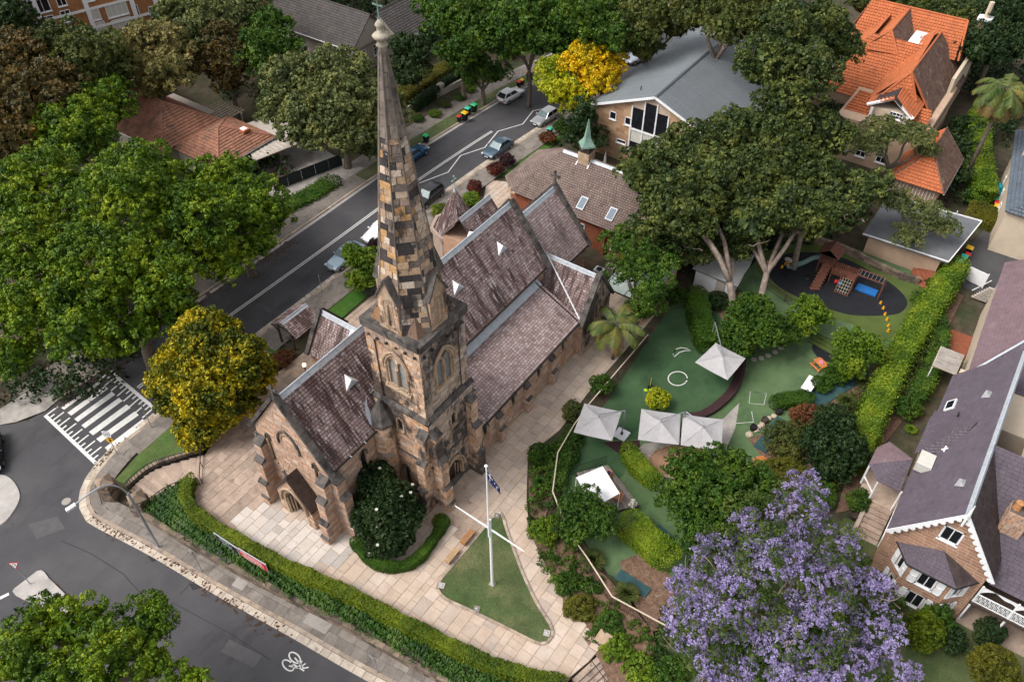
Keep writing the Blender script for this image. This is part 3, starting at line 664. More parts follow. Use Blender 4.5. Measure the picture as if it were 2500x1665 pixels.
# nave roof, two slopes (clear of the tower, which stands in the south slope)
slates([(XW+.3, 29.65, ZE-.05), (XE, 29.65, ZE-.05), (XE, YR, ZR), (XW+.3, YR, ZR)], mt['slatey'], ch, seed=2)
slates([(XE, 37.55, ZE-.05), (XW+.3, 37.55, ZE-.05), (XW+.3, YR, ZR), (XE, YR, ZR)], mt['slatey'], ch, seed=3)
def ridge(a, b_, k, w=.42, nm='ridge_flashing', m='lead'):
    """folded lead over a ridge; k is rise over run"""
    a = Vector(a); b_ = Vector(b_); d = (b_-a).normalized(); s = Vector((-d.y, d.x, 0)); q = MB(); n = max(2, int((b_-a).length/.9)); h = w*k/math.sqrt(1+k*k); r = w/math.sqrt(1+k*k)
    for i in range(n):
        p = a.lerp(b_, i/n); e = a.lerp(b_, (i+.985)/n)
        for sg in (-1, 1):
            V = [p+Vector((0, 0, .085)), e+Vector((0, 0, .085)), e+s*sg*r+Vector((0, 0, .07-h)), p+s*sg*r+Vector((0, 0, .07-h))]
            q.add(V, [(0, 1, 2, 3) if sg < 0 else (3, 2, 1, 0)])
    q.tube([a+Vector((0, 0, .09)), b_+Vector((0, 0, .09))], .06, 6)
    return q.build(nm, mt[m], ch)
ridge((XW+.35, YR, ZR), (XE, YR, ZR), kN)
# walls of the nave
fW = Face((XW, YN, 0), (0, -1, 0)); wW = YN-YS
wall(fW, [(0, -.5), (wW, -.5), (wW, ZE), (wW/2, ZR+.15), (0, ZE)], ch, None, [(1.25, 4.4, .34, 3.3), (wW-1.75+.55, 4.4, .34, 3.3), (3.6, 4.9, .01, .01)], seed=5, bag=STONES, name='west_wall')
for u in (1.25, wW-1.2): lancet(fW, u, 4.4, .34, 3.3, ch, surround=.1, pane='glass', rise=.4)
# blind arch over the door with its hood
A = archpts(2.1, 1.55); mb().tube([fW.p(3.6-1.05, 7.6, .08)]+[fW.p(3.6+x, 8.0+y, .08) for x, y in A]+[fW.p(3.6+1.05, 7.6, .08)], .09, 6).build('hood_mould', mt['coping'], ch)
A = archpts(1.5, 1.1); mb().tube([fW.p(3.6+x, 8.05+y, .04) for x, y in A], .06, 6).build('blind_arch', mt['trim'], ch)
fS = Face((XW, YS, 0), (1, 0, 0)); wall(fS, [(0, -.5), (6, -.5), (6, ZE), (0, ZE)], ch, None, [(3.35, 4.2, .55, 2.3), (5.0, 4.2, .02, .02)], seed=6, bag=STONES, name='south_wall')
lancet(fS, 3.35, 4.2, .55, 2.3, ch, pane='glass')
fN = Face((XE, YN, 0), (-1, 0, 0)); wall(fN, [(0, -.5), (XE-XW, -.5), (XE-XW, ZE), (0, ZE)], ch, None, seed=7, bag=STONES, name='north_wall')
fE = Face((XE+.2, YS, 0), (0, 1, 0)); wall(fE, [(0, -.5), (wW, -.5), (wW, ZE), (wW/2, ZR), (0, ZE)], ch, None, seed=8, bag=STONES, name='east_wall')
def coping(pts, w=.45, h=.28, out=(1, 0, 0), m='coping', n=9):
    """raking stones on a gable"""
    q = MB(); o = Vector(out)
    for a, c in zip(pts[:-1], pts[1:]):
        a = Vector(a); c = Vector(c)
        for i in range(n):
            p = a.lerp(c, i/n); e = a.lerp(c, (i+.97)/n); d = (e-p).normalized(); up = o.cross(d); up = up if up.z > 0 else -up
            q.obox((p+e)/2+up*(h/2-.06), d, o, up, (e-p).length/2, w/2, h/2)
    return q.build('gable_coping', mt[m], ch)
coping([(XW+.02, 29.5, ZE-.35), (XW+.02, YR, ZR+.3), (XW+.02, 37.7, ZE-.35)], .5)
coping([(XE+.1, 29.5, ZE-.2), (XE+.1, YR, ZR+.25), (XE+.1, 37.7, ZE-.2)], .5)
def stone_cross(c, s=1., nm='gable_cross', m='coping', ax=(0, 1, 0)):
    q = MB(); c = Vector(c); ax = Vector(ax); q.tube([c, c+Vector((0, 0, .3*s))], [.2*s, .12*s], 6); q.bar(c+Vector((0, 0, .2*s)), c+Vector((0, 0, 1.15*s)), .16*s); q.bar(c+Vector((0, 0, .72*s))-ax*.38*s, c+Vector((0, 0, .72*s))+ax*.38*s, .15*s)
    for d in (ax*.38*s+Vector((0, 0, .72*s)), -ax*.38*s+Vector((0, 0, .72*s)), Vector((0, 0, 1.12*s))):
        q.lathe([(.02, -.15*s), (.15*s, 0), (.02, .15*s)], c+d, 6)
    return q.build(nm, mt[m], ch)
stone_cross((XW, YR, ZR+.35), .9); stone_cross((XE+.1, YR, ZR+.4), .9, m='trim'); 
# gutter
def gutter(a, b_, r=.08): return mb().tube([a, b_], r, 6).build('gutter', mt['iron'], ch)
gutter((XW+.2, 29.55, ZE-.12), (26.3, 29.55, ZE-.12)); gutter((31.4, 29.55, ZE-.12), (XE, 29.55, ZE-.12)); gutter((XW+.2, 37.65, ZE-.12), (XE, 37.65, ZE-.12))
for (x, h) in ((22.2, 0), (23.7, 0), (25.1, 0)): mb().box(x-.03, x+.03, 29.4, 29.9, ZE-.1, ZE-.03).build('gutter_bracket', mt['lead'], ch)
# roof vents
def vent(x, y, sg=1):
    z = ZE+(y-29.7)*kN if sg > 0 else ZE+(37.5-y)*kN; s = -1 if sg > 0 else 1; w = .68; q = MB()
    fr = Vector((x, y, z)); top = Vector((x, y+.02*s, z+.72)); back = Vector((x, y-(.72/kN+.15)*s, z+.9))
    q.add([fr+Vector((-w, 0, 0)), fr+Vector((w, 0, 0)), top, back], [(0, 1, 2) if sg > 0 else (2, 1, 0), (1, 3, 2) if sg > 0 else (2, 3, 1), (3, 0, 2) if sg > 0 else (2, 0, 3)])
    o = q.build('roof_vent', mt['white'], ch)
    l = MB()
    for i in range(5): t = .1+.14*i; l.box(x-w*(1-t/.72)*.8, x+w*(1-t/.72)*.8, y+.03*s-.02, y+.03*s+.02, z+t-.03, z+t+.02)
    l.build('louvre', mt['lead'], o)
for x in (25.5, 38.0, 44.1): vent(x, 31.85)
for x in (29.2, 38., 44.): vent(x, 35.3, -1)

# south aisle
XA0, XA1, YA, ZA, ZA1 = 31.3, 46.6, 25.6, 4.35, 6.65
slates([(XA0, 25.2, ZA-.02), (XA1, 25.2, ZA-.02), (XA1, 29.98, ZA1), (XA0, 29.98, ZA1)], mt['slateclean'], ch, row=.24, ln=(.27, .36), seed=9, tilt=.035)
fA = Face((XA0, YA, 0), (1, 0, 0)); LW = XA1-XA0
aw = [(x-XA0, 2.15, .5, 1.5) for x in (32.7, 36.68, 40.5, 44.4)]
wall(fA, [(0, -.5), (LW, -.5), (LW, ZA), (0, ZA)], ch, None, aw, seed=10, bag=STONES, name='aisle_wall')
for h in aw: lancet(fA, *h, ch, pane='glass', surround=.16, hood=True, trim='trim')
mb().box(XA0, XA1, YA-.12, YA+.1, -.4, .35).build('plinth', mt['trim'], ch)
fC = Face((XA0, YS, 0), (1, 0, 0)); wall(fC, [(0, ZA1-.6), (XE-XA0, ZA1-.6), (XE-XA0, ZE), (0, ZE)], ch, None, seed=11, bag=STONES, name='clerestory', rows=(.35, .4), lens=(.7, 1.3))
for i in range(6):
    c = fC.p(1.2+i*3.05, ZE-.42, .03); mb().tube([c+Vector((0, .1, 0)), c-Vector((0, .06, 0))], .17, 8).build('clerestory_light', mt['glass'], ch)
gutter((XA0, 25.12, ZA-.1), (XA1, 25.12, ZA-.1))
q = MB(); n = 17
for i in range(n):
    a = XA0+(XA1-XA0)*i/n; c = XA0+(XA1-XA0)*(i+.985)/n
    q.add([(a, 29.4, ZA1-.19), (c, 29.4, ZA1-.19), (c, 29.95, ZA1+.14), (a, 29.95, ZA1+.14)], [(0, 1, 2, 3)])
q.build('aisle_flashing', mt['lead'], ch)
for x in (34.43, 38.4, 42.3): STONES += buttress((x, YA, 0), (0, -1, 0), .62, [(.62, 1.5), (.4, 2.9)], ch, None)

# tower: two stages, belfry, spire
TX0, TX1, TY0, TY1 = 26.3, 31.35, 25.65, 30.75; ZS, ZP = 9.9, 16.75
def tower_faces(i): return [Face((TX0+i, TY1-i, 0), (0, -1, 0)), Face((TX0+i, TY0+i, 0), (1, 0, 0)), Face((TX1-i, TY0+i, 0), (0, 1, 0)), Face((TX1-i, TY1-i, 0), (-1, 0, 0))]
wT = TX1-TX0
for k, f in enumerate(tower_faces(0)):
    w = wT if k % 2 else TY1-TY0; hs = []
    if k == 0: hs = [(2.35, 7.3, .5, 1.25), (2.4, .7, .5, 2.5)]
    if k == 1: hs = [(2.75, 7.15, .5, 1.3), (2.35, -.05, 1.9, 3.1)]
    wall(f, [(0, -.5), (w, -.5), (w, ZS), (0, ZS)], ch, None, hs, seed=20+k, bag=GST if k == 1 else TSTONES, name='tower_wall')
    for h in (hs if k == 0 else hs[:1]): lancet(f, *h, ch, pane='leaded', trim='trim', hood=h[1] < 2)
    for (z, d, hh) in ((ZS-.06, .14, .16), (4.85, .1, .11), (.55, .16, .1)):      # string courses, sloping on top
        V = [f.p(-d, z-hh, -.1), f.p(w+d, z-hh, -.1), f.p(w+d, z-hh, d), f.p(-d, z-hh, d), f.p(-d, z+hh*1.6, -.1), f.p(w+d, z+hh*1.6, -.1), f.p(w+d, z, d), f.p(-d, z, d)]
        mb().add(V, [(3, 2, 1, 0), (4, 5, 6, 7), (0, 1, 5, 4), (1, 2, 6, 5), (2, 3, 7, 6), (3, 0, 4, 7)]).build('string_course', mt['coping'], ch)
I = .16
for k, f in enumerate(tower_faces(I+.14)):
    w = wT-2*(I+.14); hs = [(w/2-.42, 11.9, .62, 2.5), (w/2+.42, 11.9, .62, 2.5)]
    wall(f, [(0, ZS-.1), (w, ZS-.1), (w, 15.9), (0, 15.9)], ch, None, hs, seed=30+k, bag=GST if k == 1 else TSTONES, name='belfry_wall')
    for h in hs: lancet(f, *h, ch, pane='leaded', hood=False, surround=.1, lou=True, name='belfry_window', trim='trim')
    b = MB(); A = archpts(2.3, 1.75); B2 = archpts(1.95, 1.5)
    b.tube([f.p(w/2-1.15, 13.3, .12)]+[f.p(w/2+x, 13.55+y, .12) for x, y in A]+[f.p(w/2+1.15, 13.3, .12)], .1, 6)
    b.tube([f.p(w/2+x, 13.55+y, .08) for x, y in B2], .09, 6)
    b.build('belfry_arch', mt['trim'], ch)
    b = MB()
    for u in (-.95, 0, .95): b.tube([f.p(w/2+u, 11.75, .05), f.p(w/2+u, 13.5, .05)], .085 if u else .1, 7); b.lathe([(.07, 0), (.15, .1), (.15, .2)], f.p(w/2+u, 13.4, .05), 7); b.lathe([(.15, 0), (.15, .1), (.08, .16)], f.p(w/2+u, 11.7, .05), 7)
    b.build('colonnette', mt['trim'], ch)
    sl = MB(); V = [f.p(w/2-1.15, 11.9, 0), f.p(w/2+1.15, 11.9, 0), f.p(w/2+1.15, 11.55, .2), f.p(w/2-1.15, 11.55, .2), f.p(w/2-1.15, 11.45, .2), f.p(w/2+1.15, 11.45, .2)]
    sl.add(V, [(0, 3, 2, 1), (3, 4, 5, 2)]); sl.build('belfry_sill', mt['trim'], ch)
for k, f in enumerate(tower_faces(I)):        # corner strips and the frieze above the belfry
    w = wT-2*I
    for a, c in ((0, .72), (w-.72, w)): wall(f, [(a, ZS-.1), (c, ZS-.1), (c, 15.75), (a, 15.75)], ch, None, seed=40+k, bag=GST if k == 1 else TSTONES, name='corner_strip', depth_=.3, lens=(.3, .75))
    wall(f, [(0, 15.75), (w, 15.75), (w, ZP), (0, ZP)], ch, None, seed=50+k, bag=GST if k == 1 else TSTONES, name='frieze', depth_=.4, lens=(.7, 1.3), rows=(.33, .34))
    for i in range(6): mb().lathe([(.02, -.12), (.12, -.04), (.13, .05), (.03, .13)], f.p(.35+i*(w-.7)/5, 16.05, .1), 6).build('carved_boss', mt['iron'] if (i+k) % 3 else mt['coping'], ch)
    b = MB(); n = 5
    for i in range(n): b.obox(f.p(-.12+(w+.24)*(i+.5)/n, ZP+.28+.005*k, -.14), f.U, f.N, (0, 0, 1), (w+.24)/n/2-.006, .36, .27)
    b.build('parapet', mt['coping'], ch)
b = mb().box(TX0+.3, TX1-.3, TY0+.3, TY1-.3, ZP-.2, ZP+.12); b.build('parapet_gutter', mt['coping'], ch)
TC = Vector(((TX0+TX1)/2, (TY0+TY1)/2, 0)); SZ0, SZ1, AP0, AP1 = 16.75, 35.3, 2.32, .2
def sp(k, z, ex=0.):      # vertex k of the octagon at height z
    t = (z-SZ0)/(SZ1-SZ0); ap = AP0+(AP1-AP0)*t+ex; r = ap/math.cos(math.pi/8); a = math.pi/8+k*math.pi/4
    return Vector((TC.x+r*math.cos(a), TC.y+r*math.sin(a), z))
b = MB(); b.add([sp(k, SZ0, -.05) for k in range(8)]+[sp(k, SZ1, -.05) for k in range(8)], [(k, (k+1) % 8, 8+(k+1) % 8, 8+k) for k in range(8)]+[tuple(range(8, 16))])
b.build('spire_core', mt['mortar'], ch)
ZM = 30.6; TOPS = []
for k in range(8):
    P = [sp(k, SZ0, -.045), sp((k+1) % 8, SZ0, -.045), sp((k+1) % 8, ZM, -.045), sp(k, ZM, -.045)]; O, U, V, p2 = plane3(P)
    SSTONES += lay(O, U, V, p2, (.40, .54), (.45, 1.05), .05, .03, seed=60+k, jit=.6)
    P = [sp(k, ZM, -.045), sp((k+1) % 8, ZM, -.045), sp((k+1) % 8, SZ1, -.045), sp(k, SZ1, -.045)]; O, U, V, p2 = plane3(P)
    TOPS += lay(O, U, V, p2, (.55, .8), (.8, 1.4), .05, .012, seed=70+k, jit=.15)
    mb().tube([sp(k, SZ0, .0), sp(k, SZ1, 0)], .05, 5).build('spire_rib', mt['spiretop'], ch)
emit(SSTONES, 'spire_stone', mt['ashlars'], ch, 120, 'spire_stones'); emit(TOPS, 'spire_top_stone', mt['spiretop'], ch, 0, 'spire_top_stones')
for k in range(4):         # broaches at the tower corners
    c = Vector((TC.x+[1, -1, -1, 1][k]*2.2, TC.y+[1, 1, -1, -1][k]*2.2, SZ0)); a, d = sp(2*k, SZ0), sp((2*k+1) % 8, SZ0); m_ = (sp(2*k, 18.7)+sp((2*k+1) % 8, 18.7))/2
    q = MB(); q.add([c, a, d, m_], [(0, 3, 1), (0, 2, 3), (0, 1, 3), (0, 3, 2)]); q.build('broach', mt['ashlart'], ch)
for k in range(4):         # lucarnes on the four main faces
    a = k*math.pi/2; o = Vector((math.cos(a), math.sin(a), 0)); u = Vector((-math.sin(a), math.cos(a), 0)); z0 = 17.0
    f = Face(TC+o*2.24, u); lw = .82; q = MB()
    F = [(-lw, z0), (lw, z0), (lw, 20.0), (0, 21.5), (-lw, 20.0)]; n = 5
    q.add([f.p(x, z, 0) for x, z in F]+[f.p(x*.9, z, -1.5) for x, z in F], [tuple(range(n))]+[(i, n+i, n+(i+1) % n, (i+1) % n) for i in range(n)])
    lu = q.build('lucarne', mt['trim'], ch)
    bag = lay(f.p(0, z0, .0), f.U, f.V, [(-lw, 0), (lw, 0), (lw, 3), (-lw, 3)], (.4, .5), (.5, .8), .02, .02, [(-.4, .4, .75, 2.8)], seed=80+k); emit(bag, 'lucarne_stone', mt['ashlart'], lu, 0, 'lucarne_stones')
    for s in (-1, 1):
        lancet(f, .21*s, z0+.8, .27, 2.0, lu, pane='iron', hood=False, surround=.07, name='lucarne_light', dep=.1, rise=.25)
        q = MB(); q.bar(f.p(s*(lw+.12), 19.85, -.6), f.p(0, 21.62, -.6), 1.45, .12, up=f.V if False else (0, 0, 1)); q.build('lucarne_roof', mt['coping'], lu)
    mb().tube([f.p(0, z0+.7, .06), f.p(0, z0+2.6, .06)], .07, 6).build('colonnette', mt['trim'], lu)
# finial, iron cross, small solar panel
fi = mb().lathe([(.24, 35.2), (.22, 35.5), (.34, 35.6), (.22, 35.75), (.26, 35.85), (.44, 36.0), (.46, 36.12), (.3, 36.22), (.18, 36.3), (.18, 36.5), (.27, 36.62), (.2, 36.75), (.06, 36.9)], TC, 8).build('finial', M('pale_stone', (.36, .32, .25), .9, .3, 3, bump=.4), ch, True)
q = MB(); q.tube([TC+Vector((0, 0, 36.8)), TC+Vector((0, 0, 38.05))], .045, 6); q.bar(TC+Vector((0, -.32, 37.6)), TC+Vector((0, .32, 37.6)), .07); q.build('cross', mt['copper'], ch)
q = MB(); q.obox(TC+Vector((-.1, .2, 38.15)), (.8, .2, .35), Vector((-.2, .97, 0)).normalized(), Vector((-.35, -.1, .93)).normalized(), .3, .2, .03); q.tube([TC+Vector((0, 0, 37.9)), TC+Vector((-.1, .2, 38.15))], .03, 5); q.build('solar_lamp', mt['lead'], ch)
# corner buttresses of the tower
TB = [(1.25, .55), (1.08, 2.6), (.85, 5.6), (.5, 8.3)]
for (bx, by, o) in ((TX0, TY0+.42, (-1, 0, 0)), (TX0+.42, TY0, (0, -1, 0)), (TX1-.42, TY0, (0, -1, 0)), (TX1, TY0+.42, (1, 0, 0))):
    TSTONES += buttress((bx, by, 0), o, .78, TB if o[0] != 1 else TB[1:], ch, None)
# tower door
f = Face((TX0, TY0-.02, 0), (1, 0, 0)); lancet(f, 2.35, -.05, 1.9, 3.1, ch, rise=1.35, pane='timber', name='tower_door', hood=False, surround=.2, dep=.7)
A = archpts(2.5, 1.8); mb().tube([f.p(2.35-1.25, 1.6, .1)]+[f.p(2.35+x, 1.75+y, .1) for x, y in A]+[f.p(2.35+1.25, 1.6, .1)], .1, 6).build('door_hood', mt['trim'], ch)
b = MB()
for s in (-1, 1):
    for j, d in enumerate((.12, .32, .52)): b.tube([f.p(2.35+s*(.95-.06-j*.1), 0, -d), f.p(2.35+s*(.95-.06-j*.1), 1.75, -d)], .07, 6)
b.build('door_shaft', mt['trim'], ch)
mb().box(TX0+1.1, TX0+3.7, TY0-1.0, TY0-.05, -.2, .14).build('door_step', mt['flagold'], ch)
# stair turret beside the tower
tc = Vector((25.85, 29.75, 0)); b = MB(); b.lathe([(.92, -.4), (.92, 7.9), (1.02, 8.0), (1.02, 8.2)], tc, 8); b.build('stair_turret', mt['mortar'], ch); mb().lathe([(1.05, 8.18), (.6, 9.1), (.12, 10.1)], tc, 8).build('turret_cap', mt['coping'], ch)
for k in range(8):
    a = k*math.pi/4; r = .92; p0 = tc+Vector((r*math.cos(a), r*math.sin(a), 0)); p1 = tc+Vector((r*math.cos(a+math.pi/4), r*math.sin(a+math.pi/4), 0)); d = (p1-p0)
    TSTONES += lay((p0.x, p0.y, 0), d, (0, 0, 1), [(0, 0), (d.length, 0), (d.length, 7.8), (0, 7.8)], (.28, .36), (.4, .72), .015, .018, seed=90+k)
q = MB(); kk = [(25.35, 30.75, 9.35), (25.0, 30.4, 8.9), (24.8, 29.95, 8.3), (24.95, 29.6, 7.85)]
q.add([Vector(p)+Vector((0, 0, .1)) for p in kk]+[Vector(p)+Vector((.5, .25, .42)) for p in kk], [(i, i+1, 5+i, 4+i) for i in range(3)]); q.build('turret_flashing', mt['lead'], ch)
# west front buttresses and porch
WB = [(1.45, .5), (1.3, 2.2), (1.0, 4.6), (.6, 6.3)]
for (bx, by, o) in ((XW, YS+.4, (-1, 0, 0)), (XW, YN-.4, (-1, 0, 0)), (XW+.45, YS, (0, -1, 0)), (XW+.45, YN, (0, 1, 0))): STONES += buttress((bx, by, 0), o, .8, WB, ch, None)
PX0, PY0, PY1, PYc = 19.25, 31.75, 35.3, 33.55
fp = Face((PX0, PY1, 0), (0, -1, 0)); wp = PY1-PY0
wall(fp, [(0, -.3), (wp, -.3), (wp, 2.7), (wp/2, 5.2), (0, 2.7)], ch, None, [(wp/2, -.1, 2.0, 3.5)], seed=95, bag=STONES, name='porch_front', depth_=.35)
lancet(fp, wp/2, -.1, 2.0, 3.5, ch, rise=1.5, pane='timber', name='west_door', hood=False, surround=.28, dep=.8)
A = archpts(2.7, 2.0); mb().tube([fp.p(wp/2-1.35, 1.7, .1)]+[fp.p(wp/2+x, 1.95+y, .1) for x, y in A]+[fp.p(wp/2+1.35, 1.7, .1)], .12, 6).build('door_hood', mt['trim'], ch)
b = MB()
for s in (-1, 1):
    for j, d in enumerate((.12, .32, .52)): b.tube([fp.p(wp/2+s*(.95-j*.1), 0, -d), fp.p(wp/2+s*(.95-j*.1), 2.0, -d)], .075, 6)
b.build('door_shaft', mt['trim'], ch)
for (y, o) in ((PY0, (1, 0, 0)), (PY1, (-1, 0, 0))): wall(Face((PX0 if o[0] > 0 else XW, y, 0), o), [(0, -.3), (XW-PX0, -.3), (XW-PX0, 2.7), (0, 2.7)], ch, None, seed=96, bag=STONES, name='porch_side', depth_=.3)
q = MB()
for s in (-1, 1): q.add([(PX0-.15, PYc+s*2.0, 2.55), (XW, PYc+s*2.0, 2.55), (XW, PYc, 5.35), (PX0-.15, PYc, 5.35), (PX0-.15, PYc+s*2.0, 2.35), (XW, PYc+s*2.0, 2.35), (XW, PYc, 5.1), (PX0-.15, PYc, 5.1)], [(0, 1, 2, 3), (7, 6, 5, 4), (0, 3, 7, 4), (0, 4, 5, 1)])
q.build('porch_roof', mt['timber'], ch)
stone_cross((PX0, PYc, 5.3), .7)

# south transept
GX0, GX1, GY, GZ, GR = 46.55, 51.35, 24.95, 4.3, 7.85; GC = (GX0+GX1)/2
fG = Face((GX0, GY, 0), (1, 0, 0)); wg = GX1-GX0
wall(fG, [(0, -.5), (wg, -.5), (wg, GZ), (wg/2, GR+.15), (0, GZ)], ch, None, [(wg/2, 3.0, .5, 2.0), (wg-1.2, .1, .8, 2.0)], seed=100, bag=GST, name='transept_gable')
lancet(fG, wg/2, 3.0, .5, 2.0, ch, pane='glass'); lancet(fG, wg-1.2, .1, .8, 2.0, ch, pane='timber', name='side_door')
fGw = Face((GX0, GY+2, 0), (0, -1, 0)); wall(Face((GX0, 25.62, 0), (0, -1, 0)), [(0, -.5), (.67, -.5), (.67, GZ), (0, GZ)], ch, None, seed=101, bag=STONES, name='transept_side')
wall(Face((GX1, GY, 0), (0, 1, 0)), [(0, -.5), (5, -.5), (5, GZ), (0, GZ)], ch, None, seed=102, bag=STONES, name='transept_side')
mb().box(GX0-.12, GX1+.1, GY-.14, GY+.1, -.4, .45).build('plinth', mt['trim'], ch)
slates([(GX0-.2, 30.6, GZ-.1), (GX0-.2, GY+.25, GZ-.1), (GC, GY+.25, GR), (GC, 30.6, GR)], mt['slatex'], ch, row=.24, seed=103)
slates([(GX1+.2, GY+.25, GZ-.1), (GX1+.2, 30.6, GZ-.1), (GC, 30.6, GR), (GC, GY+.25, GR)], mt['slatex'], ch, row=.24, seed=104)
ridge((GC, GY+.3, GR), (GC, 31.2, GR), (GR-GZ)/2.4)
coping([(GX0-.3, GY+.02, GZ-.3), (GC, GY+.02, GR+.3), (GX1+.3, GY+.02, GZ-.3)], .5, .26, (0, 1, 0))
q = MB(); q.bar((GX0-.05, 25.3, ZA+.12), (GC-.05, 30.4, GR+.02), .13, .05); q.build('valley_flashing', mt['white'], ch)
q = MB(); q.bar((GX0-.35, 25.3, ZA+.12), (GX0-.35, 29.9, ZA1+.1), .1, .05); q.build('valley_gutter', mt['iron'], ch)
# chancel
CX0, CX1, CZ, CRZ = 48.15, 54.8, 5.6, 10.5
slates([(CX0, 29.55, CZ), (CX1, 29.55, CZ), (CX1, YR, CRZ), (CX0, YR, CRZ)], mt['slateclean'], ch, row=.26, seed=110)
slates([(CX1, 37.65, CZ), (CX0, 37.65, CZ), (CX0, YR, CRZ), (CX1, YR, CRZ)], mt['slatey'], ch, row=.26, seed=111)
ridge((CX0, YR, CRZ), (CX1, YR, CRZ), (CRZ-CZ)/4.05)
wall(Face((CX0, 29.9, 0), (1, 0, 0)), [(0, -.5), (CX1-CX0+.2, -.5), (CX1-CX0+.2, CZ), (0, CZ)], ch, None, seed=112, bag=STONES, name='chancel_wall')
wall(Face((CX1+.2, 29.9, 0), (0, 1, 0)), [(0, -.5), (7.4, -.5), (7.4, CZ), (3.7, CRZ), (0, CZ)], ch, None, seed=113, bag=STONES, name='chancel_wall')
wall(Face((CX1+.2, 37.3, 0), (-1, 0, 0)), [(0, -.5), (CX1-CX0+.2, -.5), (CX1-CX0+.2, CZ), (0, CZ)], ch, None, seed=114, bag=STONES, name='chancel_wall')
coping([(CX1+.12, 29.4, CZ-.25), (CX1+.12, YR, CRZ+.25), (CX1+.12, 37.8, CZ-.25)], .42)
stone_cross((CX1+.12, YR, CRZ+.35), 1.15)
gutter((CX0, 29.45, CZ-.05), (CX1+.2, 29.45, CZ-.05))
# north vestry beside the chancel
slates([(48.15, 37.4, 5.4), (53, 37.4, 5.4), (53, 39.8, 8.2), (48.15, 39.8, 8.2)], mt['slatey'], ch, seed=115); slates([(53, 42.2, 5.4), (48.15, 42.2, 5.4), (48.15, 39.8, 8.2), (53, 39.8, 8.2)], mt['slatey'], ch, seed=116)
ridge((48.15, 39.8, 8.2), (53, 39.8, 8.2), 1.16)
mb().prism([(48.2, 37.5), (52.9, 37.5), (52.9, 42), (48.2, 42)], -.3, 5.4).build('vestry_wall', mt['ashlar'], ch)
# north porch
NX, NY0, NY1, NZ, NR = 33.15, 37.3, 43.55, 2.75, 6.05
slates([(NX-2.4, NY1-.2, NZ), (NX-2.4, NY0, NZ), (NX, NY0, NR), (NX, NY1-.2, NR)], mt['slatex'], ch, row=.24, seed=117)
slates([(NX+2.4, NY0, NZ), (NX+2.4, NY1-.2, NZ), (NX, NY1-.2, NR), (NX, NY0, NR)], mt['slatex'], ch, row=.24, seed=118)
ridge((NX, NY0-1.5, NR), (NX, NY1-.2, NR), (NR-NZ)/2.4)
wall(Face((NX+2.1, NY1, 0), (-1, 0, 0)), [(0, -.3), (4.2, -.3), (4.2, NZ+.3), (2.1, NR), (0, NZ+.3)], ch, None, [(2.1, -.1, 1.5, 2.6)], seed=119, bag=STONES, name='porch_gable')
for (x, o, y) in ((NX-2.1, (0, -1, 0), NY1), (NX+2.1, (0, 1, 0), NY0)): wall(Face((x, y, 0), o), [(0, -.3), (NY1-NY0, -.3), (NY1-NY0, NZ+.3), (0, NZ+.3)], ch, None, seed=120, bag=STONES, name='porch_side')
coping([(NX-2.5, NY1, NZ-.1), (NX, NY1, NR+.25), (NX+2.5, NY1, NZ-.1)], .42, .24, (0, 1, 0))
# octagonal vestry with a conical slate roof
VC = Vector((51.6, 43.0, 0)); vr = 2.75
b = MB(); b.lathe([(vr-.25, -.3), (vr-.25, 3.7), (vr, 3.75), (vr, 4.15), (vr-.35, 4.15), (vr-.35, 3.9)], VC, 8); b.build('octagon_wall', mt['ashlar'], ch)
for k in range(8):
    a0, a1 = k*math.pi/4, (k+1)*math.pi/4; P = [VC+Vector((2.35*math.cos(a), 2.35*math.sin(a), 3.85)) for a in (a0, a1)]; t = VC+Vector((0, 0, 8.3))
    slates([P[0], P[1], t+(P[1]-VC-Vector((0, 0, 3.85)))*.05, t+(P[0]-VC-Vector((0, 0, 3.85)))*.05], mt['slatex'] if k in (3, 4, 7, 0) else mt['slatey'], ch, row=.22, ln=(.2, .28), seed=121+k)
q = MB(); q.lathe([(.25, 8.0), (.08, 8.6), (.05, 8.9)], VC, 8); q.build('roof_cap', mt['lead'], ch)
q = MB(); z = VC+Vector((0, 0, 8.8)); q.tube([z, z+Vector((0, 0, 1.1))], .035, 5)
for d in ((.28, 0, .7), (-.28, 0, .7), (0, 0, 1.1)): q.lathe([(.02, -.12), (.13, 0), (.02, .12)], z+Vector(d), 6)
q.bar(z+Vector((-.3, 0, .7)), z+Vector((.3, 0, .7)), .05); q.build('roof_cross', mt['copper'], ch)
emit(TSTONES, 'tower_stone', mt['ashlart'], ch, 70, 'tower_stones'); emit(GST, 'weathered_stone', mt['ashlarg'], ch, 40, 'weathered_stones'); emit(STONES, 'wall_stone', mt['ashlar'], ch, 70, 'wall_stones')

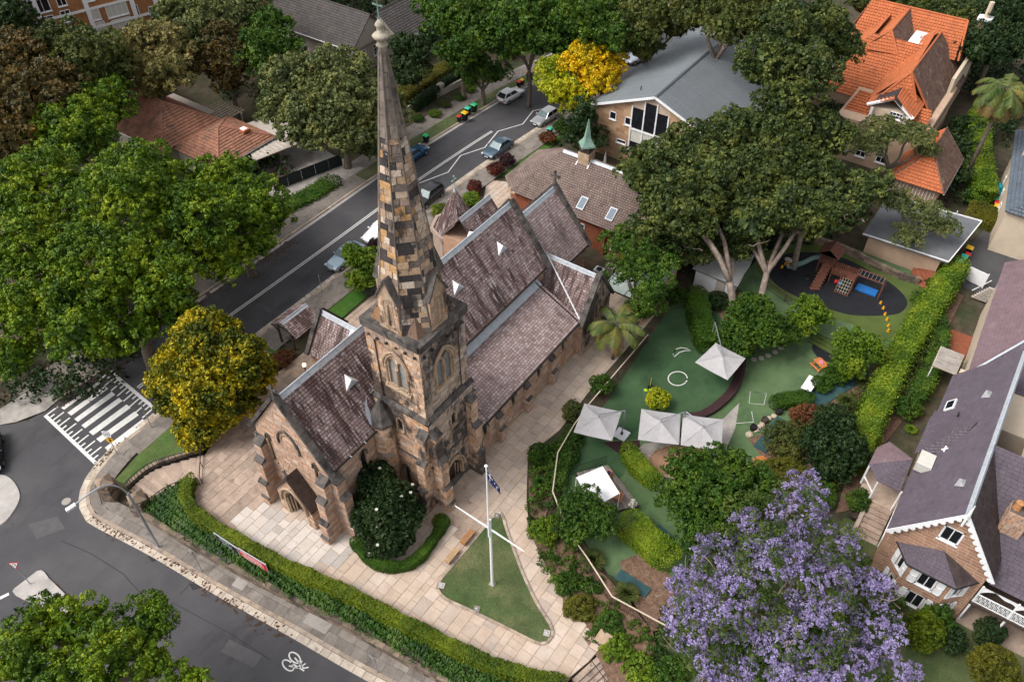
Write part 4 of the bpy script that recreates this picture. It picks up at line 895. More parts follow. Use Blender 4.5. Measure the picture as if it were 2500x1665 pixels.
# ------------------------------------------------------------------ lychgate on the side street
lg = thing('lychgate', 'small dark timber lychgate with a slate gable roof beside the side street', 'gate')
LX0, LX1, LYc, LZ0, LZ1 = 31.9, 35.1, 48.0, 1.95, 3.0
slates([(LX0, LYc-1.7, LZ0), (LX1, LYc-1.7, LZ0), (LX1, LYc, LZ1), (LX0, LYc, LZ1)], mt['slatey'], lg, row=.22, seed=140); slates([(LX1, LYc+1.7, LZ0), (LX0, LYc+1.7, LZ0), (LX0, LYc, LZ1), (LX1, LYc, LZ1)], mt['slatey'], lg, row=.22, seed=141)
o = ridge((LX0, LYc, LZ1), (LX1, LYc, LZ1), .6, .3); o.parent = lg
for x in (LX0+.15, LX1-.15):
    b = MB()
    for s in (-1, 1): b.bar((x, LYc+s*.85, -.3), (x, LYc+s*.85, 2.4), .16); b.bar((x, LYc+s*1.7, 1.85), (x, LYc, 2.92), .14); b.bar((x, LYc+s*.85, 1.3), (x, LYc+s*1.5, 2.0), .1)
    b.bar((x, LYc-1.0, 2.2), (x, LYc+1.0, 2.2), .14); b.bar((x, LYc-.95, -.05), (x, LYc+.95, -.05), .2); b.build('timber_frame', mt['timber'], lg)
# ================================================================== plants
LM = {}
LM['fig'] = leafmat('fig_leaves', [(.018, .046, .003), (.04, .092, .004), (.085, .155, .005), (.155, .225, .007), (.25, .30, .01)])
LM['green'] = leafmat('green_leaves', [(.014, .04, .005), (.03, .078, .007), (.06, .12, .01), (.11, .165, .015)])
LM['dark'] = leafmat('dark_leaves', [(.008, .022, .006), (.014, .036, .008), (.026, .052, .012), (.05, .07, .02)])
LM['olive'] = leafmat('olive_leaves', [(.022, .035, .008), (.045, .065, .012), (.085, .10, .02), (.15, .145, .028)])
LM['grey'] = leafmat('grey_green_leaves', [(.035, .05, .016), (.075, .10, .03), (.14, .16, .05), (.23, .22, .055)])
LM['khaki'] = leafmat('khaki_leaves', [(.05, .06, .015), (.13, .12, .035), (.24, .20, .065), (.33, .27, .10)])
LM['brown'] = leafmat('brown_leaves', [(.03, .032, .012), (.06, .052, .016), (.11, .078, .022), (.21, .115, .025)])
LM['gum'] = leafmat('gum_leaves', [(.016, .032, .01), (.036, .06, .014), (.08, .105, .022), (.16, .17, .032)])
LM['gold'] = leafmat('gold_leaves', [(.02, .042, .004), (.05, .078, .005), (.18, .175, .007), (.46, .36, .01), (.66, .48, .012)])
LM['yellow'] = leafmat('yellow_leaves', [(.24, .24, .01), (.48, .38, .01), (.72, .46, .006), (.85, .5, .006)])
LM['lime'] = leafmat('lime_leaves', [(.12, .18, .008), (.24, .3, .01), (.42, .42, .012), (.6, .5, .012)])
LM['purple'] = leafmat('jacaranda_flowers', [(.2, .155, .3), (.29, .235, .43), (.37, .31, .54), (.46, .40, .62)], .3)
LM['jgreen'] = leafmat('jacaranda_leaves', [(.02, .04, .006), (.05, .085, .012), (.1, .13, .02)])
LM['hedge'] = leafmat('hedge_leaves', [(.03, .06, .003), (.07, .11, .004), (.125, .165, .006), (.17, .2, .008)])
LM['box'] = leafmat('box_leaves', [(.016, .045, .003), (.035, .085, .005), (.06, .125, .008)])
LM['strap'] = leafmat('strap_leaves', [(.012, .04, .005), (.025, .075, .008), (.05, .115, .012), (.1, .16, .03)])
LM['rust'] = leafmat('rust_leaves', [(.06, .025, .01), (.14, .05, .018), (.22, .09, .03)])
LM['red'] = leafmat('red_leaves', [(.03, .012, .008), (.10, .02, .012), (.17, .035, .018)])
LM['plum'] = leafmat('plum_leaves', [(.02, .01, .012), (.05, .018, .025), (.09, .035, .045)])
LM['bright'] = leafmat('bright_leaves', [(.035, .08, .005), (.08, .15, .008), (.15, .22, .012), (.23, .28, .015)])
LM['silver'] = leafmat('silver_leaves', [(.08, .10, .08), (.15, .17, .14), (.22, .24, .21)])
LM['moss'] = leafmat('mossy_leaves', [(.05, .06, .006), (.10, .10, .008), (.16, .145, .012)])
LM['palm'] = leafmat('palm_leaves', [(.03, .06, .012), (.06, .1, .02), (.13, .15, .03), (.2, .15, .03)])
LM['drypalm'] = leafmat('dry_palm_leaves', [(.05, .06, .015), (.13, .10, .03), (.24, .15, .05), (.3, .2, .09)])
LM['flower'] = leafmat('white_petals', [(.6, .58, .5), (.75, .73, .66)])
mt['bark'] = M('bark', (.11, .085, .065), .95, .3, 3, col2=(.17, .14, .115), bump=.6, bscale=12)
mt['palebark'] = M('pale_bark', (.25, .2, .165), .9, .25, 2, col2=(.17, .13, .105), bump=.4, bscale=10)

def npmesh(name, V, nq, m):
    """quads only, from an array of 4*n vertices"""
    me = bpy.data.meshes.new(name); n = len(V); me.vertices.add(n); me.vertices.foreach_set('co', np.ascontiguousarray(V, dtype=np.float32).ravel())
    me.loops.add(n); me.loops.foreach_set('vertex_index', np.arange(n, dtype=np.int32)); me.polygons.add(n//4)
    me.polygons.foreach_set('loop_start', np.arange(0, n, 4, dtype=np.int32))
    try: me.polygons.foreach_set('loop_total', np.full(n//4, 4, dtype=np.int32))
    except Exception: pass
    me.materials.append(m); me.update(calc_edges=True); return me
def unit(a): return a/np.maximum(np.linalg.norm(a, axis=1, keepdims=True), 1e-9)
def leafquads(P, N, L, Wd, rng, curl=.0):
    T = unit(np.cross(N, rng.normal(size=N.shape))); B = np.cross(N, T); L = L[:, None]; Wd = Wd[:, None]
    return np.stack([P-T*L*.5, P+B*Wd*.5-N*L*curl, P+T*L*.5, P-B*Wd*.5-N*L*curl], 1).reshape(-1, 3)
def crown_pts(lobes, rng, leaf, cr, cover, asp, low=-.35, drop=.62, inner=.35, rough=.6, up=.45, hide=.82):
    lb = np.array(lobes, float); C = []; O = []
    for i, (x, y, z, a, b, c) in enumerate(lb):
        area = 4*math.pi*(((a*b)**1.6+(a*c)**1.6+(b*c)**1.6)/3)**(1/1.6); n = int(area*1.15/(math.pi*cr*cr))+3
        d = unit(rng.normal(size=(n, 3))); k = (d[:, 2] > low) | (rng.random(n) < .25); d = d[k]
        p = np.array([x, y, z])+d*np.array([a, b, c])*(rng.uniform(.78, 1.02, len(d))[:, None])
        ok = np.ones(len(p), bool)
        for j, q in enumerate(lb):
            if j != i: ok &= (((p-q[:3])/q[3:])**2).sum(1) > hide**2
        C.append(p[ok]); O.append(d[ok])
    C = np.concatenate(C); O = np.concatenate(O); R = cr*rng.uniform(.65, 1.3, len(C))
    m = (cover*2*math.pi*R*R/(leaf*leaf*asp*.5)*.5).astype(int)+4; m = (m*rng.uniform(.55, 1.2, len(m))).astype(int)+3
    ci = np.repeat(np.arange(len(C)), m); d = unit(rng.normal(size=(len(ci), 3))+O[ci]*.55+np.array([0, 0, up]))
    P = C[ci]+d*(R[ci]*rng.uniform(.55, 1.05, len(ci)))[:, None]*np.array([1, 1, drop+.2]); N = unit(d+rng.normal(size=d.shape)*rough)
    if inner:
        n = int(len(P)*inner); j = rng.integers(0, len(lb), n); dd = unit(rng.normal(size=(n, 3)))
        Q = lb[j, :3]+dd*lb[j, 3:]*rng.uniform(.25, .82, n)[:, None]; P = np.concatenate([P, Q]); N = np.concatenate([N, unit(dd+rng.normal(size=dd.shape))])
    return P, N
def heads_of(lobes, r, rng, low=-.3, space=1.3):
    """rounded foliage heads spread over the lobes with gaps between them"""
    out = []; lb = np.array(lobes, float)
    for i, (x, y, z, a, b, c) in enumerate(lb):
        n = int(4*math.pi*a*(a+c)/2/(r*r))+4; d = unit(rng.normal(size=(n, 3))); d = d[d[:, 2] > low]
        for q in np.array([x, y, z])+d*np.array([a, b, c])*rng.uniform(.86, 1.03, len(d))[:, None]:
            if any(j != i and (((q-o[:3])/o[3:])**2).sum() < .66 for j, o in enumerate(lb)): continue
            if any((q[0]-o[0])**2+(q[1]-o[1])**2+(q[2]-o[2])**2 < (space*r)**2 for o in out): continue
            s = r*rng.uniform(.75, 1.25); out.append((q[0], q[1], q[2], s, s, s*.72))
    return out
def crown_mesh(name, lobes, m, leaf=.26, cr=.85, cover=1.5, asp=.6, seed=1, heads=0, space=1.3, fill=.15, **k):
    rng = np.random.default_rng(seed)
    if heads:
        hd = heads_of(lobes, heads, rng, k.get('low', -.3), space); k2 = dict(k); k2['inner'] = 0; k2['hide'] = .75; P, N = crown_pts(hd, rng, leaf, heads*.36, cover, asp, **k2)
        lb = np.array(lobes, float); nf = n = int(len(P)*fill); j = rng.integers(0, len(lb), n); dd = unit(rng.normal(size=(n, 3))); P = np.concatenate([P, lb[j, :3]+dd*lb[j, 3:]*rng.uniform(.5, .84, n)[:, None]]); N = np.concatenate([N, unit(dd+rng.normal(size=dd.shape)*.6)])
    else: nf = 0; P, N = crown_pts(lobes, rng, leaf, cr, cover, asp, **k)
    s = rng.uniform(.65, 1.25, len(P))
    if nf: s[-nf:] *= 2.6
    return npmesh(name, leafquads(P, N, leaf*s, leaf*asp*s, rng), 0, m)
def limbs(base, tips, r0, m, parent, fork=.5, name='trunk', seed=3, wob=.35, n=7):
    """tapered trunk with limbs to the given points"""
    rg = random.Random(seed); base = Vector(base); c = sum((Vector(t) for t in tips), Vector())/len(tips); f = base.lerp(c, fork); f.x = base.x*.6+f.x*.4; f.y = base.y*.6+f.y*.4
    b = MB(); P = [base-Vector((0, 0, .3)), base.lerp(f, .5)+Vector((rg.uniform(-1, 1), rg.uniform(-1, 1), 0))*wob*.4, f]; b.tube(smooth_path(P, 3), [r0*1.25]+[r0*(1-.06*i) for i in range(6)], n)
    for t in tips:
        t = Vector(t); L = (t-f).length; k = [f]+[f.lerp(t, s)+Vector((rg.uniform(-1, 1), rg.uniform(-1, 1), rg.uniform(-.3, 1)))*wob*L*.22 for s in (.35, .7)]+[t]
        sp_ = smooth_path(k, 3); b.tube(sp_, [max(.02, r0*.62*(1-i/len(sp_)*.85)) for i in range(len(sp_))], 6)
    return b.build(name, m, parent, True)
def lobe(px, py, z, rpx, sz=.8): 
    p = G(px*1.0620, py*1.0620, z); r = rpx*1.0620*depth(p)/FPX; return (p.x, p.y, z, r, r, r*sz)
TREES = {}
def tree(name, label, m, lobes, zs=None, leaf=.26, cr=.85, cover=1.35, seed=1, bark='bark', group=None, base=None, r0=.35, cat='tree', sz=.8, trunk=True, asp=.6, heads=1.0, **k):
    """lobes: (x, y, height, radius) as surveyed in the 2354 px view; the trunk stands under them"""
    lb = [lobe(*q, sz) if len(q) == 4 else q for q in lobes]
    if heads: lb = [(x, y, z, max(a*.7, a-.3*heads), max(a*.7, a-.3*heads), max(c*.7, c-.25*heads)) for x, y, z, a, b_, c in lb]
    if base is None: base = (sum(l[0] for l in lb)/len(lb), sum(l[1] for l in lb)/len(lb))
    z = zt(base[0]); t = thing(name, label, cat, group, (base[0], base[1], z))
    loc = [(l[0]-base[0], l[1]-base[1], l[2]-z, l[3], l[4], l[5]) for l in lb]
    me = crown_mesh('crown', loc, LM[m], leaf, cr, cover*.62, asp, seed, heads, **k); link(bpy.data.objects.new('crown', me), t)
    if trunk: limbs((0, 0, 0), [(l[0], l[1], l[2]-.15*l[5]) for l in loc[::1 if len(loc) < 5 else 2]], r0, mt[bark], t, seed=seed, fork=.62 if bark == 'palebark' and heads > .6 else .5, wob=.6 if bark == 'palebark' else .35)
    return t
def frame_from(o): return o
# the big figs that hide the far side of the street
FG = 'fig trees along the side street'
tree('fig_tree', 'bright green fig tree in front of the red tiled cottage', 'fig', [(230, 250, 9, 70), (180, 315, 9.5, 95), (325, 400, 9.5, 88), (255, 215, 9, 40)], seed=11, group=FG, r0=.5, heads=.95, space=1.42, fill=.12, rough=.42, cover=1.7, leaf=.285)
tree('fig_tree', 'green fig tree with a branch overhanging the road beside the white kerb slab', 'fig', [(480, 425, 8.5, 72), (570, 480, 8, 85), (620, 500, 6.5, 45), (455, 520, 9, 105), (520, 600, 6.5, 55), (545, 400, 7.5, 45), (590, 560, 6, 45)], seed=12, group=FG, r0=.5, heads=.95, space=1.42, fill=.12, rough=.42, cover=1.7, leaf=.285)
tree('fig_tree', 'broad fig tree at the left edge behind the pedestrian ramp', 'fig', [(110, 440, 10, 105), (80, 570, 9.5, 105), (50, 710, 8, 90), (30, 820, 6, 60), (20, 450, 9, 80)], seed=13, group=FG, r0=.55, heads=.95, space=1.42, fill=.12, rough=.42, cover=1.7, leaf=.285)
tree('fig_tree', 'largest fig tree, spreading over the kerb above the zebra crossing', 'fig', [(285, 480, 11, 120), (235, 620, 10, 115), (370, 650, 9, 90), (195, 755, 7.5, 85), (325, 750, 6.5, 55), (260, 790, 5.5, 45), (410, 720, 6.5, 50), (140, 700, 8.5, 70)], seed=14, group=FG, r0=.6, heads=.95, space=1.42, fill=.12, rough=.42, cover=1.7, leaf=.285)
tree('fig_tree', 'fig tree rising from the bottom left corner over the traffic island', 'fig', [(95, 1440, 7.5, 65), (190, 1440, 8, 75), (345, 1410, 7, 45), (330, 1450, 7.5, 60), (60, 1520, 8, 75), (240, 1520, 8.5, 85), (350, 1520, 7.5, 55), (440, 1560, 7, 40), (150, 1570, 8, 80), (360, 1385, 6.5, 30)], seed=15, group=FG, r0=.5, leaf=.2, cr=.6, heads=.8, space=1.25, rough=.4, cover=1.7)
# behind the figs
tree('brown_tree', 'tall rusty brown tree at the left edge above the figs', 'brown', [(40, 150, 11, 85), (60, 250, 11, 105), (120, 210, 11, 75), (20, 330, 10, 75), (-20, 200, 11, 80), (150, 270, 9, 55)], seed=16, cover=1.1, leaf=.46)
tree('dark_conifer', 'dark narrow evergreen at the top left corner before the brick flats', 'dark', [(20, 20, 14, 45), (40, 60, 12, 45), (15, 90, 10, 50), (30, -20, 15, 35)], seed=17, leaf=.32)
tree('olive_tree', 'dull green tree in front of the lower windows of the brick flats', 'olive', [(150, 100, 12, 60), (215, 130, 12, 75), (250, 170, 10, 60), (180, 170, 10, 70), (120, 140, 10, 55)], seed=18, leaf=.38)
tree('khaki_tree', 'round khaki flowering tree behind the red tiled cottage', 'khaki', [(340, 100, 11, 60), (390, 110, 10.5, 50), (320, 150, 9.5, 50), (380, 165, 9, 60), (350, 200, 7, 40)], seed=19, leaf=.38, cover=1.5)
tree('olive_tree', 'yellowish olive tree covering the right end of the brick flats', 'grey', [(410, 20, 11, 50), (470, 30, 11, 55), (530, 50, 10, 50), (450, 80, 10, 50), (560, 20, 9, 50), (500, 0, 11, 40)], seed=20, leaf=.38)
tree('russet_tree', 'fine leaved russet olive tree between the khaki and dark green trees', 'brown', [(515, 105, 9, 50), (540, 140, 8, 50), (490, 150, 7.5, 45), (530, 185, 6, 35)], seed=21, leaf=.38)
tree('green_tree', 'dense deep green tree left of the dark roofed house', 'green', [(620, 70, 9.5, 50), (600, 120, 9, 55), (655, 120, 8.5, 45), (630, 165, 7, 50)], seed=22, leaf=.38, cover=1.5)
tree('camphor_tree', 'grey green spreading tree over the driveway left of the spire', 'grey', [(680, 190, 9, 75), (780, 180, 9.5, 85), (845, 240, 8, 60), (720, 285, 8, 80), (805, 310, 7, 65), (640, 250, 7.5, 50), (900, 250, 6, 45), (770, 245, 9.5, 80), (850, 330, 5, 45)], seed=23, leaf=.38, cover=1.5, r0=.5, rough=.45)
tree('magnolia_tree', 'dark magnolia with pale flowers against the dark roofed house', 'dark', [(925, 110, 7, 38), (960, 120, 6.5, 38), (940, 165, 5, 50), (985, 90, 6, 25)], seed=24, leaf=.3)
tree('brush_box', 'tall dark green street tree right of the dark roofed house', 'green', [(1040, 50, 11, 60), (1090, 90, 10, 55), (1050, 120, 8, 45), (1000, 20, 10, 45), (1120, 30, 11, 60)], seed=25, leaf=.38, group='dense trees along the far pavement')
tree('brush_box', 'tall dark green street tree above the white hatchback', 'green', [(1190, 40, 12, 70), (1240, 90, 10, 55), (1170, 100, 9, 50), (1270, 20, 12, 60)], seed=26, leaf=.38, group='dense trees along the far pavement')
tree('brush_box', 'tall dark green street tree above the yellow tree', 'green', [(1340, 50, 12, 70), (1410, 80, 11, 60), (1300, 110, 9, 45), (1380, 0, 12, 60), (1330, 120, 8, 40)], seed=27, leaf=.38, group='dense trees along the far pavement')
tree('brush_box', 'tall dark green street tree left of the grey metal roof', 'olive', [(1470, 60, 12, 60), (1530, 20, 13, 60), (1480, 110, 9, 40), (1450, 0, 12, 50), (1555, 60, 11, 40)], seed=28, leaf=.38, group='dense trees along the far pavement')
tree('young_tree', 'small light green tree leaning over the far pavement by the hedge', 'green', [(1105, 150, 5.5, 40), (1140, 170, 4.5, 30), (1080, 180, 4, 28)], seed=29, leaf=.22)
tree('robinia_tree', 'yellow and lime robinia tree at the street kerb', 'yellow', [(1385, 140, 8, 50), (1340, 150, 8.5, 55), (1400, 165, 7, 38), (1360, 190, 7, 50), (1310, 130, 8, 30)], seed=30, leaf=.26, cr=.7, base=(88.2, 47.2), heads=.8)
tree('robinia_tree', 'lime green lower left crown of the yellow robinia at the kerb', 'lime', [(1275, 165, 7.5, 42), (1285, 210, 6.5, 45), (1330, 235, 5.5, 42), (1260, 190, 7, 25)], seed=31, leaf=.26, cr=.7, base=(86.2, 47.6), heads=.8)
tree('magnolia_tree', 'dark cone shaped magnolia at the corner of the metal roofed hall', 'dark', [(1345, 250, 6.5, 26), (1335, 285, 5, 38), (1345, 320, 3, 45)], seed=32, leaf=.26)
for i, (lbl, lb, mm) in enumerate((('tall thin gum tree over the ridge of the metal roofed hall', [(1590, 30, 14, 55), (1690, 50, 15, 75), (1740, 20, 15, 60), (1640, 20, 14, 50)], 'olive'),
                                   ('tall gum tree with bare limbs between the metal and orange roofs', [(1800, 80, 15, 80), (1880, 60, 14, 60), (1760, 150, 14, 70), (1850, 170, 13, 75), (1930, 110, 12, 50), (1800, 230, 12, 60)], 'gum'))):
    tree('gum_tree', lbl, mm, lb, seed=40+i, leaf=.36, cr=.7, cover=1.1, bark='palebark', group='tall gum trees', r0=.5, heads=.9, space=1.25, fill=.16)
tree('gum_tree', 'gum tree with pale twisting limbs leaning over the hall with skylights', 'gum', [(1500, 400, 9, 80), (1590, 340, 9, 65), (1560, 480, 9, 90), (1480, 545, 7, 60), (1640, 400, 10, 70), (1590, 570, 4.5, 55), (1700, 560, 5, 50), (1540, 540, 6, 60)], seed=42, leaf=.37, cr=.65, cover=.95, bark='palebark', group='tall gum trees', base=(56.5, 14.2), r0=.45, heads=.9, space=1.25, fill=.16)
tree('gum_tree', 'gum tree spreading in front of the orange tiled house', 'gum', [(1700, 320, 9, 80), (1800, 330, 9, 80), (1890, 320, 8, 70), (1750, 400, 8, 80), (1850, 410, 7, 80), (1700, 440, 8, 75), (1680, 520, 5.5, 65), (1640, 480, 7, 60)], seed=43, leaf=.37, cr=.65, cover=1., bark='palebark', group='tall gum trees', base=(58, 12.6), r0=.4, heads=.9, space=1.25, fill=.16)
tree('gum_tree', 'low dark gum tree over the white corrugated shed and black playground', 'gum', [(1800, 490, 8, 70), (1880, 500, 7.5, 60), (1720, 510, 8.5, 55), (1940, 470, 7.5, 55), (1990, 430, 8, 50)], seed=44, leaf=.37, cr=.65, cover=1., bark='palebark', group='tall gum trees', heads=.9, space=1.25, fill=.16)
tree('garden_tree', 'dense dark tree behind the palm at the transept', 'green', [(1460, 610, 7, 55), (1500, 670, 6, 50), (1430, 560, 7, 40), (1510, 610, 6.5, 50), (1480, 710, 4, 38)], seed=45, leaf=.22, cr=.6)
tree('wattle_tree', 'feathery flat topped wattle tree in front of the orange house', 'grey', [(2040, 300, 8, 55), (2100, 310, 7.5, 50), (2000, 330, 7, 40), (2130, 345, 6, 30)], seed=46, leaf=.2, cr=.5, cover=.8, sz=.35, heads=.6, space=1.4)
tree('wattle_tree', 'feathery wattle tree drooping over the flat roofed garage', 'grey', [(2120, 490, 5.5, 50), (2060, 460, 6, 45), (2170, 520, 4.8, 35), (2090, 540, 4.5, 40)], seed=47, leaf=.2, cr=.5, cover=.7, sz=.4, heads=.6, space=1.4)
tree('far_tree', 'dark tree behind the orange tiled house at the top edge', 'gum', [(2130, 30, 9, 45), (2200, 40, 9, 45), (2060, 10, 9, 40), (1990, 5, 9, 40)], seed=48, leaf=.32)
tree('far_tree', 'dark tree in the top right corner behind the palms', 'dark', [(2260, 110, 8, 60), (2330, 100, 8, 55), (2340, 30, 10, 50), (2290, 40, 10, 50)], seed=49, leaf=.32)
tree('golden_conifer', 'large rounded golden conifer beside the zebra crossing', 'gold', [(475, 785, 7.2, 78), (545, 830, 6.5, 70), (420, 850, 5.5, 70), (490, 880, 5, 95), (420, 920, 3.3, 50), (540, 905, 3.6, 62), (480, 955, 2.2, 62), (580, 860, 4.5, 50), (380, 880, 4, 40), (450, 985, 1.2, 45)], seed=50, leaf=.32, cr=.38, cover=1.35, base=(22.3, 46.4), asp=.5, up=.3, low=-.6, r0=.3, heads=.55, space=1.15, fill=.12)
# ------------------------------------------------------------------ jacaranda
jt = tree('jacaranda_tree', 'large purple flowering jacaranda beside the brick house', 'purple', [(1740, 1225, 6.5, 60), (1830, 1190, 7, 70), (1905, 1255, 6.5, 65), (1650, 1290, 6, 60), (1790, 1300, 7.5, 80), (1880, 1345, 7, 75), (1590, 1360, 5, 55), (1690, 1385, 6.5, 65), (1985, 1350, 5.5, 55), (2010, 1450, 5, 60), (1860, 1450, 6, 80), (1620, 1470, 4.5, 65), (1750, 1500, 5.5, 75), (1940, 1530, 5, 75), (1850, 1125, 5, 38), (2050, 1540, 4, 50), (1545, 1430, 4, 32), (1660, 1560, 4.5, 60), (1840, 1580, 5, 70)], seed=51, leaf=.15, cr=.42, cover=.95, bark='palebark', r0=.3, low=-.15, asp=.75, rough=1., heads=.55, space=1.7, fill=.02)
me = jt.children[0].data; lb = []
P0 = jt.location
rng = np.random.default_rng(52); lbx = [lobe(*q, .75) for q in [(1740, 1200, 7, 75), (1830, 1180, 7, 75), (1900, 1250, 6.5, 75), (1660, 1280, 6, 75), (1780, 1300, 7.5, 90), (1880, 1350, 7, 85), (1620, 1370, 5, 80), (1720, 1410, 6.5, 85), (1980, 1340, 5, 60), (2000, 1440, 4.5, 65), (1860, 1460, 6, 90), (1640, 1490, 4.5, 80), (1760, 1530, 5, 90), (1950, 1540, 4, 85)]]
lbx = [(a-P0.x, c-P0.y, z-P0.z, r, r2, r3) for a, c, z, r, r2, r3 in lbx]
link(bpy.data.objects.new('foliage', crown_mesh('foliage', lbx, LM['jgreen'], .26, .5, .42, .4, 53, inner=.2)), jt)
# bare pale limbs showing through the gum trees
def twigs(t, n, seed, r=.05, L=2.2, m='palebark'):
    rg = random.Random(seed); b = MB(); cr_ = t.children[0].data; co = cr_.vertices; nv = len(co)
    for i in range(n):
        p = Vector(co[rg.randrange(nv)].co); d = Vector((rg.gauss(0, 1), rg.gauss(0, 1), .5)).normalized(); P = [p-d*L*.5+Vector((0, 0, -.5))]
        for k in range(5): P.append(P[-1]+(d+Vector((rg.gauss(0, .5), rg.gauss(0, .5), rg.gauss(0, .3)))).normalized()*L/5)
        b.tube(P, [r*(1-.15*k) for k in range(6)], 4, False)
    o = b.build('bare_branch', mt[m], t); o['kind'] = 'stuff'
for o in list(bpy.data.objects):
    if o.name.startswith('gum_tree') and o.parent is None: twigs(o, 26, len(o.name)*3+int(o.location.x))
twigs(jt, 130, 5, .045, 2.0)
# ================================================================== other buildings
def tileramp(a, k=.18): return [tuple(c*(1+s) for c in a) for s in (-k, k*.5, -k*.4, k, 0, k*.3)]
mt['slatepurple'] = M('purple_slate', (.1, .082, .1), .75, .1, .5, ramp=tileramp((.10, .082, .102), .14), spec=.2, bump=.1, fine=.1, stain=((.15, .13, .145), .5, .58, .2, (1, 1, 1), .5))
mt['slatepink'] = M('pink_slate', (.16, .108, .12), .75, .1, .5, ramp=tileramp((.165, .112, .125), .12), spec=.2, bump=.1, fine=.1, stain=((.3, .24, .25), .5, .58, .2, (1, 1, 1), .5))
mt['slatedark'] = M('mossy_dark_slate', (.05, .036, .036), .8, .25, 1, ramp=tileramp((.055, .04, .04), .3), bump=.2, fine=.3, stain=((.17, .15, .13), 5, .66, .06))  # slopes turned from the light: their shade is in the colour, with pale specks
mt['tileorange'] = M('orange_tile', (.42, .12, .045), .7, .12, .6, ramp=tileramp((.44, .125, .045), .14), bump=.2, fine=.14, stain=[((.16, .055, .03), .35, .58, .12, (1, 1, 1), .7), ((.52, .2, .09), .6, .6, .15, (1, 1, 1), .5)])
mt['tilemoss'] = M('lichen_tile', (.13, .075, .055), .85, .25, .8, ramp=tileramp((.135, .08, .06), .25), bump=.3, fine=.3, stain=[((.3, .24, .17), .9, .58, .1, (1, 1, 1), .7), ((.05, .04, .035), 2., .58, .1)])
mt['tilered'] = M('weathered_red_tile', (.3, .135, .085), .8, .2, .7, ramp=tileramp((.3, .14, .09), .22), bump=.3, fine=.25, stain=[((.1, .075, .065), .6, .52, .15, (1, 1, 1), .7), ((.42, .14, .06), .4, .62, .1, (1, 1, 1), .7)])
mt['tilebrown'] = M('brown_tile', (.155, .10, .085), .8, .2, .6, ramp=tileramp((.185, .135, .115), .2), bump=.2, fine=.2, stain=[((.075, .05, .042), .4, .54, .15, (1, 1, 1), .8), ((.34, .24, .16), .35, .58, .1, (1, 1, 1), .55)])
mt['tiledark'] = M('dark_tile', (.07, .062, .06), .8, .15, .6, ramp=tileramp((.075, .066, .063), .22), bump=.2, fine=.2, stain=((.14, .125, .11), .8, .6, .1, (1, 1, 1), .5))
mt['metalroof'] = M('grey_metal_roof', (.22, .245, .265), .45, .06, .3, metal=.25, fine=.05, stain=((.16, .175, .19), .15, .55, .2, (1, 1, 1), .6))
mt['shedroof'] = M('pale_corrugated_iron', (.6, .6, .59), .5, .12, .6, metal=.1, stain=((.25, .21, .18), .8, .58, .15))
mt['blueroof'] = M('blue_grey_tile', (.1, .125, .155), .6, .1, .6, ramp=tileramp((.1, .125, .155), .15), fine=.12)
mt['cream'] = M('cream_render', (.56, .46, .35), .85, .08, .6, bump=.1, stain=((.36, .28, .2), .5, .6, .2, (1, 1, 1), .5))
mt['beige'] = M('beige_render', (.44, .38, .33), .85, .08, .6, bump=.1, stain=((.28, .24, .2), .6, .6, .2))
mt['peach'] = M('peach_render', (.5, .35, .25), .85, .1, .6, bump=.1, stain=((.3, .22, .17), .5, .6, .2))
mt['redbrick'] = M('red_brick', (.24, .075, .04), .9, .2, 2, ramp=tileramp((.25, .08, .042), .25), bump=.2, bscale=30)
mt['orangebrick'] = M('orange_brick', (.36, .17, .07), .9, .15, 1.5, col2=(.29, .13, .055), bump=.15, bscale=40, fine=.2)
mt['blockbrown'] = M('brown_sandstone_block', (.34, .19, .125), .85, .12, 1, ramp=tileramp((.34, .195, .13), .2), bump=.25, bscale=18, fine=.12, stain=((.45, .3, .21), .8, .6, .15, (1, 1, 1), .5))
mt['palejoint'] = M('pale_mortar', (.5, .38, .29), .9, .1, 2)
mt['sandblock'] = M('honey_sandstone_block', (.43, .27, .16), .85, .1, .6, ramp=[(.38, .22, .125), (.46, .3, .18), (.5, .345, .22), (.34, .19, .11), (.48, .32, .2), (.43, .26, .15)], bump=.15, fine=.1)
mt['skyglass'] = M('skylight_glass', (.07, .11, .15), .3, .1, 1, spec=.4, fine=0)
mt['blind'] = M('window_blind', (.55, .53, .48), .7, .08, 2)
mt['pot'] = M('terracotta', (.42, .2, .085), .85, .2, 3)

def win(f, u, v, w, h, parent, nx=2, ny=1, m='white', g='glass', bar=.06, fr=.09, name='window', n=.03, sill=True):
    """framed window standing just proud of the wall; u,v is its lower left corner"""
    b = MB(); P = lambda a, c, d=0: f.p(u+a, v+c, n+d)
    for (a, c, d, e) in ((0, 0, w, fr), (0, h-fr, w, h), (0, 0, fr, h), (w-fr, 0, w, h)): b.obox(P((a+d)/2, (c+e)/2), f.U, f.V, f.N, (d-a)/2, (e-c)/2, .05)
    for i in range(1, nx): b.obox(P(w*i/nx, h/2), f.U, f.V, f.N, bar/2, h/2-.01, .04)
    for i in range(1, ny): b.obox(P(w/2, h*i/ny), f.U, f.V, f.N, w/2-.01, bar/2, .038)
    if sill: b.obox(P(w/2, -.05, .04), f.U, f.V, f.N, w/2+.06, .05, .09)
    o = b.build(name, mt[m], parent)
    for i in range(nx):
        for j in range(ny): mesh_obj('pane', [P(w*i/nx+.02, h*j/ny+.02), P(w*(i+1)/nx-.02, h*j/ny+.02), P(w*(i+1)/nx-.02, h*(j+1)/ny-.02), P(w*i/nx+.02, h*(j+1)/ny-.02)], [(0, 1, 2, 3)], mt[g], o)
    return o
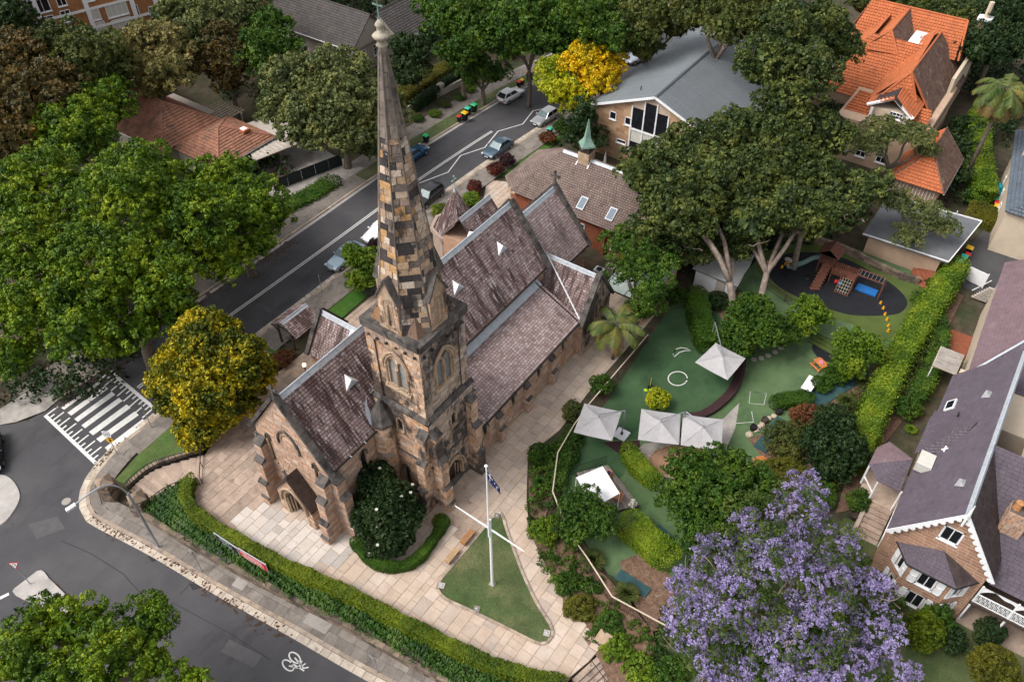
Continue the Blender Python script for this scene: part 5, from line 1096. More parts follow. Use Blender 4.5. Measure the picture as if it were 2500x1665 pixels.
def shutter(f, u, v, w, h, parent, m='white'):
    b = MB()
    for (a, c, d, e) in ((0, 0, w, .07), (0, h-.07, w, h), (0, 0, .07, h), (w-.07, 0, w, h), (0, h/2-.04, w, h/2+.04)): b.obox(f.p(u+(a+d)/2, v+(c+e)/2, .07), f.U, f.V, f.N, (d-a)/2, (e-c)/2, .03)
    b.obox(f.p(u+w/2, v+h/2, .06), f.U, f.V, f.N, w/2-.02, h/2-.02, .015); return b.build('shutter', mt[m], parent)
def hip(parent, x0, x1, y0, y1, ze, zr, mats, axis='y', hipa=True, hipb=True, row=.34, ln=(.24, .3), over=.4, tilt=.05, th=.02, gable_m=None, seed=1, single=None):
    """hipped or gabled tile roof; mats for -x/+x (axis y) or -y/+y (axis x), then the ends"""
    if isinstance(mats, str): mats = [mats]*4
    X0, X1, Y0, Y1 = x0-over, x1+over, y0-over, y1+over
    def mp(a, b_, z): return (a, b_, z) if axis == 'y' else (b_, a, z)
    if axis == 'y': a0, a1, b0, b1 = X0, X1, Y0, Y1
    else: a0, a1, b0, b1 = Y0, Y1, X0, X1
    c = (a0+a1)/2; r = (a1-a0)/2; ra, rb = b0+(r if hipa else 0), b1-(r if hipb else 0)
    S_ = [[mp(a0, b1, ze), mp(a0, b0, ze), mp(c, ra, zr), mp(c, rb, zr)], [mp(a1, b0, ze), mp(a1, b1, ze), mp(c, rb, zr), mp(c, ra, zr)]]
    if hipa: S_.append([mp(a0, b0, ze), mp(a1, b0, ze), mp(c, ra, zr)])
    if hipb: S_.append([mp(a1, b1, ze), mp(a0, b1, ze), mp(c, rb, zr)])
    for i, P in enumerate(S_):
        if axis == 'x': P = [P[1], P[0]]+list(reversed(P[2:]))
        slates(P, mt[mats[min(i, len(mats)-1)]], parent, row=row, ln=ln, th=th, tilt=tilt, seed=seed+i, name='roof_tiles', gap=.015)
    b = MB(); b.tube([Vector(mp(c, ra, zr+.04)), Vector(mp(c, rb, zr+.04))], .1, 6)
    for k, (h, bb, q) in enumerate(((hipa, b0, ra), (hipb, b1, rb))):
        if h:
            for a in (a0, a1): b.tube([Vector(mp(a, bb, ze+.05)), Vector(mp(c, q, zr+.04))], .09, 6)
    b.build('ridge_tile', mt[mats[0]], parent)
    b = MB()
    for P, Q in (((a0, b0), (a0, b1)), ((a1, b0), (a1, b1))): b.tube([Vector(mp(*P, ze-.03)), Vector(mp(*Q, ze-.03))], .07, 5)
    b.build('roof_gutter', mt['white'], parent)
    if gable_m:
        for h, bb in ((hipa, y0 if axis == 'y' else x0), (hipb, y1 if axis == 'y' else x1)):
            if not h:
                e0, e1 = (x0, x1) if axis == 'y' else (y0, y1); zc = ze+(zr-ze)*(over/((a1-a0)/2)); b = MB(); V = [mp(e0, bb, ze-.3), mp(e1, bb, ze-.3), mp(e1, bb, zc-.05), mp(c, bb, zr-.1), mp(e0, bb, zc-.05)]
                b.add(V, [(0, 1, 2, 3, 4)]); b.build('gable', mt[gable_m], parent)
def vplane(px, py, p0, d):
    """sight line on the vertical plane through p0 along d"""
    r = ray(px, py); n = Vector((-d[1], d[0], 0)); C0 = Vector((0, 0, CAMZ)); t = (Vector(p0)-C0).dot(n)/r.dot(n); return C0+r*t

# ------------------------------------------------------------------ sandstone house at the right
hs = thing('sandstone_house', 'large brown sandstone house with purple slate roofs and white fretwork gables', 'house')
HX, HY0, HY1, HE, HR, HC = 39.7, -9.98, -3.8, 5.95, 10.75, -6.95
f = Face((HX, HY1, 0), (0, -1, 0)); w = HY1-HY0
bag = []
def bwall(f, poly, holes=(), seed=1, parent=hs, nm='wall', d=.35):
    hl = [(h[0], h[0]+h[2], h[1], h[1]+h[3]) for h in holes]; us = [p[0] for p in poly]; vs = [p[1] for p in poly]; b = MB()
    for p in lay(f.O-f.N*d, f.U, f.V, poly, (max(vs)-min(vs)+.01,)*2, (max(us)-min(us)+.01,)*2, d, 0, hl, bond=0., jit=0): b.add(p[0], p[1])
    b.build(nm, mt['palejoint'], parent); global bag; bag += lay(f.O, f.U, f.V, poly, (.30, .31), (.55, .95), .012, .035, hl, seed, jit=.3)
bwall(f, [(0, -.4), (w, -.4), (w, HE), (w/2, HR-.25), (0, HE)], [(2.45, 7.05, 1.25, 1.5)], 3, nm='gable_wall')
win(f, 2.45, 7.05, 1.25, 1.5, hs, 2, 1, n=-.05, fr=.12)
for (x, yy, dr) in ((HX+17, HY1, (-1, 0, 0)), (HX, HY0, (1, 0, 0))): bwall(Face((x, yy, 0), dr), [(0, -.4), (17, -.4), (17, HE), (0, HE)], seed=4, nm='side_wall')
slates([(HX+17, HY1+.35, HE-.1), (HX-.35, HY1+.35, HE-.1), (HX-.35, HC, HR), (HX+17, HC, HR)], mt['slatepurple'], hs, row=.28, ln=(.36, .42), tilt=.012, th=.008, seed=5, gap=.006)
slates([(HX-.35, HY0-.35, HE-.1), (41.3, HY0-.35, HE-.1), (46, HC, HR), (HX-.35, HC, HR)], mt['slatedark'], hs, row=.24, tilt=.02, seed=6)
o = ridge((HX-.3, HC, HR), (HX+17, HC, HR), 1.4, .3); o.parent = hs
for (y, s) in ((HY1+.4, 1), (HY0-.4, -1)):      # scalloped bargeboards
    b = MB(); a = Vector((HX-.4, y, HE-.15)); c = Vector((HX-.4, HC, HR+.02)); n = 11; d = (c-a).normalized(); dn = Vector((1, 0, 0)).cross(d); dn = dn if dn.z < 0 else -dn
    b.obox((a+c)/2+dn*.08, d, (1, 0, 0), dn, (c-a).length/2, .03, .12)
    for i in range(n):
        p = a.lerp(c, (i+.5)/n)+dn*.2; b.lathe([(.02, -.035), (.2, -.03), (.2, .03), (.02, .035)], (0, 0, 0), 10)
        for v in b.v[-40:]: q = v.copy(); v.xyz = p+d*q.x+dn*q.y+Vector((1, 0, 0))*q.z
    b.build('bargeboard', mt['white'], hs)
mb().tube([(HX-.5, HC, HR-1.1), (HX-.5, HC, HR+.1), (HX-.5, HC, HR+1.1)], [.07, .11, .02], 6).build('gable_finial', mt['white'], hs)
# canted bay with shutters
BZ = 4.75; ba = [(HX, -4.75), (38.75, -5.65), (38.75, -8.45), (HX, -9.4)]
for i in range(3):
    a, c = ba[i], ba[i+1]; L = math.dist(a, c); fb = Face((a[0], a[1], 0), (c[0]-a[0], c[1]-a[1], 0)); mid = i == 1
    ww = 1.15 if mid else .55; uu = (L-ww)/2
    bwall(fb, [(0, -.4), (L, -.4), (L, BZ-.1), (0, BZ-.1)], [(uu, 2.75, ww, 1.5), (uu, .2, ww, 1.6)], 7+i, nm='bay_wall', d=.2)
    for v, h in ((2.75, 1.5), (.2, 1.6)):
        win(fb, uu, v, ww, h, hs, 2 if mid else 1, 1, n=-.06, fr=.11)
        for s in (-1, 1):
            sw = .52 if mid else .4; shutter(fb, uu-sw-.03 if s < 0 else uu+ww+.03, v-.05, sw, h+.1, hs)
br = [(HX+.1, -4.35), (38.35, -5.45), (38.35, -8.65), (HX+.1, -9.8)]; tp = (HX-.05, -7.05)
for i in range(3): slates([(br[i][0], br[i][1], BZ), (br[i+1][0], br[i+1][1], BZ), (*tp, BZ+1.35)], mt['slatepurple'] if i < 2 else mt['slatedark'], hs, row=.22, ln=(.26, .3), tilt=.012, th=.008, seed=12+i, gap=.006)
for i in range(3): mb().tube([(br[i][0], br[i][1], BZ-.05), (br[i+1][0], br[i+1][1], BZ-.05)], .08, 5).build('bay_gutter', mt['iron'], hs)
emit(bag, 'block', mt['blockbrown'], hs, 200, 'blocks')
# verandah wing to the right
slates([(40.1, -10.35, 4.55), (40.1, -24, 4.55), (46, -24, 10.7), (46, -6.98, 10.7), (41.35, -10.35, 5.85)], mt['slatepurple'], hs, row=.28, ln=(.36, .42), tilt=.012, th=.008, seed=20, gap=.006)
slates([(52, -24, 4.55), (52, -7, 4.55), (46, -7, 10.7), (46, -24, 10.7)], mt['slatepurple'], hs, row=.24, seed=21)
mb().box(41.9, 52.5, -24, -10.05, -.3, 4.6).build('wing_wall', mt['blockbrown'], hs)
mb().box(39.6, 41.9, -24, -10.02, 2.35, 2.6).build('verandah_floor', mt['timber'], hs)
mb().box(39.4, 41.9, -24, -10.02, -.4, .1).build('verandah_base', mt['flagold'], hs)
for i, y in enumerate((-10.15, -12.35, -14.55, -16.75)):
    mb().tube([(39.75, y, .1), (39.75, y, 4.5)], .075, 8).build('verandah_post', mt['white'], hs)
for i in range(3):
    ya, yb = -10.2-2.2*i, -12.3-2.2*i; b = MB(); b.bar((39.72, ya, 3.55), (39.72, yb, 3.55), .07); b.bar((39.72, ya, 2.65), (39.72, yb, 2.65), .06)
    for k in range(15):
        y = ya+(yb-ya)*(k+.5)/15; b.bar((39.72, y, 2.65), (39.72, y, 3.55), .03); b.lathe([(.1, -.015), (.1, .015)], (0, 0, 0), 8)
        for v in b.v[-16:]: q = v.copy(); v.xyz = Vector((39.72+q.z, y+q.x*.75, 3.1+q.y*2.2+(k % 2)*.3-.15))
    b.build('iron_balustrade', mt['white'], hs)
    b = MB(); n = 12
    for k in range(n):
        t0, t1 = k/n, (k+1)/n; dp = lambda t: .12+.42*(2*t-1)**4+.12*math.cos(t*9.4); b.add([(39.7, ya+(yb-ya)*t0, 4.45), (39.7, ya+(yb-ya)*t1, 4.45), (39.7, ya+(yb-ya)*t1, 4.45-dp(t1)), (39.7, ya+(yb-ya)*t0, 4.45-dp(t0))], [(0, 1, 2, 3)]); b.add([(39.76, ya+(yb-ya)*t0, 4.45), (39.76, ya+(yb-ya)*t1, 4.45), (39.76, ya+(yb-ya)*t1, 4.45-dp(t1)), (39.76, ya+(yb-ya)*t0, 4.45-dp(t0))], [(3, 2, 1, 0)])
    b.build('valance', mt['white'], hs)
bag = []; c0 = Vector((43.2, -12.3, 6.2))
for (O, U, L) in (((42.5, -9.3, 5.8), (0, -1, 0), 1.3), ((42.5, -10.6, 5.8), (1, 0, 0), 1.0), ((43.5, -10.6, 5.8), (0, 1, 0), 1.3), ((43.5, -9.3, 5.8), (-1, 0, 0), 1.0)): bag += lay(O, U, (0, 0, 1), [(0, 0), (L, 0), (L, 3.4), (0, 3.4)], (.26, .32), (.3, .6), .04, .02, seed=8)
cb = mb().box(42.5, 43.5, -10.6, -9.3, 5, 9.2).build('chimney', mt['mortar'], hs); emit(bag, 'chimney_stone', mt['ashlar'], cb, 30)
for y in (-9.6, -10.3): mb().lathe([(.26, 9.2), (.2, 9.7), (.26, 9.8), (.16, 9.82)], (43.0, y, 0), 10).build('chimney_pot', mt['pot'], hs)
# far wing, dormer, roof windows, side porch
A_, B_ = Vector((57.4, -4.35, 6)), Vector((74, -3.7, 6))
slates([B_, A_, (65.2, -9.9, 10.4), (74, -9.6, 10.4)], mt['slatepink'], hs, row=.28, ln=(.36, .42), tilt=.012, th=.008, seed=22, gap=.006)
slates([A_, (57.4, -17, 6), (65.2, -16.8, 10.4), (65.2, -9.9, 10.4)], mt['slatepurple'], hs, row=.24, tilt=.012, th=.008, seed=23, gap=.006)
mb().prism([(57.7, -16), (73.6, -16), (73.6, -4.0), (57.7, -4.6)], -.3, 5.9).build('wing_wall', mt['cream'], hs)
mb().bar(A_, (65.2, -9.9, 10.45), .16, .05).build('valley_flashing', mt['lead'], hs)
mb().prism([(53, -3.8), (57.8, -3.8), (57.8, -10), (53, -10)][::-1], -.3, 5.9).build('link_wall', mt['cream'], hs)
slates([(51.2, -3.15, 5.9), (46.9, -3.15, 5.9), (47.6, -4.6, 7.9), (50.8, -4.6, 7.9)], mt['slatepurple'], hs, row=.24, seed=24, tilt=.012, th=.008)
slates([(51.5, -3.2, 6.4), (46.6, -3.2, 6.4), (48.9, -5.75, 9.3)], mt['slatepurple'], hs, row=.24, seed=24, tilt=.012, th=.008)
slates([(46.6, -3.2, 6.4), (46.6, -5.0, 7.6), (48.9, -5.75, 9.3)], mt['slatepurple'], hs, row=.24, seed=25, tilt=.012, th=.008)
for (px, py, wv) in ((2320, 995, 'white'), (2418, 963, 'glass')): pass
def on_slope(px, py):      # sight line on the north-west slope
    k = (HR-HE+.1)/(HC-(HY1+.35)); r = ray(px, py); C0 = Vector((0, 0, CAMZ)); t = (HR+(-HC)*k-CAMZ)/(r.z-k*r.y) if False else ((HR-k*HC)-CAMZ)/(r.z-k*r.y); return C0+r*t
sn = Vector((0, HR-HE+.1, (HY1+.35-HC))).normalized(); su = Vector((1, 0, 0)); sv = sn.cross(su)
for (px, py) in ((2322, 990),):
    p = on_slope(px, py); o = mb().obox(p+sn*.06, su, sv, sn, .55, .42, .07).build('roof_window', mt['white'], hs); mb().obox(p+sn*.1, su, sv, sn, .42, .3, .04).build('pane', mt['glass'], o)
for (px, py) in ((2412, 966), (2348, 1182)):
    p = on_slope(px, py); b = MB(); b.add([p+su*-.32-sv*.25+sn*.02, p+su*.32-sv*.25+sn*.02, p-sv*.2+sn*.5, p+sv*.55+sn*.02], [(0, 1, 2), (1, 3, 2), (3, 0, 2), (2, 1, 0), (2, 3, 1), (2, 0, 3)]); b.build('roof_vent', mt['white'], hs)
p = on_slope(2268, 1135); mb().obox(p+Vector((0, .3, .05)), (1, 0, 0), (0, 1, 0), (0, 0, 1), .7, .5, .4).build('box_dormer', mt['blind'], hs)
p = on_slope(2309, 1098); b = mb().bar(p+sn*.1-su*.3, p+sn*.1+su*.3, .09); b.bar(p+sn*.1-sv*.25, p+sn*.1+sv*.25, .09); b.build('roof_bracket', mt['white'], hs)
oc = Vector((47.0, -3.3, 0)); pr = [(49.4, -1.4), (48.2, -.75), (46.3, -.75), (45.1, -1.75), (45.1, -3.45)]
for i in range(4): slates([(*pr[i], 3.45), (*pr[i+1], 3.45), (47.3, -3.3, 4.9)], mt['slatepink'] if i < 2 else mt['slatepurple'], hs, row=.28, ln=(.36, .42), tilt=.012, th=.008, seed=26+i, gap=.006)
mb().prism([(p[0], p[1]) for p in ((49.2, -3.8), (45.2, -3.8), (45.2, -1.9), (46.3, -.95), (48.2, -.95), (49.2, -1.6))], -.4, 1.0).build('porch_floor', mt['flagold'], hs)
for p in pr[1:]: mb().tube([(p[0]+.1, p[1]-.1, 1.0), (p[0]+.1, p[1]-.1, 3.4)], .08, 8).build('porch_post', mt['white'], hs)
for p, q in ((pr[1], pr[2]), (pr[2], pr[3])): mb().bar((p[0]+.1, p[1]-.1, 1.9), (q[0]+.1, q[1]-.1, 1.9), .08).build('porch_rail', mt['white'], hs)
for i in range(7): mb().box(45.2-.42*(i+1), 45.2-.42*i, -3.65, -2.0, -.3, 1.0-.14*(i+1)).build('step', mt['flagold'], hs)
b = MB(); b.tube([(45.3, -3.75, 2.0), (42.2, -3.75, 1.1), (42.1, -3.75, .2)], .05, 6); b.build('handrail', mt['white'], hs); mb().bar((45.2, -1.85, .75), (42.2, -1.85, .1), .3, .35).build('step_wall', mt['kerb'], hs)
# small flat canopy and deck further back
mb().box(60.8, 63.6, -3.9, -1.9, 2.5, 2.62).build('canopy', mt['beige'], hs)
for i in range(3): mb().box(60.9+.9*i, 61.7+.9*i, -3.8, -2.0, 2.63, 2.68).build('canopy_panel', mt['concrete'], hs)
for p in ((60.9, -2.0), (63.5, -2.0)): mb().tube([(*p, 0), (*p, 2.5)], .05, 6).build('canopy_post', mt['white'], hs)
mb().box(66.2, 69.6, -4.2, -1.8, .0, .12).build('brick_landing', mt['redbrick'], hs)

# ------------------------------------------------------------------ hall with skylights and copper bellcote
hl = thing('church_hall', 'brick church hall with a brown slate roof, two skylights and a copper bellcote', 'hall')
EX, RX = 60.3, 65.6; oc_ = [(60.3, 24), (60.3, 42.5), (62.3, 44.6), (68.9, 44.6), (70.9, 42.5), (70.9, 24)]
RA = (65.6, 39.2, 7.0)
for P in ([(60.3, 42.5, 3.5), (60.3, 24, 3.5), (65.6, 24, 7), RA], [(70.9, 24, 3.5), (70.9, 42.5, 3.5), RA, (65.6, 24, 7)], [(62.3, 44.6, 3.5), (60.3, 42.5, 3.5), RA], [(68.9, 44.6, 3.5), (62.3, 44.6, 3.5), RA], [(70.9, 42.5, 3.5), (68.9, 44.6, 3.5), RA]):
    slates(P, mt['tilebrown'], hl, row=.26, ln=(.26, .34), tilt=.03, seed=int(P[0][0]*3+P[0][1]))
o = ridge((65.6, 24, 7), (65.6, 39.2, 7), .66, .3); o.parent = hl
mb().prism([(60.9, 24.2), (70.3, 24.2), (70.3, 42.2), (68.6, 44), (62.6, 44), (60.9, 42.2)], -.3, 3.5).build('wall', mt['redbrick'], hl)
bf = Face((60.88, 42.2, 0), (0, -1, 0)); emit(lay(bf.O, bf.U, bf.V, [(0, 0), (17.9, 0), (17.9, 3.4), (0, 3.4)], (.085, .09), (.24, .25), .008, .012, seed=3), 'brick', mt['redbrick'], hl, 0, 'bricks')
for (y, z) in ((36, 0), (31, 0), (27.2, 0)): mb().box(60.55, 60.9, y-.25, y+.25, -.2, 3.2).build('pier', mt['redbrick'], hl)
for y in (33.9, 30.1): win(bf, 42.2-y, .9, .55, 1.7, hl, 1, 2)
kH = 3.5/5.3
for (px, py) in ((1422, 497), (1493, 524)):
    r = ray(px, py); t = (3.5-60.3*kH-CAMZ)/(r.z-kH*r.x); p = Vector((0, 0, CAMZ))+r*t; u = Vector((1, 0, kH)).normalized(); n = Vector((-kH, 0, 1)).normalized()
    o = mb().obox(p+n*.09, u, (0, 1, 0), n, .72, .42, .05).build('skylight', mt['lead'], hl); mb().obox(p+n*.125, u, (0, 1, 0), n, .6, .32, .03).build('pane', mt['skyglass'], o)
bc = Vector((65.6, 36.4, 0)); b = mb().box(bc.x-.65, bc.x+.65, bc.y-.65, bc.y+.65, 5.9, 7.9); b.build('bellcote', mt['trim'], hl)
for i in range(5): mb().box(bc.x-.58, bc.x+.58, bc.y-.58, bc.y+.58, 7.95+i*.14, 8.03+i*.14).build('louvre', mt['timber'], hl)
mb().lathe([(1.05, 8.6), (1.0, 8.75), (.62, 9.15), (.42, 9.5), (.05, 11.6)], bc, 4).build('copper_spire', mt['copper'], hl)
for s in (-1, 1): mb().bar((bc.x-.9, bc.y+s*.7, 6.45), (bc.x, bc.y+s*.7, 7.1), .12, .08).build('bellcote_flashing', mt['white'], hl)
# glazed link and plant between hall and chancel
lk = thing('glazed_link', 'low pale glass roofed passage between transept and hall', 'canopy')
for i in range(4):
    x = 53.4+i*1.75; mb().box(x, x+1.68, 22.2, 26.8, 2.7, 2.75).build('roof_panel', M('frosted_glass_%d' % i, (.36, .42, .40), .3, .2, 1.2, stain=((.5, .52, .3), .8, .6, .15)), lk)
for y in (22.2, 24.5, 26.7): mb().bar((53.3, y, 2.8), (60.5, y, 2.8), .07).build('roof_bar', mt['lead'], lk)
mb().box(53.4, 60.3, 22.3, 22.5, -.2, 2.65).build('link_wall', mt['ashlar'], lk)
for i, (x, y) in enumerate(((57.2, 29.3), (58.3, 28.6))):
    a = thing('air_conditioner', ('beige air conditioning unit behind the chancel' if i == 0 else 'white air conditioning unit nearest the hall brick wall'), 'air conditioner', None, (x, y, .0)); mb().box(-.4, .4, -.5, .5, 0, 1.0).build('case', mt['beige' if i else 'white'], a); mb().lathe([(.32, 0), (.32, .05), (.1, .06)], (0, 0, 1.0), 12).build('fan_grille', mt['iron'], a)

# ------------------------------------------------------------------ hall with the grey metal roof
mh = thing('metal_roofed_hall', 'honey sandstone hall with a grey corrugated metal gable roof and white gable window', 'hall')
MX0, MX1, MY0, MY1, MZE, MZR, MYR = 77.5, 102.5, 25.2, 42.6, 6.3, 9.6, 34.6
for P, sd in (([(MX1, MY1, MZE), (MX0-.5, MY1, MZE), (MX0-.5, MYR, MZR), (MX1, MYR, MZR)], 1), ([(MX0-.5, MY0, MZE-.4), (MX1, MY0, MZE-.4), (MX1, MYR, MZR), (MX0-.5, MYR, MZR)], 2)):
    slates(P, mt['metalroof'], mh, row=12, ln=(.26, .26), th=.045, tilt=0, seed=sd, name='corrugations', gap=.09)
mb().tube([(MX0-.5, MYR, MZR+.03), (MX1, MYR, MZR+.03)], .22, 6).build('ridge_cap', mt['metalroof'], mh)
for (a, c) in (((MY1, MZE), (MYR, MZR)), ((MY0, MZE-.4), (MYR, MZR))): mb().bar((MX0-.52, a[0], a[1]-.12), (MX0-.52, c[0], c[1]-.12), .08, .26).build('fascia', mt['white'], mh)
f = Face((MX0, MY1-.6, 0), (0, -1, 0)); wM = MY1-.6-(MY0+.5)
mb().prism([(MX0, MY0+.5), (MX1-.5, MY0+.5), (MX1-.5, MY1-.6), (MX0, MY1-.6)], -.3, 5.6).build('wall', mt['palejoint'], mh)
gp = [(0, 0), (wM, 0), (wM, 5.75), (MY1-.6-MYR, 9.2), (0, 6.2)]
b = MB(); b.add([f.p(u, v, 0) for u, v in gp], [tuple(range(5))]); b.build('gable', mt['palejoint'], mh)
WU = MY1-.6-37.4
emit(lay(f.O, f.U, f.V, gp, (.44, .46), (.7, 1.5), .015, .008, [(WU, WU+4.6, 1.9, 9.2)], 5, jit=.2), 'sandstone_block', mt['sandblock'], mh, 90, 'sandstone_blocks')
b = MB()
for u in (0, 1.55, 3.1, 4.6): b.obox(f.p(WU+u, 1.9+(6.6 if 1 < u < 4 else 5.6)/2, .03), f.U, f.V, f.N, .08, (6.6 if 1 < u < 4 else 5.6)/2, .08)
for v in (1.9, 4.6): b.obox(f.p(WU+2.3, v, .03), f.U, f.V, f.N, 2.4, .1, .1)
gw = b.build('gable_window', mt['white'], mh)
for i, (u, h) in enumerate(((.08, 5.4), (1.63, 6.4), (3.18, 5.6))):
    mesh_obj('pane', [f.p(WU+u, 1.95, .01), f.p(WU+u+1.4, 1.95, .01), f.p(WU+u+1.4, 1.9+h, .01), f.p(WU+u, 1.9+h, .01)], [(0, 1, 2, 3)], mt['glass'], gw)
    mesh_obj('blind', [f.p(WU+u, 3.0 if i < 2 else 2.1, .02), f.p(WU+u+1.4, 3.0 if i < 2 else 2.1, .02), f.p(WU+u+1.4, 4.5, .02), f.p(WU+u, 4.5, .02)], [(0, 1, 2, 3)], mt['blind'], gw)
for (px, py) in ((1497, 283), (1534, 297)):
    p = PXp(px, py, MX0); win(f, (MY1-.6-p.y)-.45, p.z-.45, .9, 1.0, mh, 1, 1, sill=True)
for (px, py) in ((1516, 345), (1588, 365)):
    p = PXp(px, py, MX0); win(f, (MY1-.6-p.y)-.6, p.z-.25, 1.3, .5, mh, 1, 1)
mb().tube([(79.5, 37.6, 7.5), (79.5, 37.6, 8.9)], .06, 6).build('vent_pipe', mt['iron'], mh)

# ------------------------------------------------------------------ house with the orange tiled roof
oh = thing('orange_roofed_house', 'rambling house with steep orange and lichen tiled roofs and a white roof terrace', 'house')
T5 = dict(row=.38, ln=(.3, .36), tilt=.06, th=.02)
mb().prism([(93, 8.5), (108, 8.5), (108, 18.5), (93, 18.5)], -.3, 5.2).build('wall', mt['peach'], oh)
mb().prism([(101, 9), (118.5, 9), (118.5, 23.5), (101, 23.5)], -.3, 4.6).build('wall', mt['peach'], oh)
def rf(P, m): slates(P, mt[m], oh, seed=int(P[0][0]*5+P[0][1]*3), gap=.015, **T5)
rf([(100.4, 25.5, 4.2), (100.4, 8.8, 4.2), (106.1, 12.9, 9.9), (106.1, 19.6, 9.9)], 'tileorange'); rf([(119, 25.5, 4.2), (100.4, 25.5, 4.2), (106.1, 19.6, 9.9), (114, 19.6, 9.9)], 'tileorange')
rf([(98.9, 8.4, 4.0), (113.5, 8.4, 4.0), (111, 12.9, 9.95), (98.2, 12.9, 9.95)], 'tilemoss'); rf([(111, 16.2, 7.4), (96.6, 16.2, 6.4), (98.2, 12.9, 9.95), (111, 12.9, 9.95)], 'tileorange'); rf([(96.2, 14.9, 7.4), (97.2, 11.2, 7.2), (98.2, 12.9, 9.95)], 'tileorange')
rf([(114.5, 20, 8.7), (105, 20, 8.7), (106.1, 17.8, 10.7), (114.5, 17.8, 10.7)], 'tileorange'); rf([(105.2, 15.9, 8.5), (114.5, 15.9, 8.5), (114.5, 17.8, 10.7), (106.1, 17.8, 10.7)], 'tilemoss'); rf([(104.2, 19.8, 8.6), (104.8, 16, 8.6), (106.1, 17.8, 10.7)], 'tileorange')
rf([(110.5, 23.5, 7.2), (110.5, 10.2, 7.2), (114, 10.8, 10.8), (114, 22.6, 10.8)], 'tileorange'); rf([(110.5, 9.8, 7.2), (119, 9.4, 5.2), (114, 10.8, 10.8)], 'tilemoss'); rf([(119.5, 10, 5.4), (119.5, 23.5, 5.4), (114, 22.6, 10.8), (114, 10.8, 10.8)], 'tilemoss'); rf([(119.5, 24, 5.4), (110.5, 24, 6.8), (114, 22.6, 10.8)], 'tileorange')
for a, c in (((98.2, 12.9, 10), (111, 12.9, 10)), ((98.2, 12.9, 10), (96.2, 14.9, 7.45)), ((98.2, 12.9, 10), (97.2, 11.2, 7.3)), ((106.1, 17.8, 10.75), (114.5, 17.8, 10.75)), ((106.1, 17.8, 10.75), (104.8, 16, 8.65)), ((114, 10.8, 10.85), (114, 22.6, 10.85)), ((114, 10.8, 10.85), (110.5, 9.8, 7.25)), ((98.2, 12.9, 10), (98.9, 8.4, 4.1))): mb().tube([a, c], .13, 6).build('ridge_tile', mt['tileorange'], oh)
mb().box(105.6, 112.6, 13.3, 15.9, 8.5, 9.0).build('roof_terrace', mt['white'], oh)
for (x, y) in ((107.2, 14.9), (108.2, 14.0), (110.3, 15.2)): mb().box(x-.4, x+.4, y-.3, y+.3, 9.0, 9.3).build('rooflight', mt['white'], oh)
mb().box(106, 119, 8.9, 9.3, -.3, 7).build('side_wall', mt['cream'], oh)
dm = mb().box(94.6, 96.6, 11.2, 15.2, 5.4, 6.6).build('dormer', mt['cream'], oh)
fd = Face((94.58, 15.2, 0), (0, -1, 0)); win(fd, 2.0, 5.9, 1.6, .8, oh, 4, 2, name='dormer_window')
for (a, c) in (((94.1, 15.8, 6.9), (95.0, 13.2, 8.0)), ((94.1, 10.5, 6.7), (95.0, 13.2, 8.0))): mb().bar(a, c, .5, .14).build('dormer_bargeboard', mt['white'], oh)
slates([(98.5, 15.9, 6.8), (94.0, 15.9, 6.8), (94.6, 13.2, 8.1), (98.5, 13.2, 8.6)], mt['tileorange'], oh, seed=40, **T5); slates([(94.0, 10.4, 6.6), (98.5, 10.4, 6.6), (98.5, 13.2, 8.6), (94.6, 13.2, 8.1)], mt['tileorange'], oh, seed=41, **T5)
for y in (15.1, 11.1): mb().box(94.0, 94.3, y-.15, y+.15, 4.8, 6.7).build('dormer_post', mt['white'], oh)
slates([(93.6, 18.6, 4.4), (93.6, 8.7, 4.2), (97.5, 9.2, 6.6), (97.5, 17.6, 6.6)], mt['tileorange'], oh, seed=42, **T5)
hip(oh, 87.2, 95, 4.4, 9.4, 3.2, 6.2, ['tilemoss', 'tileorange', 'tileorange', 'tileorange'], axis='x', hipa=True, hipb=False, seed=43, **T5)
mb().prism([(87.6, 4.6), (95, 4.6), (95, 9.2), (87.6, 9.2)], -.3, 3.2).build('wing_wall', mt['peach'], oh)
b = MB()
for i in range(12): b.bar((87.4, 8.9-i*.36, 1.6), (87.4, 8.9-i*.36, 3.0), .05)
b.build('verandah_screen', mt['white'], oh)
fo = Face((93, 18.5, 0), (0, -1, 0))
for u in (1, 3.4, 5.8): win(fo, u, 1.0, 1.2, 1.5, oh, 2, 2)
mb().box(116.2, 117.3, 8.6, 9.9, 5, 10.4).build('chimney', mt['peach'], oh); mb().box(116.0, 117.5, 8.4, 10.1, 10.4, 10.7).build('chimney_cap', mt['white'], oh); mb().tube([(116.7, 9.2, 10.7), (116.7, 9.2, 12.6)], .3, 8).build('flue', mt['cream'], oh)
for (px, py, z) in ((2260, 187, 7.7), (2293, 131, 8.0)):
    p = G(px, py, z); k = Vector((0, 4, 5)).normalized(); n = Vector((0, -5, 4)).normalized(); o = mb().obox(p+n*.1, (1, 0, 0), k, n, .55, .9, .06).build('skylight', mt['lead'], oh); mb().obox(p+n*.14, (1, 0, 0), k, n, .45, .75, .04).build('pane', mt['skyglass'], o)
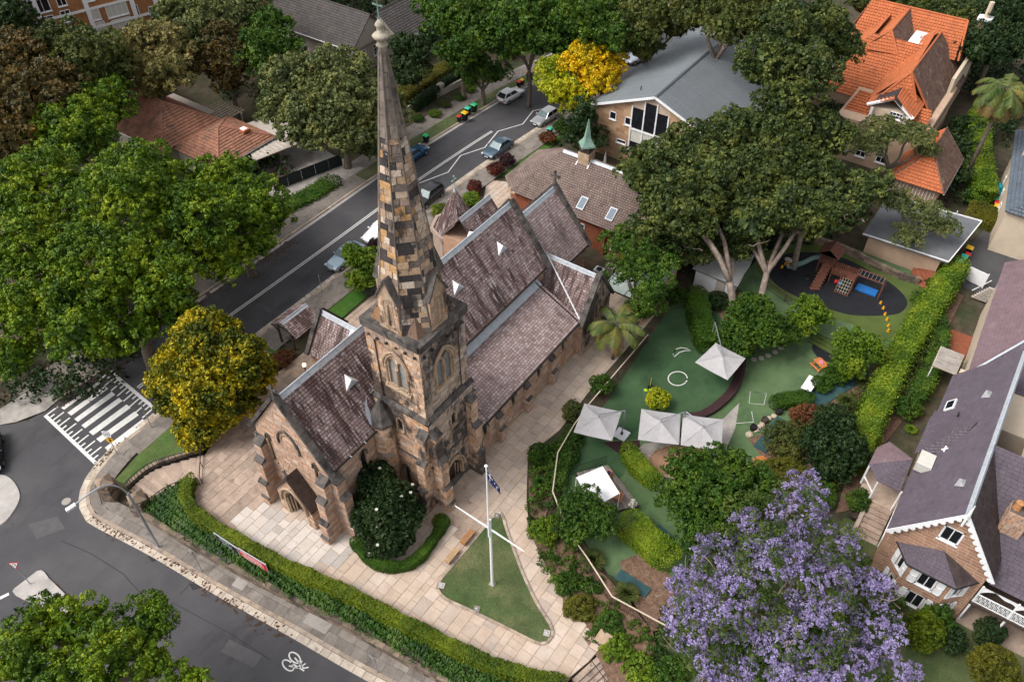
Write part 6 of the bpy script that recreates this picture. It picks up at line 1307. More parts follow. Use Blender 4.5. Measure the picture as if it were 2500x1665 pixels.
# ------------------------------------------------------------------ cream house at the right edge
wh = thing('cream_house', 'cream rendered house with a blue grey tile roof at the right edge', 'house')
mb().prism([(84.5, -2.2), (99.5, -.4), (99.5, -12), (84.5, -12)][::-1], -.3, 5.2).build('wall', mt['cream'], wh)
slates([(101.5, .5, 5.1), (84, -2.0, 5.1), (88, -7, 8.2), (99, -6, 8.2)], mt['blueroof'], wh, seed=50, **T5); slates([(84, -2.0, 5.1), (84, -13, 5.1), (88, -7, 8.2)], mt['blueroof'], wh, seed=51, **T5)
mb().box(95.2, 96.8, -2.6, -1.2, 5, 8.2).build('chimney', mt['cream'], wh)
fw = Face((99.5, -.4, 0), (-15, -1.8, 0))
for u in (3.2, 6.0, 9.0): win(fw, u, 1.0, .8, 1.3, wh, 1, 2)
mb().tube([fw.p(4.8, 0, .1), fw.p(4.8, 4.9, .1)], .06, 6).build('drainpipe', mt['cream'], wh)
# ------------------------------------------------------------------ garage with the flat grey roof, shed
ga = thing('garage', 'flat roofed peach rendered garage beside the play area', 'garage')
mb().prism([(76.2, 1.3), (76.0, 8.4), (83.4, 8.4), (84.2, .2)][::-1], -.3, 2.6).build('wall', mt['peach'], ga)
mb().prism([(75.8, .6), (75.5, 9.0), (83.8, 8.9), (84.7, -.5)][::-1], 2.62, 2.82).build('roof', M('roofing_felt', (.13, .135, .145), .85, .15, .5, stain=((.24, .24, .24), .4, .56, .2)), ga)
for a, c in (((75.8, .6), (75.5, 9.0)), ((83.8, 8.9), (84.7, -.5)), ((75.8, .6), (84.7, -.5))): mb().bar((*a, 2.86), (*c, 2.86), .1, .12).build('roof_edge', mt['white'], ga)
for (x, y) in ((84.2, 4), (84.4, 2), (83.9, 5.6)): mb().tube([(x, y, 2.8), (x, y, 3.3)], .05, 5).build('vent_pipe', mt['white'], ga)
sh = thing('shed', 'small white shed with a pale corrugated iron roof under the gum trees', 'shed')
mb().prism([(61.4, 16.8), (67.2, 17.2), (67.4, 19.6), (61.5, 20.8)], -.2, 2.2).build('wall', mt['white'], sh)
slates([(61.0, 21.1, 2.35), (61.0, 16.3, 2.35), (67.8, 16.8, 2.9), (67.8, 19.7, 2.9)], mt['shedroof'], sh, row=9, ln=(.2, .2), th=.04, tilt=0, gap=.07, name='corrugations', seed=1)
mb().box(61.3, 61.45, 17.6, 18.5, -.1, 1.9).build('door', mt['beige'], sh)

# ------------------------------------------------------------------ cottage among the figs, pergola, carport
co = thing('tiled_cottage', 'cottage with weathered red tiled hip roofs behind the fig trees', 'house')
hip(co, 44.5, 52.5, 80.5, 96, 3.2, 6.4, ['tilered', 'tilered', 'tilered', 'tilered'], axis='y', seed=60, **T5)
mb().box(45, 52, 81, 95.5, -.3, 3.2).build('wall', mt['beige'], co)
hip(co, 47.5, 55.5, 94, 103, 3.8, 6.6, 'tilered', axis='x', hipa=False, seed=64, gable_m='beige', **T5); mb().box(48, 55, 94.5, 102.5, -.3, 3.8).build('wall', mt['beige'], co)
hip(co, 46, 54, 72.8, 80.5, 2.9, 4.9, 'tilered', axis='x', seed=68, **T5); mb().box(46.4, 53.6, 73.2, 81, -.3, 2.9).build('wall', mt['beige'], co)
for (px, py, z) in ((595, 316, 4.2), (538, 337, 3.9)):
    p = G(px, py, z); o = mb().box(p.x-.5, p.x+.5, p.y-.55, p.y+.55, z-.25, z+.05).build('skylight', mt['tileorange'], co); mb().box(p.x-.33, p.x+.33, p.y-.38, p.y+.38, z+.06, z+.12).build('dome', mt['white'], o)
mb().box(52.5, 54.2, 83, 91, 2.8, 2.95).build('side_awning', mt['beige'], co)
pg = thing('pergola', 'pale timber pergola of crossed battens beside the tiled cottage', 'pergola')
for i in range(9): mb().bar((53.4, 85.2-i*.52, 2.5), (57.0, 85.2-i*.52, 2.5), .09, .14).build('batten', mt['cream'], pg)
for x in (53.9, 56.4): mb().bar((x, 85.5, 2.36), (x, 80.7, 2.36), .09, .14).build('beam', mt['cream'], pg)
for x in (53.9, 56.4):
    for y in (85.2, 81): mb().box(x-.05, x+.05, y-.05, y+.05, 0, 2.3).build('post', mt['cream'], pg)
cp = thing('carport', 'dim carport with a ribbed roof and one rendered pillar off the side street', 'carport')
mb().prism([(49.6, 70.9), (57.5, 68.8), (58.5, 77), (53, 78.5)], 2.5, 2.62).build('roof', mt['beige'], cp)
for i in range(14): a = Vector((49.7, 71.2, 2.65)).lerp(Vector((57.6, 69.1, 2.65)), i/13); mb().bar(a, a+Vector((.6, 5.2, 0)), .05, .06).build('roof_rib', mt['shedroof'], cp)
mb().box(53.6, 54.1, 71.6, 72.1, 0, 2.5).build('pillar', mt['beige'], cp); mb().box(57.2, 57.6, 70, 70.4, 0, 2.5).build('pillar', mt['beige'], cp)
flat('carport_drive', [(48, 66.3), (58, 65.2), (60, 76), (50, 76)], .02, mt['concrete'], cp); flat('brick_drive', [(48, 66.8), (52, 66), (53.4, 71), (49, 71.5)], .03, M('brick_paving', (.2, .11, .08), .9, .2, 2, stain=((.09, .06, .05), 1, .55, .2)), cp)
mb().bar((48.3, 69.9, .9), (49.2, 72.2, .9), .06).build('trailer_rail', mt['steel'], cp)
fn = thing('green_fence', 'dark green panel fence along the pavement below the carport', 'fence')
for i in range(5):
    a = Vector((48.9, 67.6, 0)).lerp(Vector((57.4, 65.0, 0)), i/5); c = Vector((48.9, 67.6, 0)).lerp(Vector((57.4, 65.0, 0)), (i+.98)/5); mb().bar(a+Vector((0, 0, .8)), c+Vector((0, 0, .8)), .05, 1.6).build('fence_panel', M('fence_green_%d' % i, (.012, .022, .022), .5, .1, 1), fn)
# ------------------------------------------------------------------ dark roofed house at the top, brick flats
dh = thing('dark_roofed_house', 'cream house with a dark tiled roof behind the spire top', 'house')
hip(dh, 74.5, 82, 78.5, 96, 4.2, 7.8, 'tiledark', axis='y', hipa=False, hipb=False, seed=80, gable_m='beige', row=.36, ln=(.3, .34), tilt=.05)
hip(dh, 80.5, 92, 75.0, 82.5, 4.2, 7.4, 'tiledark', axis='x', hipa=False, hipb=False, seed=84, gable_m='beige', row=.36, ln=(.3, .34), tilt=.05)
mb().box(75, 81.6, 79, 95.5, -.3, 4.2).build('wall', mt['beige'], dh); mb().box(81, 91.6, 75.4, 82.2, -.3, 4.2).build('wall', mt['beige'], dh)
f1 = Face((75, 95.5, 0), (0, -1, 0)); f2 = Face((81, 75.4, 0), (1, 0, 0)); f3 = Face((75, 79, 0), (1, 0, 0))
for u in (6, 10, 13.5): win(f1, u, 1.6, 1.1, 1.5, dh, 2, 2)
for u in (2, 5.5, 8.4): win(f2, u, 1.6, 1.1, 1.5, dh, 2, 2)
for u in (1.3, 3.9): win(f3, u, 1.5, 1.1, 1.6, dh, 2, 3)
fl = thing('brick_flats', 'orange brick block of flats with white concrete columns at the top left', 'building')
q0 = G(78.6, 58, 9.5); q1 = G(209, 25, 9.5); d = (q1-q0).normalized(); f = Face((q0.x, q0.y, 0), d)
b = MB(); b.obox(f.p(14, 7, -5.02), f.U, f.V, f.N, 24, 9, 5); b.build('brick_wall', mt['orangebrick'], fl)
uv = lambda px, py: ((lambda p: ((p-f.O).dot(f.U), p.z))(vplane(px, py, f.O, f.U)))
zo5 = lambda x, y: uv(x/5.6, y/5.6)
for (x, y) in ((470, 60), (1200, 150), (1835, 140), (2160, 150)): u, v = zo5(x, y); b = MB(); b.obox(f.p(u, 7.5, .08), f.U, f.V, f.N, .28, 8.5, .14); b.build('column', mt['white'], fl)
for (x, y) in ((800, 235), (800, -90), (1500, 50), (1500, 345), (700, 540)): u, v = zo5(x, y); b = MB(); b.obox(f.p(14, v, .05), f.U, f.V, f.N, 23, .14, .1); b.build('floor_band', mt['white'], fl) if (x, y) in ((800, 235), (800, -90), (700, 540)) else None
for (x0, y0, x1, y1, g, nx) in ((500, 60, 720, 170, 'glass', 2), (790, 0, 930, 85, 'glass', 2), (600, 330, 800, 400, 'glass', 2), (860, 250, 1010, 300, 'glass', 2), (1220, 150, 1400, 280, 'blind', 2), (1470, 90, 1780, 220, 'blind', 4), (1320, 400, 1480, 450, 'blind', 2), (1560, 330, 1850, 420, 'blind', 3), (1860, 140, 1930, 240, 'glass', 1), (2060, 200, 2140, 240, 'glass', 1), (370, 60, 450, 190, 'blind', 2), (460, 340, 540, 450, 'blind', 2), (1160, -60, 1300, 20, 'blind', 2)):
    a = zo5(x0, y1); c = zo5(x1, y1); e = zo5((x0+x1)/2, y0); hgt = 1.7 if y1-y0 > 60 else 1.5; u0, u1 = min(a[0], c[0]), max(a[0], c[0])
    win(f, u0, (a[1]+c[1])/2, u1-u0, hgt, fl, nx, 1, 'white', g, n=.02)
# ================================================================== churchyard furniture
D = lambda x, y, z=0.: G(x*1.0620, y*1.0620, z)
fpo = thing('flagpole', 'white nautical flagpole with a yardarm on the triangular lawn', 'flagpole', None, (23.26, 18.11, 0))
mb().tube([(0, 0, 0), (0, 0, 8.4)], [.11, .09], 10).build('lower_mast', mt['white'], fpo); mb().box(-.2, .2, -.2, .2, 0, .12).build('base', mt['concrete'], fpo)
mb().tube([(-.16, 0, 6.6), (-.16, 0, 14.3)], [.075, .045], 10).build('topmast', mt['white'], fpo)
mb().lathe([(.02, -.12), (.12, 0), (.02, .12)], (-.16, 0, 14.4), 10).build('truck', mt['white'], fpo)
mb().tube([(.1, 3.0, 7.3), (0, 0, 7.3), (-.1, -2.75, 7.3)], [.035, .07, .035], 8).build('yardarm', mt['white'], fpo)
fg = thing('flag', 'blue flag with a union corner and white stars hanging from the flagpole', 'flag', None, (23.1, 18.11, 0))
mt['blue'] = M('flag_blue', (.01, .02, .10), .8, .1, 2); mt['red'] = M('signal_red', (.5, .015, .02), .6, .1, 2); mt['ywhite'] = M('clean_white', (.75, .75, .75), .6, 0, 1)
b = MB(); n = 8
fpt = lambda s, t: Vector((s*.75*.45+.03*math.sin(5*s+2*t), -s*.75, 13.9-1.55*s*.9-t*.75-.12*s*s+.04*math.sin(7*s+3*t)))
for i in range(n):
    for j in range(4): b.add([fpt(i/n, j/4), fpt((i+1)/n, j/4), fpt((i+1)/n, (j+1)/4), fpt(i/n, (j+1)/4)], [(0, 1, 2, 3)])
b.build('cloth', mt['blue'], fg)
def flagmark(nm, m, pts):
    b = MB(); o = Vector((-.02, -.012, .01))
    b.add([fpt(*p)+o for p in pts], [tuple(range(len(pts)))]); b.add([fpt(*p)-o for p in pts], [tuple(reversed(range(len(pts))))]); b.build(nm, m, fg)
flagmark('union_cross', mt['ywhite'], [(0, .2), (.45, .2), (.45, .3), (0, .3)]); flagmark('union_cross', mt['ywhite'], [(.18, 0), (.28, 0), (.28, .5), (.18, .5)]); flagmark('union_cross', mt['red'], [(.0, .23), (.45, .23), (.45, .27), (0, .27)]); flagmark('union_cross', mt['red'], [(.21, 0), (.25, 0), (.25, .5), (.21, .5)])
for (s, t) in ((.22, .75), (.6, .3), (.75, .45), (.85, .3), (.75, .75)): flagmark('star', mt['ywhite'], [(s+.05*math.cos(a), t+.1*math.sin(a)) for a in [k*1.2566 for k in range(5)]])
mt['benchwood'] = M('bench_timber', (.34, .17, .075), .7, .2, 2, isl=.12, bump=.2, bscale=20); mt['benchpale'] = M('pale_bench_timber', (.42, .27, .15), .7, .2, 2, isl=.1, bump=.2)
for i, (x0, x1, m, l) in enumerate(((24.45, 25.85, 'benchwood', 'darker timber bench on the lawn edge nearer the tower door'), (22.55, 23.9, 'benchpale', 'paler timber bench on the lawn edge farther from the tower door'))):
    be = thing('bench', l, 'bench', 'benches beside the triangular lawn', (x0, 21.55, 0))
    for k in range(3): mb().box(0, x1-x0, .02+.16*k, .16+.16*k, .42, .47).build('seat_plank', mt[m], be)
    for xx in (.15, x1-x0-.2): mb().box(xx, xx+.07, .05, .45, 0, .42).build('leg', mt['benchwood'], be)
for (px, py, l) in ((1078, 1429, 'white ground light plate at the left corner of the triangular lawn'), (1335, 1545, 'white ground light plate at the lower tip of the triangular lawn'), (1164, 1486, 'grey plaque in the lower edge of the triangular lawn'), (1213, 1259, 'dark drain cover at the top tip of the triangular lawn')):
    p = G(px, py, .06); t = thing('ground_plate', l, 'plate', None, (p.x, p.y, .06), R_(20)); mb().box(-.22, .22, -.22, .22, -.05, .05).build('slab', mt['palepath' if 'white' in l else 'pathslab'], t); mb().lathe([(.08, .05), (.08, .1), (.03, .12)], n=10).build('lamp', mt['lead'], t)
# bollard lamp, lit
p = D(700, 848, .0); t = thing('bollard_lamp', 'lit round garden lamp beside the nave wall', 'lamp', None, (30.6, 44.3, 0)); mb().tube([(0, 0, 0), (0, 0, .75)], .05, 8).build('stem', mt['iron'], t)
mb().lathe([(.02, .75), (.15, .82), (.15, .98), (.02, 1.05)], n=12).build('globe', emat('lamp_glow', (1, .82, .5), 6), t)
# stone steps at the corner with gate piers and iron rails
st = thing('corner_steps', 'curved flight of worn stone steps rising from the corner gate to the churchyard', 'steps')
La, Lb = Vector((13.75, 47.9, 0)), Vector((13.9, 45.2, 0)); Ma, Mb_ = Vector((16.0, 47.2, 0)), Vector((15.6, 44.3, 0)); Ea, Eb = Vector((19.0, 44.5, 0)), Vector((17.0, 42.4, 0))
LP, RP = smooth_path([La, Ma, Ea], 8), smooth_path([Lb, Mb_, Eb], 8); ns = 12
def atp(P, t): x = t*(len(P)-1); i = min(int(x), len(P)-2); return P[i].lerp(P[i+1], x-i)
for i in range(ns):
    t0, t1 = i/ns, (i+1)/ns
    if i == 5: pass
    z = -1.7+(i+1)*1.7/ns; b = MB(); b.prism([(p.x, p.y) for p in (atp(LP, t0), atp(RP, t0), atp(RP, t1+.02), atp(LP, t1+.02))], -1.8, z-.004); b.build('step', mt['flagold'], st)
def rail(nm, lb, P, z0, z1, h, m='iron', gap=.35, cat='railing', r=.025):
    t = thing(nm, lb, cat); N = max(2, int(sum((P[i+1]-P[i]).length for i in range(len(P)-1))/gap)); b = MB(); top = [Vector((atp(P, i/N).x, atp(P, i/N).y, z0+(z1-z0)*i/N+h)) for i in range(N+1)]
    b.tube(top, r*1.5, 6); b.tube([p-Vector((0, 0, h-.12)) for p in top], r, 5); b.build('rail', mt[m], t); k = MB()
    for p in top: mb().bar(p-Vector((0, 0, h)), p, r*1.6).build('baluster', mt[m], t)
    return t
rail('iron_railing', 'black iron railing on the lawn side of the corner steps', offset(LP, .1), -1.6, 0, .95)
rail('iron_railing', 'curved black iron railing on the hedge side of the corner steps', offset(RP, -.1), -1.6, 0, .95)
rail('handrail', 'single dark rail across the head of the corner steps', [Ea+Vector((.2, .1, 0)), Eb+Vector((.1, -.1, 0))], 0, 0, .95, gap=1.1)
sw = thing('step_wall', 'low stone wall edging the corner lawn above the steps', 'wall')
emit(strip([p+Vector((0, .12, 0)) for p in smooth_path([La+Vector((0, .2, 0)), Ma+Vector((.1, .25, 0)), Ea+Vector((.1, .25, 0))], 8)], 0, .3, .6, .015, .3, lambda p: -1.7+1.7*min(1, max(0, (p.x-13.7)/5.2))+.0, 0, 4), 'coping_stone', mt['wallstone'], sw, 20)
for i, (px, py, l) in enumerate(((268, 1223, 'dark square sandstone gate pier on the lawn side of the corner steps'), (346, 1262, 'dark square sandstone gate pier on the hedge side of the corner steps'))):
    p = GT(px, py); t = thing('gate_pier', l, 'pier', 'corner gate piers', (p.x+.4, p.y+.15, -1.7), R_(25)); mb().box(-.55, .55, -.55, .55, -.2, 2.0).build('shaft', mt['mortar'], t)
    bag = []
    for (O, U) in (((-.55, .55, 0), (0, -1, 0)), ((-.55, -.55, 0), (1, 0, 0)), ((.55, -.55, 0), (0, 1, 0)), ((.55, .55, 0), (-1, 0, 0))): bag += lay(O, U, (0, 0, 1), [(0, 0), (1.1, 0), (1.1, 2), (0, 2)], (.3, .36), (.35, .6), .03, .02, seed=i+3)
    emit(bag, 'stone', mt['wallstone'], t, 40); mb().lathe([(.86, 2.0), (.86, 2.12), (.2, 2.5), (.02, 2.55)], n=4).build('cap', mt['wallstone'], t)
gtt = thing('iron_gate', 'open black iron gate leaf beside the corner gate pier', 'gate', None, (13.2, 45.6, -1.7), R_(35))
b = MB(); b.bar((0, 0, .1), (1.1, 0, .1), .04); b.bar((0, 0, 1.2), (1.1, 0, 1.2), .04); b.build('frame', mt['iron'], gtt)
for k in range(8): mb().bar((k*.155, 0, .1), (k*.155, 0, 1.35), .025).build('bar', mt['iron'], gtt)
# steps at the lower right of the courtyard
s2 = thing('courtyard_steps', 'wide stone steps leading down from the courtyard at the bottom edge', 'steps')
a0, a1 = Vector((20.75, 9.75, 0)), Vector((23.7, 9.0, 0)); dn = Vector((-.25, -1, 0)).normalized()
for i in range(9):
    q = [a0+dn*.36*i, a1+dn*.36*i, a1+dn*.36*(i+1.05), a0+dn*.36*(i+1.05)]; b = MB(); b.prism([(p.x, p.y) for p in q], -1.9, -.02-.16*i); b.build('step', mt['flagold'], s2)
w2 = thing('step_wall', 'stone cheek wall with square pier beside the courtyard steps', 'wall')
for i in range(8): c = Vector((24.0, 9.0, 0))+dn*.5*i; mb().obox((c.x, c.y, -.1-.17*i), dn, (dn.y*-1, dn.x, 0), (0, 0, 1), .24, .22, .35).build('coping_stone', mt['kerb'], w2)
mb().box(23.8, 24.7, 8.9, 9.9, -.4, .35).build('pier', mt['trim'], w2)
hr = thing('handrail', 'black iron handrail in the middle of the courtyard steps', 'railing'); b = MB(); m0 = (a0+a1)/2; b.tube([m0+dn*.2, m0+dn*.2+Vector((0, 0, .9)), m0+dn*2.9+Vector((0, 0, -.35)), m0+dn*2.9+Vector((0, 0, -1.2))], .03, 6); b.build('rail', mt['iron'], hr)
mb().tube([m0+dn*1.5+Vector((0, 0, -.7)), m0+dn*1.5+Vector((0, 0, .3))], .025, 6).build('post', mt['iron'], hr)

# notice boards on the bank
def board(nm, lb, pA, pB, h, m, zA=-.25):
    t = thing(nm, lb, 'sign'); d = (pB-pA).normalized(); n = Vector((d.y, -d.x, 0)) if d.y < 0 else Vector((-d.y, d.x, 0)); n = Vector((-1, -.12, 0)).normalized(); b = MB(); c = (pA+pB)/2
    b.obox(c+Vector((0, 0, h/2+.15)), d, (0, 0, 1), d.cross(Vector((0, 0, 1))), (pB-pA).length/2, h/2, .02); b.build('panel', mt[m], t); b = MB(); b.obox(c+Vector((0, 0, h+.17)), d, (0, 0, 1), d.cross(Vector((0, 0, 1))), (pB-pA).length/2+.02, .025, .035); b.build('top_rail', mt['lead'], t)
    for q in (pA, pB): mb().tube([q-Vector((0, 0, .5)), q+Vector((0, 0, h+.15))], .03, 6).build('post', mt['lead'], t)
    return t, d
pA, pB = Vector((14.36, 37.4, -.3)), Vector((14.46, 35.0, -.3)); t, d = board('notice_board', 'dark notice board with faint pale lettering on the planted bank', pA, pB, 1.0, 'iron')
def letters(t, pA, d, rows, h, m, off=-.04, seed=1, wmax=.16):
    rg = random.Random(seed); L = 0
    for (v, s, u0, u1) in rows:
        u = u0
        while u < u1:
            w = rg.uniform(.05, wmax)*s; c = pA+d*(u+w/2)+Vector((off, 0, v)); mb().obox(c, d, (0, 0, 1), (1, 0, 0), w/2, .045*s, .004).build('lettering', m, t); u += w+.035*s
mt['gold_ink'] = M('gold_lettering', (.45, .3, .15), .6, 0, 1)
letters(t, pA, d, [(.98, 1.2, .55, 1.5), (.72, .7, .5, 1.8), (.45, 1.0, .7, 1.7), (.3, .7, .6, 1.9)], .1, mt['lead'], seed=2)
pA, pB = Vector((14.5, 34.9, -.3)), Vector((14.72, 32.2, -.3)); t, d = board('banner', 'red banner with white and pink handwritten style lettering beside the notice board', pA, pB, 1.05, 'red')
mt['pinkink'] = M('pale_pink_lettering', (.75, .5, .48), .6, 0, 1)
letters(t, pA, d, [(1.08, .9, .3, .9), (.95, 1.3, .2, 2.2), (.78, .7, .5, 2.3), (.62, 1.1, .3, 2.3), (.45, .7, .2, 2.1), (.3, .9, .4, 2.4)], .1, mt['pinkink'], seed=3)

# ================================================================== the play yard
UP = .5
def dpoly(name, pts, z, m, th=0., src=False, sm=0):
    P = [(G(*p, z) if src else D(*p, z)) for p in pts]
    if sm: P = smooth_path(P, sm, True)
    return flat(name, P, z, m, th=th, kind='structure')
yardz = [(1545, 700), (1640, 690), (1760, 760), (1900, 770), (2040, 830), (2010, 900), (1930, 960), (1800, 1000), (1740, 1090), (1620, 1180), (1580, 1300), (1500, 1360), (1400, 1320), (1300, 1180), (1285, 1080), (1330, 1000), (1395, 925)]
dpoly('play_turf', yardz, .012, mt['turf'], th=.1)
dpoly('play_court', [(1545, 705), (1640, 700), (1690, 790), (1700, 850), (1690, 890), (1660, 930), (1610, 965), (1480, 1010), (1340, 1010), (1395, 925), (1470, 810)], .022, mt['turfdark'])
dpoly('shaded_turf', [(1310, 1000), (1390, 1015), (1440, 1075), (1400, 1110), (1330, 1100), (1290, 1060)], .03, mt['turfdark'], sm=3)  # patch of the darker synthetic turf
mt['maroon'] = M('maroon_rubber', (.045, .02, .022), .9, .2, 1, fine=.25)
cs = thing('curved_steps', 'dark maroon rubber steps curving round the play court', 'steps')
arc = smooth_path([D(*p) for p in ((1712, 815), (1708, 860), (1692, 900), (1660, 935), (1620, 960), (1585, 965))], 6)
for i in range(3): b = ribbon('step', arc, -.28*i+.1, -.28*(i+1)+.1, mt['maroon'], cs, dz=.12+.13*(2-i), h=.4)
dpoly('dark_rubber_triangle', [(1385, 1016), (1470, 1012), (1475, 1055), (1440, 1055)], .034, mt['maroon'])
dpoly('pit_surround', [(1440, 1055), (1480, 1020), (1600, 1000), (1665, 960), (1700, 925), (1690, 985), (1670, 1030), (1665, 1060), (1600, 1110), (1500, 1090)], .036, mt['concrete'])
dpoly('sand_pit', [(1490, 1055), (1520, 1030), (1570, 1023), (1630, 1035), (1640, 1060), (1600, 1095), (1540, 1098), (1505, 1085)], .045, mt['sand'], sm=4)
pe = tag(bpy.data.objects.new('sand_pit_edging', None), kind='structure'); link(pe)
ring = smooth_path([D(*p) for p in ((1490, 1055), (1520, 1030), (1570, 1023), (1630, 1035), (1640, 1060), (1600, 1095), (1540, 1098), (1505, 1085))], 6, True); emit(strip(ring+ring[:2], -.1, .1, .4, .02, .1, lambda p: .0, .02, 7), 'edging_stone', mt['kerb'], pe, 40)
dpoly('mulch_bed', [(1425, 1290), (1500, 1260), (1545, 1330), (1560, 1440), (1500, 1450), (1440, 1360)], .03, mt['mulch'])
dpoly('lower_mulch_bed', [(1250, 1200), (1400, 1330), (1500, 1450), (1530, 1568), (1400, 1568), (1380, 1520), (1330, 1450), (1270, 1330), (1220, 1230), (1215, 1100), (1260, 1020), (1330, 1000), (1290, 1080)], .0, mt['mulch'])
dpoly('mulch_path', [(2180, 660), (2215, 680), (2080, 960), (2010, 1050), (1960, 1170), (1920, 1180), (1960, 1060), (2060, 900)], .02, mt['mulch'])
dpoly('back_mulch', [(1620, 640), (1700, 640), (1760, 760), (1640, 800), (1560, 700)], .016, mt['mulch'])
dpoly('garden_bed', [(1830, 960), (2000, 850), (2090, 740), (2160, 660), (2190, 660), (2070, 900), (1990, 1040), (1900, 1130), (1760, 1060), (1720, 1010)], .026, mt['mulch'])
dpoly('house_garden', [(1960, 1190), (2060, 1180), (2100, 1420), (2354, 1440), (2354, 1568), (1500, 1568), (1520, 1440), (1600, 1280)], .01, mt['drygrass'])
# boardwalks
mt['teal'] = M('teal_decking', (.03, .075, .08), .8, .2, 1, isl=.15)
def boards(name, lb, A, B, w, n, m, z=.1):
    t = thing(name, lb, 'boardwalk')
    for i in range(n):
        a = A.lerp(B, i/n); c = A.lerp(B, (i+.92)/n); mb().bar(a+Vector((0, 0, z)), c+Vector((0, 0, z)), w, .05).build('board', mt[m], t)
    return t
boards('boardwalk', 'teal boardwalk running beside the row of stones', D(1745, 1035), D(1800, 965), 1.1, 16, 'teal')
boards('boardwalk', 'teal boardwalk bending below the yellow green hedge', D(1860, 930), D(1990, 850), 1.6, 26, 'teal')
boards('boardwalk', 'teal boardwalk behind the clipped hedge block', D(1505, 1215), D(1565, 1265), 1.0, 12, 'teal')
boards('boardwalk', 'teal boardwalk along the lower mulch bed', D(1420, 1320), D(1490, 1365), .9, 14, 'teal')
# painted lines on the court
def chalk(name, pts, w=.09, close=False, z=.034):
    P = [D(*p, z) for p in pts]
    if close: P += P[:2]
    o = ribbon(name, P, w/2, -w/2, mt['paint']); o.location.z = .0; return tag(o, kind='structure')
chalk('court_circle', [(1558+22*math.cos(a), 870+16*math.sin(a)) for a in [k*math.pi/12 for k in range(24)]], .1, True)
chalk('court_moon', [(1547, 813), (1553, 803), (1565, 799), (1578, 801), (1587, 806), (1575, 806), (1562, 810), (1550, 820)], .09, True)
chalk('court_square', [(1725, 1220-320), (1762, 904), (1756, 930), (1722, 927)], .05, True); chalk('court_lines', [(1728, 966-20), (1732, 990-20), (1690, 985-12)], .05)
for (x, y) in ((1845, 862),): pass
for i, (x, y) in enumerate(((1733, 827), (1750, 824), (1766, 818), (1782, 810), (1795, 800))): 
    p = D(x, y); t = mb().lathe([(.27, 0), (.27, .04), (.2, .05)], n=12).build('stepping_stone', mt['concrete']); t.location = (p.x, p.y, .015); tag(t, ('first', 'second', 'third', 'fourth', 'fifth')[i]+' round stepping stone from the umbrella, on the green turf', 'stepping stone', 'stepping stones in the turf')
# parasols
mt['canvas'] = M('parasol_canvas', (.42, .40, .405), .85, .08, .7, bump=.15, bscale=8, fine=.05, stain=((.33, .31, .3), .9, .58, .2, (1, 1, 1), .5))
def parasol(lb, cs_, base, z=2.45, arm=True):
    t = thing('cantilever_parasol', lb, 'parasol', 'grey cantilever parasols in the play yard', (base.x, base.y, 0)); P = [G(x, y, z)-Vector((base.x, base.y, 0)) for x, y in cs_]; c = sum(P, Vector())/4; ap = c+Vector((0, 0, .62))
    b = MB(); n = 6
    for i in range(4):
        a, e = P[i], P[(i+1) % 4]
        for k in range(n):
            s0, s1 = k/n, (k+1)/n
            for j in range(4):
                r0, r1 = j/4, (j+1)/4; f = lambda s, r: ap.lerp(a.lerp(e, s), r)-Vector((0, 0, .10*math.sin(math.pi*r)*(1-abs(2*s-1)*.6)+.05*r*(1-abs(2*s-1))))
                b.add([f(s0, r0), f(s0, r1), f(s1, r1), f(s1, r0)], [(0, 1, 2, 3) if j else (1, 2, 3)])
    o = b.build('canopy', mt['canvas'], t); so = o.modifiers.new('s', 'SOLIDIFY'); so.thickness = .012
    for i in range(4): mb().tube([ap-Vector((0, 0, .03)), P[i]-Vector((0, 0, .02))], .018, 5).build('rib', mt['steel'], o)
    mb().lathe([(.1, 0), (.06, .12)], ap, 8).build('finial', mt['canvas'], t)
    mb().tube([(0, 0, 0), (0, 0, 3.1)], .06, 8).build('mast', mt['steel'], t); mb().tube([(0, 0, 3.0), (0, 0, 3.15), ap+Vector((0, 0, .3)), ap], .045, 8).build('arm', mt['steel'], t)
    return t
u3 = lambda x, y: (1380+x/3.2, 960+y/3.2); u4 = lambda x, y: (1640+x/3.2, 720+y/3.2)
p1 = G(*u3(440, 325)); t = parasol('grey square parasol with a white base plate beside the churchyard fence', [u3(150, 80), u3(440, 145), u3(365, 372), u3(65, 305)], p1); mb().box(-.55, .55, -.55, .55, .02, .14).build('base_plate', mt['white'], t); mb().lathe([(.12, 0), (.12, .2)], (0, -.0, .14), 8).build('crank', mt['iron'], t)
p2 = Vector((43.2, 13.2, 0))
parasol('grey square parasol left of the shared mast over the sand pit', [u3(595, 122), u3(900, 165), u3(888, 402), u3(568, 362)], p2); parasol('grey square parasol right of the shared mast over the sand pit', [u3(920, 165), u3(1232, 205), u3(1222, 450), u3(902, 405)], p2+Vector((.12, -.12, 0)))
parasol('grey square parasol on its own above the curved steps', [u4(345, 375), u4(577, 497), u4(435, 665), u4(182, 527)], Vector((54.4, 15.7, 0)))
